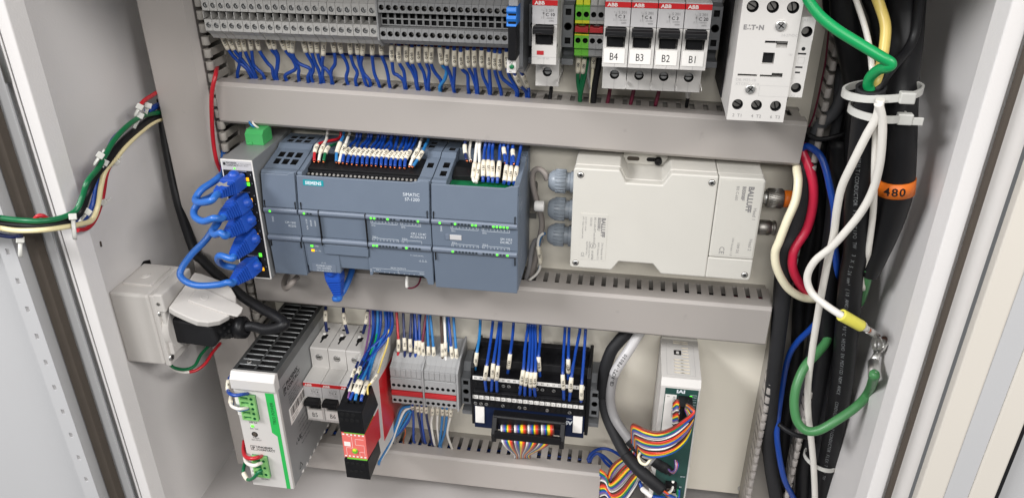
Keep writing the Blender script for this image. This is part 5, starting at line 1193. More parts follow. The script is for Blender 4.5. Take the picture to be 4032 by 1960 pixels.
for pts, mt, r, sl, tx, l in RWS:
    KD = [(90, -8), (300, -26), (600, -56), (790, -83), (912, -96), (985, -102.5), (1010, -103)]
    dd = [next(d0+(d1-d0)*(y-y0)/(y1-y0) for (y0, d0), (y1, d1) in zip(KD, KD[1:]) if y <= y1) for x, y in pts]
    P = [at('Q', x, y, d) for (x, y), d in zip(pts, dd)]; P[0] = P[0]+V((0, 2, 8))
    wire('control_wire', l, 'wire', P, r, mt, GR, (P[sl[0]], P[sl[1]]) if sl else None, tx or None)
for s0, s1, l in (((548, 680), (512, 770), 'cream sleeved wire behind the purple relay wire'), ((598, 662), (570, 730), 'cream sleeved wire behind the green relay wire')):
    A_, B_ = at('Q', *s0, -76), at('Q', *s1, -86)
    wire('control_wire', l, 'wire', [A_+(A_-B_)*.8, A_, B_, B_+(B_-A_)*1.1], 1.2, NAVY, GR, (A_, B_), '143')
# ---------------------------------------------------------------- lower terminals, upper side
GT = 'wires entering the red-barred terminals from above'
TW = [((270, 248), (270, 325), (260, 88), (263, 420), REDW, 'red wire, leftmost of the wires above the red-barred terminals', '104'), ((308, 238), (311, 318), (302, 92), (312, 428), NAVY, 'navy wire right of the red wire above the red-barred terminals', '141'),
 ((345, 245), (347, 327), (352, 98), (342, 430), NAVY, 'navy wire, second right of the red wire above the terminals', '121'), ((383, 256), (380, 335), (375, 98), (374, 434), BLUE, 'blue wire in the middle cluster above the red-barred terminals, left', '161'),
 ((405, 255), (400, 350), (400, 102), (395, 436), BLUE, 'blue wire in the middle cluster above the red-barred terminals, right', '160'), ((424, 265), (430, 362), (444, 105), (430, 440), MAROON, 'maroon wire above the red-barred terminals', '166'),
 ((460, 292), (464, 374), (452, 108), (482, 440), TEALB, 'pale blue wire right of the maroon wire above the terminals', '121'), ((492, 295), (497, 372), (473, 108), (516, 446), TEALB, 'pale blue wire with sleeve 142, second right of the maroon wire', '142'),
 ((548, 275), (550, 358), (540, 114), (547, 450), BROWN, 'brown wire in the right group above the red-barred terminals', '121'), ((568, 268), (568, 352), (562, 118), (585, 452), WHT, 'white wire next to the brown wire above the terminals', '142'),
 ((604, 292), (612, 378), (588, 122), (612, 456), BLUE, 'blue wire second from right above the red-barred terminals', '142'), ((635, 306), (642, 386), (620, 124), (650, 458), TEALB, 'pale blue wire, rightmost above the red-barred terminals', '121')]
for a, b, u_, e, mt, l, tx in TW:
    A_, B_ = at('L', *a, -26), at('L', *b, -30); U = at('L', *u_, -14); E_ = at('L', *e, -36)
    wire('control_wire', l, 'wire', [U+V((0, 2, 8)), U, A_, B_, E_, E_+V((0, 4, -6))], 1.3, mt, GT, (A_, B_), tx)
for p, mt, l in (([(368, 95), (370, 200), (362, 330), (365, 432)], BLUE, 'blue wire without sleeve behind the middle cluster of terminal wires'), ([(415, 100), (390, 250), (372, 350), (380, 432)], BLUE, 'blue wire without sleeve slanting behind the terminal wires'), ([(570, 118), (578, 220), (590, 330), (596, 452)], TEALB, 'pale blue wire without sleeve behind the white terminal wire'), ([(440, 100), (452, 230), (470, 350), (486, 442)], BLUE, 'blue wire without sleeve behind the pale blue terminal wires')):
    P = [at('L', x, y, -10-6*i) for i, (x, y) in enumerate(p)]; P[0] = P[0]+V((0, 2, 8)); wire('control_wire', l, 'wire', P, 1.2, mt, GT)
# lower side
GU = 'wires leaving the red-barred terminals downwards'
UW = [((360, 668), (361, 686), [(366, 760), (366, 880)], BLUE, 'blue wire with short sleeve, leftmost under the terminals'), ((391, 668), (393, 700), [(402, 760), (424, 882)], NAVY, 'navy wire with short sleeve, second under the terminals'), ((417, 670), (417, 705), [(420, 780), (436, 884)], BLUE, 'blue wire with short sleeve, third under the terminals'), ((446, 672), (447, 710), [(455, 770), (485, 902)], NAVY, 'navy wire with short sleeve, fourth under the terminals'),
 ((487, 682), (484, 725), [(478, 790), (496, 898)], WHT, 'white wire with short sleeve, left of the pale blue wires'), ((518, 682), (518, 720), [(516, 800), (532, 912)], WHT, 'white wire with short sleeve, between pale blue wires'), ((549, 685), (549, 725), [(540, 830), (530, 915)], TEALB, 'pale blue wire with short sleeve, left of the last two'), ((577, 688), (577, 726), [(562, 840), (538, 915)], TEALB, 'pale blue wire with short sleeve, next to the last white one'), ((602, 690), (599, 735), [(580, 840), (606, 925)], WHT, 'white wire with short sleeve, rightmost under the terminals')]
for a, b, rest, mt, l in UW:
    A_, B_ = at('L', *a, -34), at('L', *b, -32); R = [at('L', x, y, -26+6*i) for i, (x, y) in enumerate(rest)]
    wire('control_wire', l, 'wire', [A_+V((0, 3, 8)), A_, B_]+R+[R[-1]+V((0, 4, -8))], 1.3, mt, GU, (A_, B_), '14' if mt is WHT else '16')
GV = 'looped wires between the safety relay and the terminals'
for k, (p, mt, l, d0) in enumerate((([(348, 670), (290, 690), (255, 790), (215, 900), (150, 1020)], TEALB, 'pale blue wire looping left under the terminals, outermost', -34), ([(350, 676), (305, 705), (262, 800), (225, 905), (165, 1000)], WHT, 'white wire looping left under the terminals', -32), ([(345, 690), (310, 730), (262, 830), (205, 930), (150, 1010)], TEALB, 'pale blue wire looping left under the terminals, middle', -30), ([(352, 700), (330, 745), (275, 830), (235, 878)], TEALB, 'pale blue wire looping left under the terminals, innermost', -30), ([(350, 665), (285, 680), (262, 740), (245, 880)], CABLEG, 'grey wire looping under the left end of the terminals', -30), ([(352, 710), (330, 770), (275, 840), (240, 875)], BLUE, 'blue wire looping left under the terminals', -28), ([(308, 790), (315, 840), (302, 885)], COPPER, 'thin copper coloured wire dropping into the bottom duct', -24))):
    P = [at('L', x, y, d0+(i*1.5 if k > 2 else 0)) for i, (x, y) in enumerate(p)]
    wire('control_wire', l, 'wire', P+[P[-1]+V((-1, 4, -8))], 1.4 if k < 6 else .8, mt, GV)
# ---------------------------------------------------------------- terminal board wires
GM = 'blue wires dropping into the black terminal board'
MW = [((245, 55), (222, 255), (212, 345), (211, 375), 'leftmost wire of the black terminal board, pale blue', '142', TEALB), ((330, 60), (290, 345), (278, 440), (286, 520), 'blue wire left of the close pair at the terminal board', 'I 3/6', BLUE), ((375, 65), (335, 330), (328, 430), (322, 520), 'blue wire, left one of the close pair at the terminal board', 'I 3/5', BLUE), ((388, 65), (367, 345), (358, 440), (360, 525), 'blue wire, right one of the close pair at the terminal board', 'I 3/4', BLUE),
 ((472, 75), (450, 265), (438, 365), (433, 400), 'single blue wire ending in the upper row between pair and cluster', 'I 3/3', BLUE), ((570, 85), (540, 375), (525, 472), (515, 545), 'blue wire, first of the dense cluster of four at the board', 'Q 3/1', BLUE), ((588, 85), (570, 385), (553, 480), (550, 550), 'blue wire, second of the dense cluster of four at the board', 'Q 3/2', BLUE), ((605, 88), (595, 390), (588, 490), (587, 552), 'blue wire, third of the dense cluster of four at the board', 'Q 3/3', BLUE),
 ((622, 90), (622, 390), (615, 488), (622, 555), 'blue wire, fourth of the dense cluster of four at the board', 'Q 3/4', BLUE), ((656, 95), (645, 285), (650, 380), (655, 425), 'blue wire ending in the upper row right of the dense cluster', 'Q 3/5', BLUE), ((825, 108), (810, 405), (815, 505), (818, 578), 'blue wire, left of the four at the right end of the board', 'Q 3/6', BLUE), ((853, 110), (848, 300), (848, 395), (848, 450), 'blue wire in the upper row at the right end of the board', 'Q 3/7', BLUE),
 ((925, 120), (870, 425), (862, 520), (855, 585), 'slanting blue wire near the right end of the terminal board', 'Q 3/8', BLUE), ((965, 125), (940, 475), (937, 575), (935, 592), 'rightmost blue wire of the black terminal board', '121', BLUE)]
for u_, a, b, e, l, tx, mt in MW:
    low = e[1] > 460
    A_, B_, E_ = at('M', *a, -52 if low else -40), at('M', *b, -53 if low else -41), at('M', *e, -50 if low else -40); U = at('M', *u_, -12)
    wire('control_wire', l, 'wire', [U+V((0, 2, 8)), U, U*.5+A_*.5+V((random.uniform(-.6, .6), 1, 0)), A_, B_, E_], 1.4, mt, GM, (A_, B_), tx)
A_, B_ = at('M', 543, 275, -22), at('M', 532, 380, -26); wire('control_wire', 'blue wire with yellowed sleeve behind the dense cluster at the board', 'wire', [at('M', 580, 85, -9)+V((0, 2, 8)), A_, B_, B_+(B_-A_)*.5], 1.3, BLUE, GM, (A_, B_), None)
# ---------------------------------------------------------------- power supply wires
GP_ = 'wires at the front of the power supply'
def sw(pts, mt, r, l, sl=None, tx=None, d=-118):
    P = [at('S', x, y, dd) for x, y, dd in pts]
    wire('wire', l, 'wire', P, r, mt, GP_, (P[sl[0]], P[sl[1]]) if sl else None, tx)
sw([(75, 70, -100), (50, 115, -108), (45, 210, -116), (60, 240, -124), (110, 258, -127), (180, 250, -125), (235, 243, -117)], BLUE, 1.6, 'blue wire with sleeve entering the top output terminal of the power supply', (1, 2), '141')
sw([(75, 270, -108), (70, 330, -118), (85, 365, -124), (140, 388, -127), (200, 385, -124), (245, 375, -117)], WHT, 1.5, 'white wire looping into the fourth output terminal of the power supply', (0, 1), None)
sw([(85, 300, -104), (95, 365, -118), (150, 398, -123), (210, 395, -122), (250, 380, -117)], TEALB, 1.3, 'pale blue wire beside the white one at the power supply output')
sw([(200, 700, -100), (195, 790, -112), (215, 850, -122), (270, 868, -126), (330, 858, -124), (370, 848, -117)], REDW, 1.9, 'red wire entering the top input terminal of the power supply')
sw([(205, 800, -104), (210, 880, -116), (240, 920, -123), (300, 935, -126), (350, 915, -122), (380, 905, -117)], WHT, 1.7, 'white wire entering the middle input terminal of the power supply')
sw([(215, 890, -100), (195, 960, -108), (195, 1005, -112), (235, 1070, -117), (290, 1055, -122), (340, 1000, -122), (390, 968, -117)], GRND, 1.7, 'dark green wire with sleeve entering the bottom input of the power supply', (2, 3), None)
# ================================================================ network plugs
GNET = 'blue patch cables at the network switch'
def plug_mesh(p0, d, side, scale=1.0):
    """RJ45 plug with boot: p0 at the port, d along the plug axis away from the port, side = direction of the latch"""
    d = V(d).normalized(); s = V(side); s = (s-d*s.dot(d)).normalized(); u = d.cross(s)
    P = lambda a, b, c: p0+d*a+s*b+u*c
    m = MB()
    def ring(a, hs, hu): return [P(a, hs*x, hu*y) for x, y in ((-1, -.8), (-.85, -1), (.85, -1), (1, -.8), (1, .8), (.85, 1), (-.85, 1), (-1, .8))]
    secs = [(-1, 5.4, 5.8), (0, 6.2, 6.8), (12, 6.4, 7.0), (15.5, 6.0, 6.6)]
    rr = []
    for a, h, v in secs: rr.append(ring(a, h, v))
    return m, P, rr, ring
def plug(t, p0, d, side):
    m, P, rr, ring = plug_mesh(p0, d, side)
    vs = [p for r_ in rr for p in r_]; n = 8
    fs = [(i*n+j, i*n+(j+1) % n, (i+1)*n+(j+1) % n, (i+1)*n+j) for i in range(len(rr)-1) for j in range(n)]+[tuple(range(n))[::-1], tuple(range((len(rr)-1)*n, len(rr)*n))]
    m.add(vs, fs); o = part('plug_body', m, NETB, t, .5)
    b = MB(); segs = 6
    for k in range(segs):
        a0 = 15.5+k*2.3; h = 5.6-.42*k; v = 6.2-.48*k
        q = [ring(a0-.1, h-.9, v-.9), ring(a0+.8, h-.9, v-.9), ring(a0+.8, h, v), ring(a0+2.2, h-.1, v-.1), ring(a0+2.2, h-.9, v-.9)]
        vs = [p for r_ in q for p in r_]; fs = [(i*n+j, i*n+(j+1) % n, (i+1)*n+(j+1) % n, (i+1)*n+j) for i in range(len(q)-1) for j in range(n)]+[tuple(range(4*n, 5*n))]
        b.add(vs, fs)
    part('strain_boot', b, NETB, t)
    c = MB(); c0 = P(5, 5.4, 0); prof = [(-6.2*math.cos(math.pi*i/10)*.8, 4.6*math.sin(math.pi*i/10)) for i in range(11)]
    dd = (P(1, 0, 0)-P(0, 0, 0)); c.lathe(c0, c0+dd, [(t_, r_) for t_, r_ in prof], 16)
    part('latch_cover', c, NETB, t)
    return P(29, 0, 0), P(33, 0, 0)
def net(p0, d, side, pts, label, sheet='F', r=2.75):
    t = thing('patch_cable', label, 'network cable', p0, GNET)
    a, b = plug(t, p0, d, side)
    P = [a, b]+[at(sheet, x, y, dd) for x, y, dd in pts]
    part('cable', MB().tube(spline(P, 8), r, 12), NETC, t); return t
px = -14.4
net(V((px, -79, PZ[0]-.5)), (-.06, -1, .02), (0, 0, 1), [(330, 540, -116), (250, 552, -108), (225, 528, -100), (270, 462, -92), (345, 412, -82), (398, 368, -70), (420, 330, -40), (418, 200, -24)], 'blue patch cable in the topmost switch port, torn grey film on its boot')
net(V((px+2.0, -79, PZ[1]-.5)), (-.1, -1, -.02), (1, 0, .25), [(350, 660, -116), (280, 680, -112), (222, 650, -106), (218, 600, -100), (262, 545, -96), (320, 520, -88), (400, 470, -70), (440, 440, -50)], 'blue patch cable in the second switch port from the top')
net(V((px+2.6, -79, PZ[2]-.5)), (-.1, -1, -.02), (1, 0, .25), [(400, 760, -112), (358, 772, -108), (342, 748, -102), (375, 700, -94), (400, 650, -86), (430, 600, -70)], 'blue patch cable in the third switch port, short hooked lead')
net(V((px+3.0, -79, PZ[3]-.5)), (-.06, -1, -.12), (1, 0, .2), [(395, 915, -108), (380, 945, -102), (420, 980, -95), (510, 998, -88), (580, 990, -72)], 'blue patch cable in the fourth switch port, bending under its boot')
net(V((px+1.0, -79, PZ[4]-.5)), (-.12, -1, -.02), (1, 0, .3), [(450, 1098, -114), (380, 1114, -114), (250, 1120, -114), (165, 1095, -112), (122, 1050, -108), (135, 995, -104), (200, 905, -98), (290, 815, -92), (345, 735, -86), (385, 665, -80), (420, 600, -66)], 'blue patch cable in the lowest switch port, its lead in a big loop')
p = at('F', 410, 425, -113); 
t = single('torn_film', MB().add([p+V((-5, 0, -1)), p+V((-2, .2, 1.6)), p+V((1, 0, .4)), p+V((4.2, .3, 2)), p+V((3.4, 0, -.6)), p+V((5.5, 0, -1.6)), p+V((2, -.3, -1.8)), p+V((-1, -.2, -1.2)), p+V((-3, 0, -2.2))], [(0, 8, 1), (8, 7, 1), (7, 2, 1), (7, 6, 2), (6, 4, 2), (4, 3, 2), (6, 5, 4)]), CABLEG, 'scrap of torn grey film stuck on the topmost blue plug', 'film', loc=p)
# profinet cable below the CPU
t = thing('patch_cable', 'blue patch cable hanging from the port under the controller', 'network cable', (46, -62, 4))
a, b = plug(t, V((47.5, -60, 6)), (.12, -.1, -1), (0, -1, 0))
P = [a, b]+[at('F', x, y, d) for x, y, d in ((1180, 1208, -62), (1225, 1175, -58), (1262, 1110, -50), (1290, 1040, -42), (1300, 1000, -34))]
part('cable', MB().tube(spline(P, 8), 2.75, 12), NETC, t)
# serial plug under the communication module
t = thing('serial_plug', 'beige grey serial plug with bent cable under the narrow module', 'plug', (14, -40, -2))
part('hood', MB().prism([(5, 0), (28, 0), (26, -7), (20, -10), (12, -10), (7, -7)], 'y', -48, -30), BEIGE, t, 1)
part('collar', MB().lathe((16, -46, -4), (13, -58, -9), [(0, 5.4), (3, 5.4), (4, 4.4), (8, 4.0)], 16), BEIGE, t)
P = [at('F', x, y, d) for x, y, d in ((920, 1065, -50), (890, 1095, -62), (860, 1130, -64), (838, 1135, -58), (832, 1100, -48), (850, 1050, -36))]
part('cable', MB().tube(spline(P, 8), 2.6, 12), BEIGE, t)
# little white sleeved lead under the relay door
P = [at('G', x, y, d) for x, y, d in ((1112, 1065, -58), (1108, 1110, -60), (1112, 1160, -60), (1150, 1165, -58), (1190, 1140, -54), (1210, 1085, -48), (1212, 1060, -44))]
wire('wire', 'short lead with white sleeve and maroon wire hanging under the controller', 'wire', P, .8, MAROON, None, (P[0], P[2]), None, smat=PAPER)
# red and blue wires at the left vertical duct
P = [at('A', x, y, d) for x, y, d in ((1092, 335, -14), (1086, 372, -36), (1066, 470, -42), (1066, 600, -42), (1074, 720, -40), (1090, 810, -40), (1112, 862, -36))]
single('wire', MB().tube(spline(P, 8), 1.75, 10), REDW, 'red wire hanging down from the left vertical duct beside the upper cover', 'wire')
P = [at('A', x, y, d) for x, y, d in ((1090, 500, -16), (1100, 600, -18), (1112, 700, -18), (1126, 800, -18), (1128, 860, -20))]
single('network_lead', MB().tube(spline(P, 8), 2.7, 10), NETC, 'blue cable standing behind the red wire at the left vertical duct', 'cable')
# ================================================================ grey and blue leads of the reader box glands
P = [at('I', x, y, d) for x, y, d in ((190, 265, -25), (165, 215, -24), (125, 190, -22), (88, 215, -20), (85, 290, -18), (110, 400, -18), (140, 500, -16), (150, 590, -16), (130, 700, -18), (105, 830, -18), (70, 940, -14))]
single('cable', MB().tube(spline(P, 8), 2.5, 10), BEIGE, 'beige grey cable arching out of the top gland of the cream box', 'cable')
P = [at('I', x, y, d) for x, y, d in ((150, 690, -20), (100, 700, -16), (75, 780, -16), (65, 870, -16), (40, 960, -14))]
single('cable', MB().tube(spline(P, 8), 2.4, 10), CABLEG, 'pale grey cable descending beside the signal module', 'cable')
part_o = single('gland_stopper', MB().lathe(at('I', 165, 452, -25), at('I', 165, 452, -25)-X*10, [(0, 4.6), (7, 4.6), (8, 4), (8, 0)], 16), PAPER, 'white stopper in the middle cable gland', 'stopper', bev=.2)
for k, (mt, dx, l, d) in enumerate(((TEALB, 0, 'pale blue wire with sleeve 142 below the lowest gland', -24), (WHT, -10, 'white wire with cream sleeve beside the pale blue one below the lowest gland', -26))):
    p_ = [(170+dx, 640), (140+dx, 670), (128+dx*.6, 735), (130+dx*.3+12, 830 if k == 0 else 858), (118, 920), (60, 970)]
    P = [at('I', x, y, d+i) for i, (x, y) in enumerate(p_)]
    wire('wire', l, 'wire', P, 1.2, mt, 'wires below the lowest gland', (P[2], P[3]), '142')
# blue wires leaving the bottom duct at the right
for k, p_ in enumerate(([(25, 985), (50, 940), (110, 908), (180, 915), (260, 960)], [(30, 1000), (70, 945), (120, 950), (170, 990), (210, 1035)], [(40, 1000), (60, 960), (100, 945), (150, 1005), (190, 1040)])):
    P = [at('N', x, y, -24+1.5*k) for x, y in p_]
    single('wire', MB().tube(spline(P, 6), 1.5, 8), BLUE, ['blue wire arching highest out of the end of the bottom duct', 'blue wire bending lower out of the end of the bottom duct', 'blue wire close to the duct end under the other two'][k], 'wire', 'blue wires leaving the bottom duct')
# ================================================================ cables beside the axis controller
P = [at('N', x, y, d) for x, y, d in ((345, 50, -8), (290, 110, -16), (240, 165, -20), (190, 230, -24), (152, 330, -28), (135, 430, -30), (132, 560, -32), (160, 690, -36), (215, 815, -44), (270, 920, -52), (340, 1010, -60), (430, 1100, -70), (540, 1195, -74))]
t = thing('control_cable', 'thick black cable curving from the middle duct to the axis controller', 'cable', P[0])
S = spline(P, 8); part('jacket', MB().tube(S, 5.2, 14), CABLEM, t); part('spiral_wrap', MB().tube([S[i] for i in range(0, 48)], 5.6, 14), BLACKM, t)
part('heat_shrink', MB().tube([S[i] for i in range(74, len(S))], 5.9, 14), BLACKM, t)
m = MB()
for k, (c_, e) in enumerate(((1, (590, 1215)), (4, (640, 1245)), (8, (610, 1190)), (3, (600, 1205)), (2, (575, 1230)), (5, (650, 1250)))):
    Q = [P[-1], at('N', 560+k*6, 1210+k*4, -72), at('N', *e, -66), at('N', e[0]+8, e[1]-60, -62)]
    part('core', MB().tube(spline(Q, 6), 1.3, 8), RIB[c_], t)
P = [at('N', x, y, d) for x, y, d in ((430, 50, -8), (375, 120, -16), (320, 210, -24), (255, 310, -30), (212, 385, -32), (185, 500, -34), (185, 600, -36), (215, 700, -40), (280, 800, -48), (320, 850, -52), (380, 905, -56), (480, 985, -60), (560, 1040, -62), (610, 1075, -64))]
t = thing('sensor_cable', 'grey cable with printed white sleeve curving beside the black cable', 'cable', P[0])
S = spline(P, 8)
part('jacket', MB().tube(S[:74], 4.4, 14), CABLEG, t); o = part('white_sleeve', MB().tube(S[:34], 4.7, 14), LABELG, t)
m = cable_print(MB(), S[:38], 'CB-RCP2-PB030', 4.7, 3.2, 1.5, 2.5, rev=True, bold=.01)
part('print', m, INK, o)
part('heat_shrink', MB().tube(S[71:], [5.4]*(len(S)-71-8)+[4.6]*4+[3.6]*4, 14), BLACKM, t)
# ---------------------------------------------------------------- rainbow ribbon cables
def lerp_rows(t, top, bot, n, r, sheet, seg=6, shift=0, wav=0.0, name='conductor'):
    """n insulated conductors fanned between an upper and a lower guide curve [(x, y, depth)]"""
    for i in range(n):
        f = i/(n-1)
        P = [at(sheet, a[0]+(b[0]-a[0])*f, a[1]+(b[1]-a[1])*f, a[2]+(b[2]-a[2])*f+wav*math.sin(i*1.7+k*.9)) for k, (a, b) in enumerate(zip(top, bot))]
        part(name, MB().tube(spline(P, seg), r, 6), RIB[(i+shift) % 10], t)
t = thing('ribbon_cable', 'rainbow ribbon cable sagging from the axis controller plug to the bottom duct', 'ribbon cable', (345, -90, -150))
lerp_rows(t, [(1110, 95, -84), (1170, 130, -92), (1195, 190, -96), (1060, 300, -96), (900, 400, -94), (740, 440, -92), (600, 410, -88), (520, 370, -84), (450, 342, -78), (425, 372, -70), (430, 470, -62), (425, 600, -54), (360, 720, -46), (230, 810, -40), (160, 900, -36), (130, 980, -34), (60, 930, -26), (10, 950, -20)],
              [(1090, 150, -80), (1130, 260, -86), (1170, 360, -90), (1110, 530, -90), (1000, 650, -90), (860, 720, -90), (720, 745, -88), (620, 735, -84), (560, 700, -78), (530, 660, -70), (520, 720, -62), (510, 790, -54), (480, 880, -46), (400, 1020, -40), (300, 1160, -36), (200, 1250, -34), (120, 1240, -26), (20, 1210, -20)], 26, .95, 'R', 6, 0, .5)
t2 = thing('ribbon_cable', 'short upright piece of rainbow ribbon left of the clear pull tab', 'ribbon cable', (345, -75, -120))
lerp_rows(t2, [(1010, 55, -84), (985, 42, -84), (955, 70, -82), (948, 100, -80), (985, 112, -79), (1022, 105, -78)], [(1000, 330, -80), (985, 335, -80), (950, 345, -78), (940, 340, -77), (975, 345, -76), (1010, 340, -75)], 20, .85, 'R', 4, 0)
t2 = thing('ribbon_cable', 'tangle of rainbow conductors at the end of the bottom duct', 'ribbon cable', (290, -30, -260))
lerp_rows(t2, [(40, 900, -30), (110, 960, -36), (160, 1080, -42), (260, 1010, -48), (400, 870, -52), (470, 900, -54)], [(20, 1260, -30), (110, 1230, -36), (200, 1330, -42), (330, 1320, -48), (470, 1130, -52), (520, 1000, -54)], 18, .95, 'R', 6, 2, 1.0)
for l, p_, mt in (('cream wire hooked into a small loop below the ribbon cable', [(540, 690, -72), (515, 740, -76), (540, 810, -80), (600, 835, -80), (650, 790, -78), (690, 745, -76)], CREAM2), ('grey wire looping under the ribbon cable', [(560, 740, -74), (640, 760, -78), (720, 740, -80), (690, 790, -80), (640, 840, -78), (590, 860, -72)], CABLEG)):
    P = [at('R', *q) for q in p_]; single('wire', MB().tube(spline(P, 8), 1.3 if mt is CREAM2 else 1.0, 8), mt, l, 'wire')
t2 = thing('sensor_lead', 'bunch of thin coloured cores in the white lower controller plug', 'wires', at('R', 960, 840, -74))
for k, c_ in enumerate((6, 8, 7, 1, 6, 2, 5)):
    P = [at('R', 960+k*4, 780+k*2, -73), at('R', 985+(k-3)*5, 840, -77), at('R', 970+(k-3)*3, 905, -76), at('R', 920+k*4, 925+k*3, -70), at('R', 880, 890+k*3, -65)]
    part('core', MB().tube(spline(P, 6), .8, 6), RIB[c_], t2)
# ribbon of the terminal board
t = thing('ribbon_cable', 'rainbow ribbon cable bent over the strain relief of the black terminal board', 'ribbon cable', (217, -66, -165))
for g in range(4):
    x0 = 384+g*92; k0 = [398, 478, 568, 655][g]
    for i in range(10):
        f = i/9; xt = x0+8+f*76; xbm = k0+f*(78 if g < 3 else 72)
        xe = 480+g*28+f*22
        P = [at('M', xt, 752, -57), at('M', xt-1, 764, -62), at('M', xt, 785, -65), at('M', xt+1, 806, -64), at('M', xt*.6+xbm*.4, 830, -60), at('M', xbm, 862, -66), at('M', xbm+(xe-xbm)*.35, 905, -62), at('M', xe, 950, -40), at('M', xe+2, 975, -22)]
        part('conductor', MB().tube(spline(P, 5), 1.0, 6), RIB[[8, 7, 6, 5, 4, 3, 2, 1, 0, 9][i] if g % 2 == 0 else [8, 7, 6, 5, 4, 3, 3, 2, 1, 0][i]], t)
# a loose white sleeve wire near the controller foot
P = [at('R', x, y, d) for x, y, d in ((520, 1040, -50), (560, 1130, -56), (600, 1170, -60), (680, 1225, -62), (760, 1240, -62), (840, 1230, -60))]
wire('wire', 'blue wire with white sleeve by the foot of the axis controller', 'wire', P, 1.9, BLUE, None, (P[1], P[3]), None, smat=PAPER)
# ================================================================ wall socket, plug and mains cable
t = thing('socket_box', 'white surface mounted socket box with raised spring lid on the left wall', 'socket', (-126, -92, -40))
xa, xb, ya, yb, zb, zt = -125.8, -90.5, -118, -66.5, -74.5, -4.2
part('box', MB().box(xa, xb, ya, yb, zb, zt), SOCKET, t, 2.2)
o = part('knockout', MB().box(-121.5, -95.5, -104, -74, zt-.4, zt+1.6), SOCKET, t, .6)
part('screw_boss', MB().lathe((-109, -90, zt+1.4), (-109, -90, zt+3), [(0, 4.6), (.9, 4.2), (.9, 2.6), (1.6, 2.2), (1.6, 0)], 18), SOCKET, o)
part('face_frame', MB().box(xb-.2, xb+4.6, ya+1, yb-.6, zb-1, zt-.4), SOCKET, t, 1.0)
part('collar', MB().lathe((xb+4, -92.5, -43), (xb+20, -92.5, -43), [(0, 24.6), (5.5, 23.4), (5.5, 20.2), (0, 20)], 40), SOCKET, t)
part('collar_web', MB().box(xb+4.4, xb+8.8, -114.5, -70, -65, -22), SOCKET, t, 1)
for (yy_, zz_) in ((-113.5, -23), (-113.8, -68)):
    q = MB().lathe((xb+4.4, yy_, zz_), (xb+8, yy_, zz_), [(0, 3.4), (.8, 3.2), (1.4, 2.4), (1.4, 0)], 16)
    for g in (.3, .3+math.pi/2):
        e = MB().box(xb+5.75, xb+5.85, -2.2, 2.2, -.35, .35); e.xf(Matrix.Translation(V((0, yy_, zz_))) @ Matrix.Rotation(g, 4, 'X')); q.add(e.v, e.f, 1)
    part('screw', q, [STEEL, DARK], t)
o = part('hinge_block', MB().box(xb+3, xb+11.5, -116.5, -70, -21, -3.6), SOCKET, t, 1.4)
part('hinge_pin', MB().cyl((xb+7, -117.1, -12.4), (xb+7, -116, -12.4), 1.5, 14), STEELD, o)
# lid swung open, nearly level, round flap
def on(a, b, c): # lid frame: a outwards, b along wall (y), c thickness
    ax = V((1, .02, -.40)).normalized(); ay = V((.03, 1, .22)).normalized(); az = ax.cross(ay).normalized()
    return V((xb+14, -93, -14))+ax*a+ay*b+az*c
m = MB(); pts = [(0, -22), (6, -23.4)]+[(22+25.0*math.cos(g), 24.5*math.sin(g)) for g in [math.radians(a) for a in (-100, -80, -60, -38, -16, 16, 38, 60, 80, 100)]]+[(6, 23.4), (0, 22)]
n = len(pts); m.add([on(a, b, -3.2) for a, b in pts]+[on(a, b, 3.4) for a, b in pts], [tuple(range(n))[::-1], tuple(range(n, 2*n))]+[(i, (i+1) % n, (i+1) % n+n, i+n) for i in range(n)])
o = part('spring_lid', m, SOCKET, t, 1.0)
m = MB(); pts2 = [(10+0, -9.5), (44, -7.5), (52.5, -5.5), (53.5, 0), (52.5, 5.5), (44, 7.5), (10, 9.5)]
n = len(pts2); m.add([on(a, b, 3.4) for a, b in pts2]+[on(a, b*.95, 5.0) for a, b in pts2], [tuple(range(n))[::-1], tuple(range(n, 2*n))]+[(i, (i+1) % n, (i+1) % n+n, i+n) for i in range(n)])
part('finger_tab', m, SOCKET, o, .6)
m = MB().lathe(on(20, 0, 5.0), on(20, 0, 9), [(0, 3.4), (.4, 3.2), (.4, 2.4), (.2, 2.2), (.2, 0)], 18)
part('lid_emblem', m, SOCKET, o)
part('cable_grommet', MB().prism([(-95, -30), (-84, -10), (-66, -3), (-58, -6), (-58, -20)], 'x', -126, -124.6), BLACK, t, .5)
# black plug
t = thing('mains_plug', 'black angled mains plug pushed into the white wall socket', 'plug', (-60, -92, -50))
part('plug_body', MB().prism([(-88, -33), (-58, -36), (-47, -38), (-44, -53), (-49, -59.5), (-86, -57.5)], 'y', -107, -80), BLACKM, t, 2.0)
part('plug_face', MB().cyl((-92, -93, -44), (-85.5, -93, -44), 15.5, 28), BLACK, t, 1.5)
a_, b_ = V((-46, -94, -48)), V((-22, -94, -43.5))
m = MB().lathe(a_, b_, [(0, 8.6), (2, 8.8), (16, 7.6), (16, 9.6), (22, 9.8), (23.5, 8.4), (24.5, 5.2)], 18)
for i in range(3):
    for j in range(9):
        g = 2*math.pi*j/9+i*.35; d_ = (b_-a_).normalized(); x_ = d_.orthogonal().normalized(); y_ = d_.cross(x_)
        c_ = a_+d_*(4+i*4.2)+(x_*math.cos(g)+y_*math.sin(g))*8.5; m.cyl(c_-(x_*math.cos(g)+y_*math.sin(g)), c_+(x_*math.cos(g)+y_*math.sin(g))*.3, 1.3, 8, 1)
part('strain_relief', m, [BLACK, DARK], t)
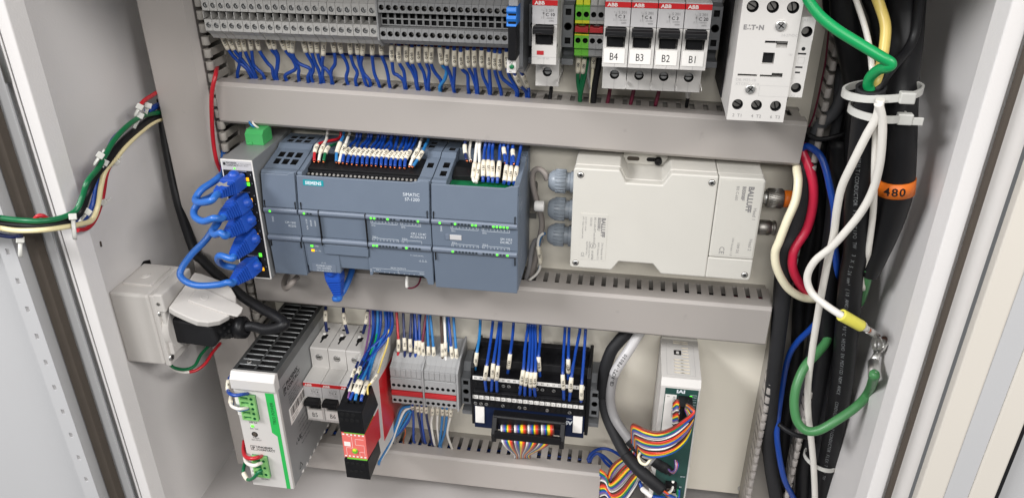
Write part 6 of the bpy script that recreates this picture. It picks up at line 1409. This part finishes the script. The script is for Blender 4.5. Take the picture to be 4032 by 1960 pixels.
P = [b_-(b_-a_)*.1, b_+V((6, 0, 1.2))]+[at('J', x, y, d) for x, y, d in ((1600, 762, -98), (1700, 752, -100), (1772, 725, -100), (1775, 692, -97), (1680, 625, -90), (1560, 560, -82), (1400, 460, -72), (1250, 335, -62), (1120, 220, -52), (1000, 100, -44), (930, 20, -38))]+[at('A', x, y, d) for x, y, d in ((905, 1040, -30), (862, 850, -20), (835, 700, -12), (822, 600, -6), (815, 500, -2))]
part('mains_cable', MB().tube(spline(P, 8), 4.5, 16), CABLE, t)
# wires from the socket box bottom
for k, (mt, p_, l) in enumerate(((GRND, [(680, 1075, -110), (740, 1125, -104), (840, 1140, -94), (930, 1105, -86), (990, 1000, -74), (1080, 900, -60)], 'dark green wire drooping under the white socket box'), (WHT, [(690, 1080, -108), (740, 1140, -102), (820, 1165, -94), (900, 1158, -88), (960, 1130, -82)], 'white wire drooping lowest under the white socket box'), (REDW, [(880, 1165, -90), (950, 1145, -86), (1030, 1085, -78), (1100, 980, -66), (1175, 890, -52)], 'red wire drooping under the white socket box'))):
    P = [at('J', *q) for q in p_]; single('wire', MB().tube(spline(P, 8), 1.5, 8), mt, l, 'wire', 'wires under the socket box')
# ================================================================ door harness at the left
GH = 'wires of the door harness'
def hz(x): 
    K_ = [(-420, -160), (-260, -172), (-120, -186), (-40, -188), (0, -185), (200, -180), (340, -166), (440, -146), (500, -126), (570, -102), (640, -82), (720, -56), (810, -22), (900, 0)]
    for (a, d0), (b, d1) in zip(K_, K_[1:]):
        if a <= x <= b: return d0+(d1-d0)*(x-a)/(b-a)
    return K_[-1][1]
def har(pts, mt, r, l, off=0, loc=None):
    P = [at('A', x, y, hz(x)+off) for x, y in pts]
    return single('harness_wire', MB().tube(spline(P, 8), r, 12), mt, l, 'wire', GH)
har([(-420, 1150), (-260, 1120), (-130, 1095), (-40, 1090), (0, 1096), (100, 1108), (200, 1112), (300, 1098), (380, 1060), (415, 990), (440, 915), (495, 845), (530, 780), (575, 705), (640, 635), (710, 588), (770, 572), (850, 560)], GRND, 2.0, 'green wire along the top of the door harness', -1)
har([(-420, 1180), (-260, 1150), (-130, 1122), (-40, 1118), (0, 1122), (100, 1132), (200, 1136), (310, 1122), (400, 1070), (440, 970), (480, 885), (540, 810), (610, 720), (690, 650), (760, 600), (850, 570)], CABLE, 2.9, 'black cable forming the core of the door harness', 1)
har([(-420, 1205), (-260, 1175), (-130, 1148), (-40, 1144), (0, 1148), (90, 1160), (200, 1158), (300, 1146), (400, 1128), (462, 1108), (492, 1040), (508, 940), (530, 860), (580, 800), (630, 740), (700, 672), (780, 612), (850, 590)], CREAM, 1.9, 'cream wire on the front of the door harness', -3)
har([(390, 1158), (440, 1148), (480, 1100), (515, 1000), (535, 880), (560, 820)], REDW, 1.6, 'red wire on the right of the cream wire in the harness', 2)
har([(170, 1108), (190, 1088), (215, 1086), (240, 1100)], REDW, 1.5, 'short red wire bump above the green harness wire', 1)
har([(700, 540), (725, 508), (760, 485), (800, 462), (860, 450)], REDW, 1.7, 'red wire running from the harness behind the left duct', 0)
har([(-420, 1215), (-260, 1190), (-130, 1166), (-40, 1172), (0, 1182), (60, 1190), (110, 1186)], NAVY, 1.6, 'navy wire under the cream wire at the left edge', 2)
har([(350, 1120), (430, 1095), (465, 1030), (485, 940), (500, 870), (560, 720), (610, 660)], BLUE, 1.8, 'blue wire half hidden behind the cream harness wire', 6)
har([(740, 560), (770, 545), (800, 530), (860, 520)], BLUE, 2.4, 'blue wire entering behind the left duct cover', 3)
har([(540, 850), (590, 790), (650, 700), (720, 640), (790, 605)], CREAM2, .8, 'thin pale wire along the lower side of the harness', 2)
def tie(c, r1, r2, ang, label, tail=None, dep=None):
    """nylon tie: strap loop round a bundle plus square head; c in sheet A"""
    p0 = at('A', *c, dep if dep is not None else hz(c[0])-4)
    t = thing('cable_tie', label, 'cable tie', p0, 'nylon cable ties on the door harness')
    ax = (EYE-p0).normalized(); u_ = up*math.cos(ang)+rt*math.sin(ang); w_ = ax
    pts = [p0-w_*r1+u_*0+(u_*math.cos(g)*r2+w_*math.sin(g)*r1)-u_*r2 for g in [2*math.pi*i/20 for i in range(21)]]
    part('strap', MB().tube(pts, 1.5, 8, flat=.45), TIE, t)
    q = MB().box(-2.6, 2.6, -1.9, 1.9, -2.3, 2.3); b_ = u_.cross(w_)
    q.v = [p0+b_*v.x+w_*v.y+u_*v.z for v in q.v]
    part('head', q, TIE, t, .5)
    if tail: part('tail', MB().tube([p0, p0+u_*tail*.5-w_*2, p0+u_*tail], 1.2, 6, flat=.4), TIE, t)
tie((366, 1090), 4.5, 8, -.1, 'nylon tie with square head at the bend above the lip', -9); tie((442, 1066), 4, 6, .7, 'nylon tie head lying on the blue wire at the bend')
tie((527, 818), 4.5, 6, .5, 'nylon tie where the cream wire leaves the black cable'); tie((706, 582), 4, 6.5, .45, 'nylon tie nearest the left duct, strap hooked over the black cable')
tie((703, 538), 3, 4, .5, 'nylon tie head on the red wire near the duct, left of two'); tie((746, 532), 3, 4, .3, 'nylon tie head beside the blue wire near the duct, right of two')
tie((102, 1206), 4, 6, 0, 'nylon tie head under the harness at the left edge', None, -180); tie((505, 782), 3, 4, .6, 'translucent tie end sticking out left of the green wire', 5); tie((522, 1020), 3, 4.5, 1.0, 'nylon tie round the red and cream wires', 6); tie((585, 815), 3, 4, .8, 'crumpled tie end right of the cream wire', 6)
# ================================================================ cables in the right duct
GK = 'heavy black cables in the right duct'
def cab(pts, r, mt, l, g=GK, sheet='O', n=16, name='cable', cat='cable', seg=8):
    P = [at(sheet if len(q) < 4 else q[3], q[0], q[1], q[2]) for q in pts]
    S_ = spline(P, seg)
    if callable(r): r = [r(i/(len(S_)-1)) for i in range(len(S_))]
    return single(name, MB().tube(S_, r, n), mt, l, cat, g), S_
# background mass of black cables
cab([(470, -80, -40), (480, 100, -40), (520, 300, -40), (540, 420, -40), (545, 600, -36), (500, 900, -30), (450, 1200, -26), (400, 1450, -22), (380, 120+980+400, -20)], 9, CABLE, 'black cable running down behind the white wires')
cab([(420, -60, -20), (430, 60, -20), (520, 150, -24), (570, 330, -26), (560, 480, -22), (470, 700, -14), (430, 1000, -8), (400, 1300, -6)], 7, CABLE, 'black cable deepest in the right duct')
cab([(560, 330, -42), (500, 340, -36), (490, 430, -32), (430, 560, -28), (350, 640, -26), (320, 760, -24), (300, 900, -24)], 4.6, CABLED, 'dark grey cable bending left beside the contactor')
cab([(470, 330, -20), (455, 480, -18), (445, 620, -16), (420, 760, -14), (400, 1000, -12), (390, 1252, -10), (330, 400, -8, 'P'), (250, 800, -6, 'P'), (190, 1250, -4, 'P')], 4.5, CABLED, 'dark grey cable straight down the middle of the right duct')
cab([(300, 680, -30), (350, 700, -34), (420, 690, -36), (490, 665, -34), (550, 620, -30)], 1.8, CABLE, 'thin black cable crossing level behind the upper duct end', None)
cab([(860, -60, -70), (850, 60, -70), (830, 180, -72), (790, 260, -78), (720, 340, -92), (650, 440, -100), (640, 470, -98)], 3.0, CABLE, 'thin black cable arching into the tied cable bundle', None)
cab([(600, -80, -46), (660, 60, -46), (700, 200, -48), (760, 300, -56), (790, 420, -66)], 8, CABLE, 'black cable behind the yellow wire at the top')
cab([(800, -90, -56), (790, 60, -56), (780, 220, -62), (765, 350, -72), (755, 500, -84), (750, 700, -88), (745, 860, -88), (735, 960, -88), (708, 1080, -84), (672, 1190, -80), (642, 20, -78, 'P'), (622, 80, -76, 'P'), (608, 126, -74, 'P')], lambda t: 11.4 if t < .6 else 11.4-5.0*((t-.6)/.4), CABLE, 'thickest black cable, carrying the orange 480 band')
b1 = at('O', 741, 895, -88); b2 = at('O', 734, 968, -88)
ax = (b2-b1)
t = thing('cable_marker', 'orange band reading 480 round the thickest black cable', 'marker', b1)
part('band', MB().lathe(b1, b2, [(0, 11.0), (0, 12.3), (ax.length, 12.3), (ax.length, 11.0)], 28), ORANGE, t)
m = MB(); d_ = ax.normalized(); mid = (b1+b2)/2; tt = (EYE-mid).normalized(); tt = (tt-d_*tt.dot(d_)).normalized(); rr_ = (-d_).cross(tt)
for i, ch in enumerate('480'):
    g = (-.42, -.02, .36)[i]
    nrm = tt*math.cos(g)+rr_*math.sin(g); tg = rr_*math.cos(g)-tt*math.sin(g)
    m.text(ch, mid+nrm*12.35+d_*3.0, tg, -d_, 6.0, 0, 'C', off=.1, bold=.02)
part('print', m, INK, t)
# flexible cable with white lettering, jacket cut at the top
o, S = cab([(612, 446, -100), (600, 520, -98), (585, 620, -95), (570, 760, -92), (555, 900, -88), (545, 1050, -84), (540, 1252, -78), (515, 140, -70, 'P'), (490, 400, -60, 'P'), (470, 640, -50, 'P'), (430, 900, -42, 'P'), (390, 1120, -36, 'P'), (360, 1320, -32, 'P')], 9.0, CABLE, 'black flexible cable printed MULTICONDUCTOR, jacket cut open at the top')
m = MB(); s_ = 'MULTICONDUCTOR FLEX TIPO TW  3 X 5.26 mm\u00b2 (10 AWG) 600V 90\u00b0C HECHO EN MEXICO NOM ANCE   CONDULAC MULTICONDUCTOR FLEX TIPO TW'
cable_print(m, S, s_, 9.0, 2.7, 47, 2.75, turn=-.16)
pr = part('print', m, INKC, o)
part('jacket_mouth', MB().lathe(S[0], S[0]+(S[0]-S[1]), [(0, 9), (1.2, 9.2), (1.2, 7.6), (-3, 7.2), (-3, 0)], 22), CABLEM, o)
# conductors from the cut jacket
cab([(610, 455, -100), (598, 425, -101), (612, 385, -104), (655, 350, -110), (700, 338, -116), (712, 318, -117), (660, 285, -116), (560, 225, -112), (440, 150, -106), (350, 75, -100), (290, -10, -94), (260, -80, -90)], 3.3, GRN, 'thick bright green wire sweeping from the cut cable to the contactor', None, name='power_wire', cat='wire')
cab([(640, 455, -99), (645, 400, -98), (662, 330, -92), (680, 230, -86), (685, 130, -80), (660, 40, -74), (620, -60, -70)], 3.3, YEL, 'thick yellow wire rising from the cut cable', None, name='power_wire', cat='wire')
cab([(628, 450, -98), (618, 350, -92), (605, 240, -84), (580, 130, -74), (540, 10, -64), (515, -60, -60)], 1.9, WHT, 'white wire rising behind the green wire', None, name='power_wire', cat='wire')
# red, black, cream, blue power wires
cab([(265, 720, -22), (272, 770, -24), (305, 850, -30), (322, 940, -34), (318, 1040, -36), (290, 1150, -38), (235, 1240, -42), (218, 40, -44, 'P'), (222, 110, -44, 'P'), (265, 190, -40, 'P'), (320, 225, -34, 'P'), (370, 240, -20, 'P')], 3.6, REDC, 'crimson power wire in an S bend beside the sensor plug', None, name='power_wire', cat='wire')
cab([(240, 790, -20), (262, 850, -24), (278, 960, -28), (268, 1060, -30), (230, 1180, -32), (195, 1252, -34), (185, 100, -34, 'P'), (170, 250, -32, 'P'), (150, 420, -30, 'P'), (125, 620, -28, 'P'), (105, 850, -26, 'P'), (105, 1050, -26, 'P'), (140, 1280, -24, 'P')], 6.3, CABLEM, 'charcoal cable running down beside the finger wall')
cab([(270, 760, -10), (262, 900, -12), (230, 1080, -16), (190, 1240, -22), (165, 120, -26, 'P'), (150, 330, -28, 'P'), (130, 560, -24, 'P'), (110, 760, -20, 'P'), (95, 1000, -18, 'P'), (150, 1130, -16, 'P'), (220, 1280, -14, 'P')], 6.0, CABLE, 'black cable pressed against the right finger wall')
cab([(232, 720, -6), (236, 790, -16), (240, 855, -30), (246, 915, -38), (232, 1010, -44), (190, 1110, -48), (152, 1210, -50), (130, 20, -50, 'P'), (140, 100, -50, 'P'), (190, 190, -48, 'P'), (260, 240, -44, 'P'), (330, 250, -38, 'P'), (390, 240, -26, 'P')], 3.3, CREAM2, 'cream power wire bulging left beside the sensor plug', None, name='power_wire', cat='wire')
cab([(265, 745, -26), (300, 738, -30), (355, 780, -38), (385, 850, -44), (410, 960, -50), (428, 1060, -54), (425, 1200, -52), (438, 80, -46, 'P'), (415, 200, -40, 'P'), (385, 300, -36, 'P'), (320, 390, -32, 'P'), (240, 470, -28, 'P'), (195, 550, -24, 'P'), (165, 700, -16, 'P'), (140, 900, -30, 'P'), (148, 1020, -38, 'P'), (175, 1150, -38, 'P'), (210, 1225, -34, 'P'), (240, 1280, -28, 'P')], 2.6, BLUE, 'blue power wire weaving down through the right duct', None, name='power_wire', cat='wire')
GWH = 'white wires tied to the cable bundle'
cab([(660, 500, -114), (640, 590, -112), (590, 680, -109), (520, 820, -104), (465, 940, -98), (440, 1060, -92), (425, 1180, -86), (400, 40, -82, 'P'), (372, 180, -76, 'P'), (345, 330, -70, 'P'), (315, 520, -64, 'P'), (296, 680, -60, 'P'), (296, 820, -58, 'P'), (312, 960, -54, 'P'), (325, 1110, -50, 'P'), (332, 1290, -46, 'P')], 2.7, WHT, 'white wire running the whole way down the bundle', GWH, name='power_wire', cat='wire')
o, S = cab([(650, 520, -115), (668, 600, -113), (668, 700, -111), (655, 830, -108), (620, 960, -104), (560, 1070, -100), (480, 1170, -96), (410, 1245, -92), (330, 60, -88, 'P'), (292, 140, -86, 'P'), (312, 215, -88, 'P'), (370, 270, -94, 'P'), (468, 335, -104, 'P'), (580, 385, -100, 'P')], 2.7, WHT, 'white wire curling to the yellow sleeved earth lug', GWH, name='power_wire', cat='wire')
a_, b_ = at('P', 462, 330, -104), at('P', 566, 388, -101)
part('yellow_sleeve', MB().lathe(a_, b_, [(0, 3), (0, 4.4), (1, 4.6), ((b_-a_).length-1, 4.4), ((b_-a_).length, 4.2), ((b_-a_).length, 3)], 16), YELB, o)
cab([(640, 600, -107), (635, 700, -106), (630, 850, -104), (628, 960, -100), (622, 1080, -94), (600, 1252, -86), (590, 60, -80, 'P'), (570, 200, -70, 'P')], 2.2, WHT, 'white wire hanging straight behind the curling white one', GWH, name='power_wire', cat='wire')
# earth lugs on the right wall
c = atx('P', 664, 482, XR-3)
t = thing('earth_lug', 'crimped ring lug with the green wire bolted to the right wall', 'cable lug', c, 'earth lugs on the right wall')
def ringlug(c, d, nx, R_, r_):
    d = V(d).normalized(); n_ = V(nx).normalized(); s_ = d.cross(n_).normalized(); m = MB(); k = 20
    o_ = [c+(d*math.cos(2*math.pi*i/k)+s_*math.sin(2*math.pi*i/k))*R_ for i in range(k)]; i_ = [c+(d*math.cos(2*math.pi*i/k)+s_*math.sin(2*math.pi*i/k))*r_ for i in range(k)]
    h = n_*.9; vs = [p+h for p in o_]+[p+h for p in i_]+[p-h for p in o_]+[p-h for p in i_]
    fs = []
    for i in range(k):
        j = (i+1) % k; fs += [(i, j, j+k, i+k), (2*k+i, 2*k+j, 3*k+j, 3*k+i), (i, j, 2*k+j, 2*k+i), (k+i, k+j, 3*k+j, 3*k+i)]
    return m.add(vs, fs, 0)
gl0 = atx('P', 628, 640, XR-12); gl1 = atx('P', 625, 570, XR-9)
part('ring', ringlug(c, (gl1-c), (-1, -.25, .1), 7.5, 3.2), STEEL, t, .3)
part('barrel', MB().lathe(gl0, gl1, [(0, 3.4), (0, 4.4), ((gl1-gl0).length, 4.2), ((gl1-gl0).length, 2.6)], 16).tube([gl1, gl1+(c-gl1)*.35, c+(gl1-c).normalized()*6], [3.6, 2.8, 2.6], 8, flat=.45), STEEL, t)
part('copper_strands', MB().lathe(gl1+(gl0-gl1)*.2, gl1+(gl1-gl0)*.2, [(0, 2.4), ((gl1-gl0).length*.4, 2.2), ((gl1-gl0).length*.4, 0)], 10), COPPER, t)
part('bolt', MB().lathe(c+V((2, 0, 0)), c+V((-6, 0, 0)), [(0, 5), (3, 5), (3, 3.4), (5.4, 3.2), (5.4, 0)], 14), STEEL, t)
P = [gl0+(gl1-gl0)*.2, gl0]+[at('P', x, y, d) for x, y, d in ((600, 720, -74), (540, 790, -80), (440, 860, -86), (350, 910, -88), (285, 910, -86), (240, 860, -82), (226, 770, -76), (240, 680, -70), (280, 590, -62), (335, 530, -54), (385, 470, -44), (402, 428, -34), (425, 380, -18), (445, 320, -6))]
part('earth_wire', MB().tube(spline(P, 8), 3.7, 14), GRNS, t)
y0 = at('P', 572, 390, -100); y1 = atx('P', 645, 436, XR-5)
t = thing('earth_lug', 'slim crimp lug with bare copper below the yellow sleeve', 'cable lug', y0, 'earth lugs on the right wall')
part('barrel', MB().lathe(y0+(y1-y0)*.35, y1, [(0, 2.2), (0, 2.8), ((y1-y0).length*.55, 2.6), ((y1-y0).length*.55, 1)], 14), STEEL, t)
part('copper_strands', MB().tube([y0+(y1-y0)*.2, y1+(y1-y0).normalized()*1.5], 2.0, 8), COPPER, t); part('insulation_end', MB().tube([y0, y0+(y1-y0)*.24], 2.7, 10), WHT, t)
part('ring', ringlug(c+V((-2.4, 0, 0)), (y1-c), (-1, -.25, .1), 6.6, 3.0), STEEL, t, .3)
P = [at('P', x, y, d) for x, y, d in ((600, 100, -78), (590, 160, -72), (570, 230, -60), (555, 270, -50))]
single('power_wire', MB().tube(spline(P, 6), 3.4, 12), GRNS, 'green wire end showing below the cut thick black cable', 'wire')
# small dark loop and ties
cab([(150, 880, -40, 'P'), (190, 910, -46, 'P'), (240, 935, -48, 'P'), (300, 945, -46, 'P')], 2.2, CABLE, 'thin black cable crossing behind the green wire loop', None)
cab([(520, 1000, -40), (520, 1200, -44), (510, 120, -46, 'P'), (500, 300, -46, 'P'), (470, 520, -40, 'P'), (420, 760, -34, 'P'), (370, 980, -28, 'P'), (330, 1290, -24, 'P')], 8.0, CABLE, 'black cable left of the printed flexible cable, lower part')
cab([(450, 700, -30), (440, 1000, -34), (420, 1200, -38), (400, 100, -40, 'P'), (390, 250, -40, 'P'), (390, 450, -34, 'P'), (360, 650, -30, 'P'), (330, 850, -26, 'P'), (280, 1080, -22, 'P'), (270, 1290, -20, 'P')], 7.5, CABLE, 'black cable behind the long white wire, lower part')
cab([(360, 700, -8), (345, 1000, -10), (310, 1200, -12), (270, 120, -12, 'P'), (250, 300, -10, 'P'), (240, 500, -8, 'P'), (210, 700, -6, 'P'), (180, 900, -4, 'P'), (160, 1280, -2, 'P')], 5.5, CABLE, 'black cable behind the blue power wire, lower part')
cab([(318, 660, -22), (312, 720, -20), (330, 900, -18), (360, 1100, -14), (330, 100, -12, 'P'), (290, 400, -8, 'P')], 6, CABLE, 'black cable behind the crimson wire')
cab([(400, 150, -14), (380, 330, -12), (330, 560, -10), (300, 640, -10)], .7, MAROON, 'thin dark red wire beside the contactor', None)
def bigtie(c, d, r1, r2, label, hx, rot_, wide=2.4):
    """strap loop round a vertical cable group; head at angle hx"""
    p0 = at('O' if d[1] == 'O' else 'P', *c, d[0])
    t = thing('cable_tie', label, 'cable tie', p0, 'nylon cable ties in the right duct')
    e1 = V((1, 0, rot_)); e2 = V((0, 1, 0))
    pts = [p0+e1*(math.cos(g)*r1)+e2*(math.sin(g)*r2) for g in [2*math.pi*i/32 for i in range(33)]]
    m = MB(); k = len(pts)
    vs = [p+V((0, 0, wide)) for p in pts]+[p-V((0, 0, wide)) for p in pts]+[p0+(p-p0)*.93+V((0, 0, wide)) for p in pts]+[p0+(p-p0)*.93-V((0, 0, wide)) for p in pts]
    fs = []
    for i in range(k-1): fs += [(i, i+1, k+i+1, k+i), (2*k+i, 3*k+i, 3*k+i+1, 2*k+i+1), (i, 2*k+i, 2*k+i+1, i+1), (k+i, k+i+1, 3*k+i+1, 3*k+i)]
    m.add(vs, fs, 0); part('strap', m, TIE, t)
    h = p0+e1*(math.cos(hx)*r1)+e2*(math.sin(hx)*r2)
    part('head', MB().box(h.x-4.6, h.x+4.6, h.y-3.6, h.y+2, h.z-3.6, h.z+3.6), TIE, t, .8)
    return t, h
t, h = bigtie((668, 455), (-92, 'O'), 24, 19, 'upper white nylon tie round the cut cable and its neighbour', -1.15, .12)
t, h = bigtie((640, 560), (-95, 'O'), 17.5, 17, 'lower white nylon tie with chunky head below the upper one', -.62, -.05)
part('tail', MB().box(h.x+3, h.x+11, h.y-3, h.y-1.4, h.z-3.4, h.z+1.6), TIE, t, .4)
bigtie((355, 1058), (-38, 'P'), 15, 13, 'white nylon tie low in the right duct round the long white wire', 1.6, -.3, 2.0)
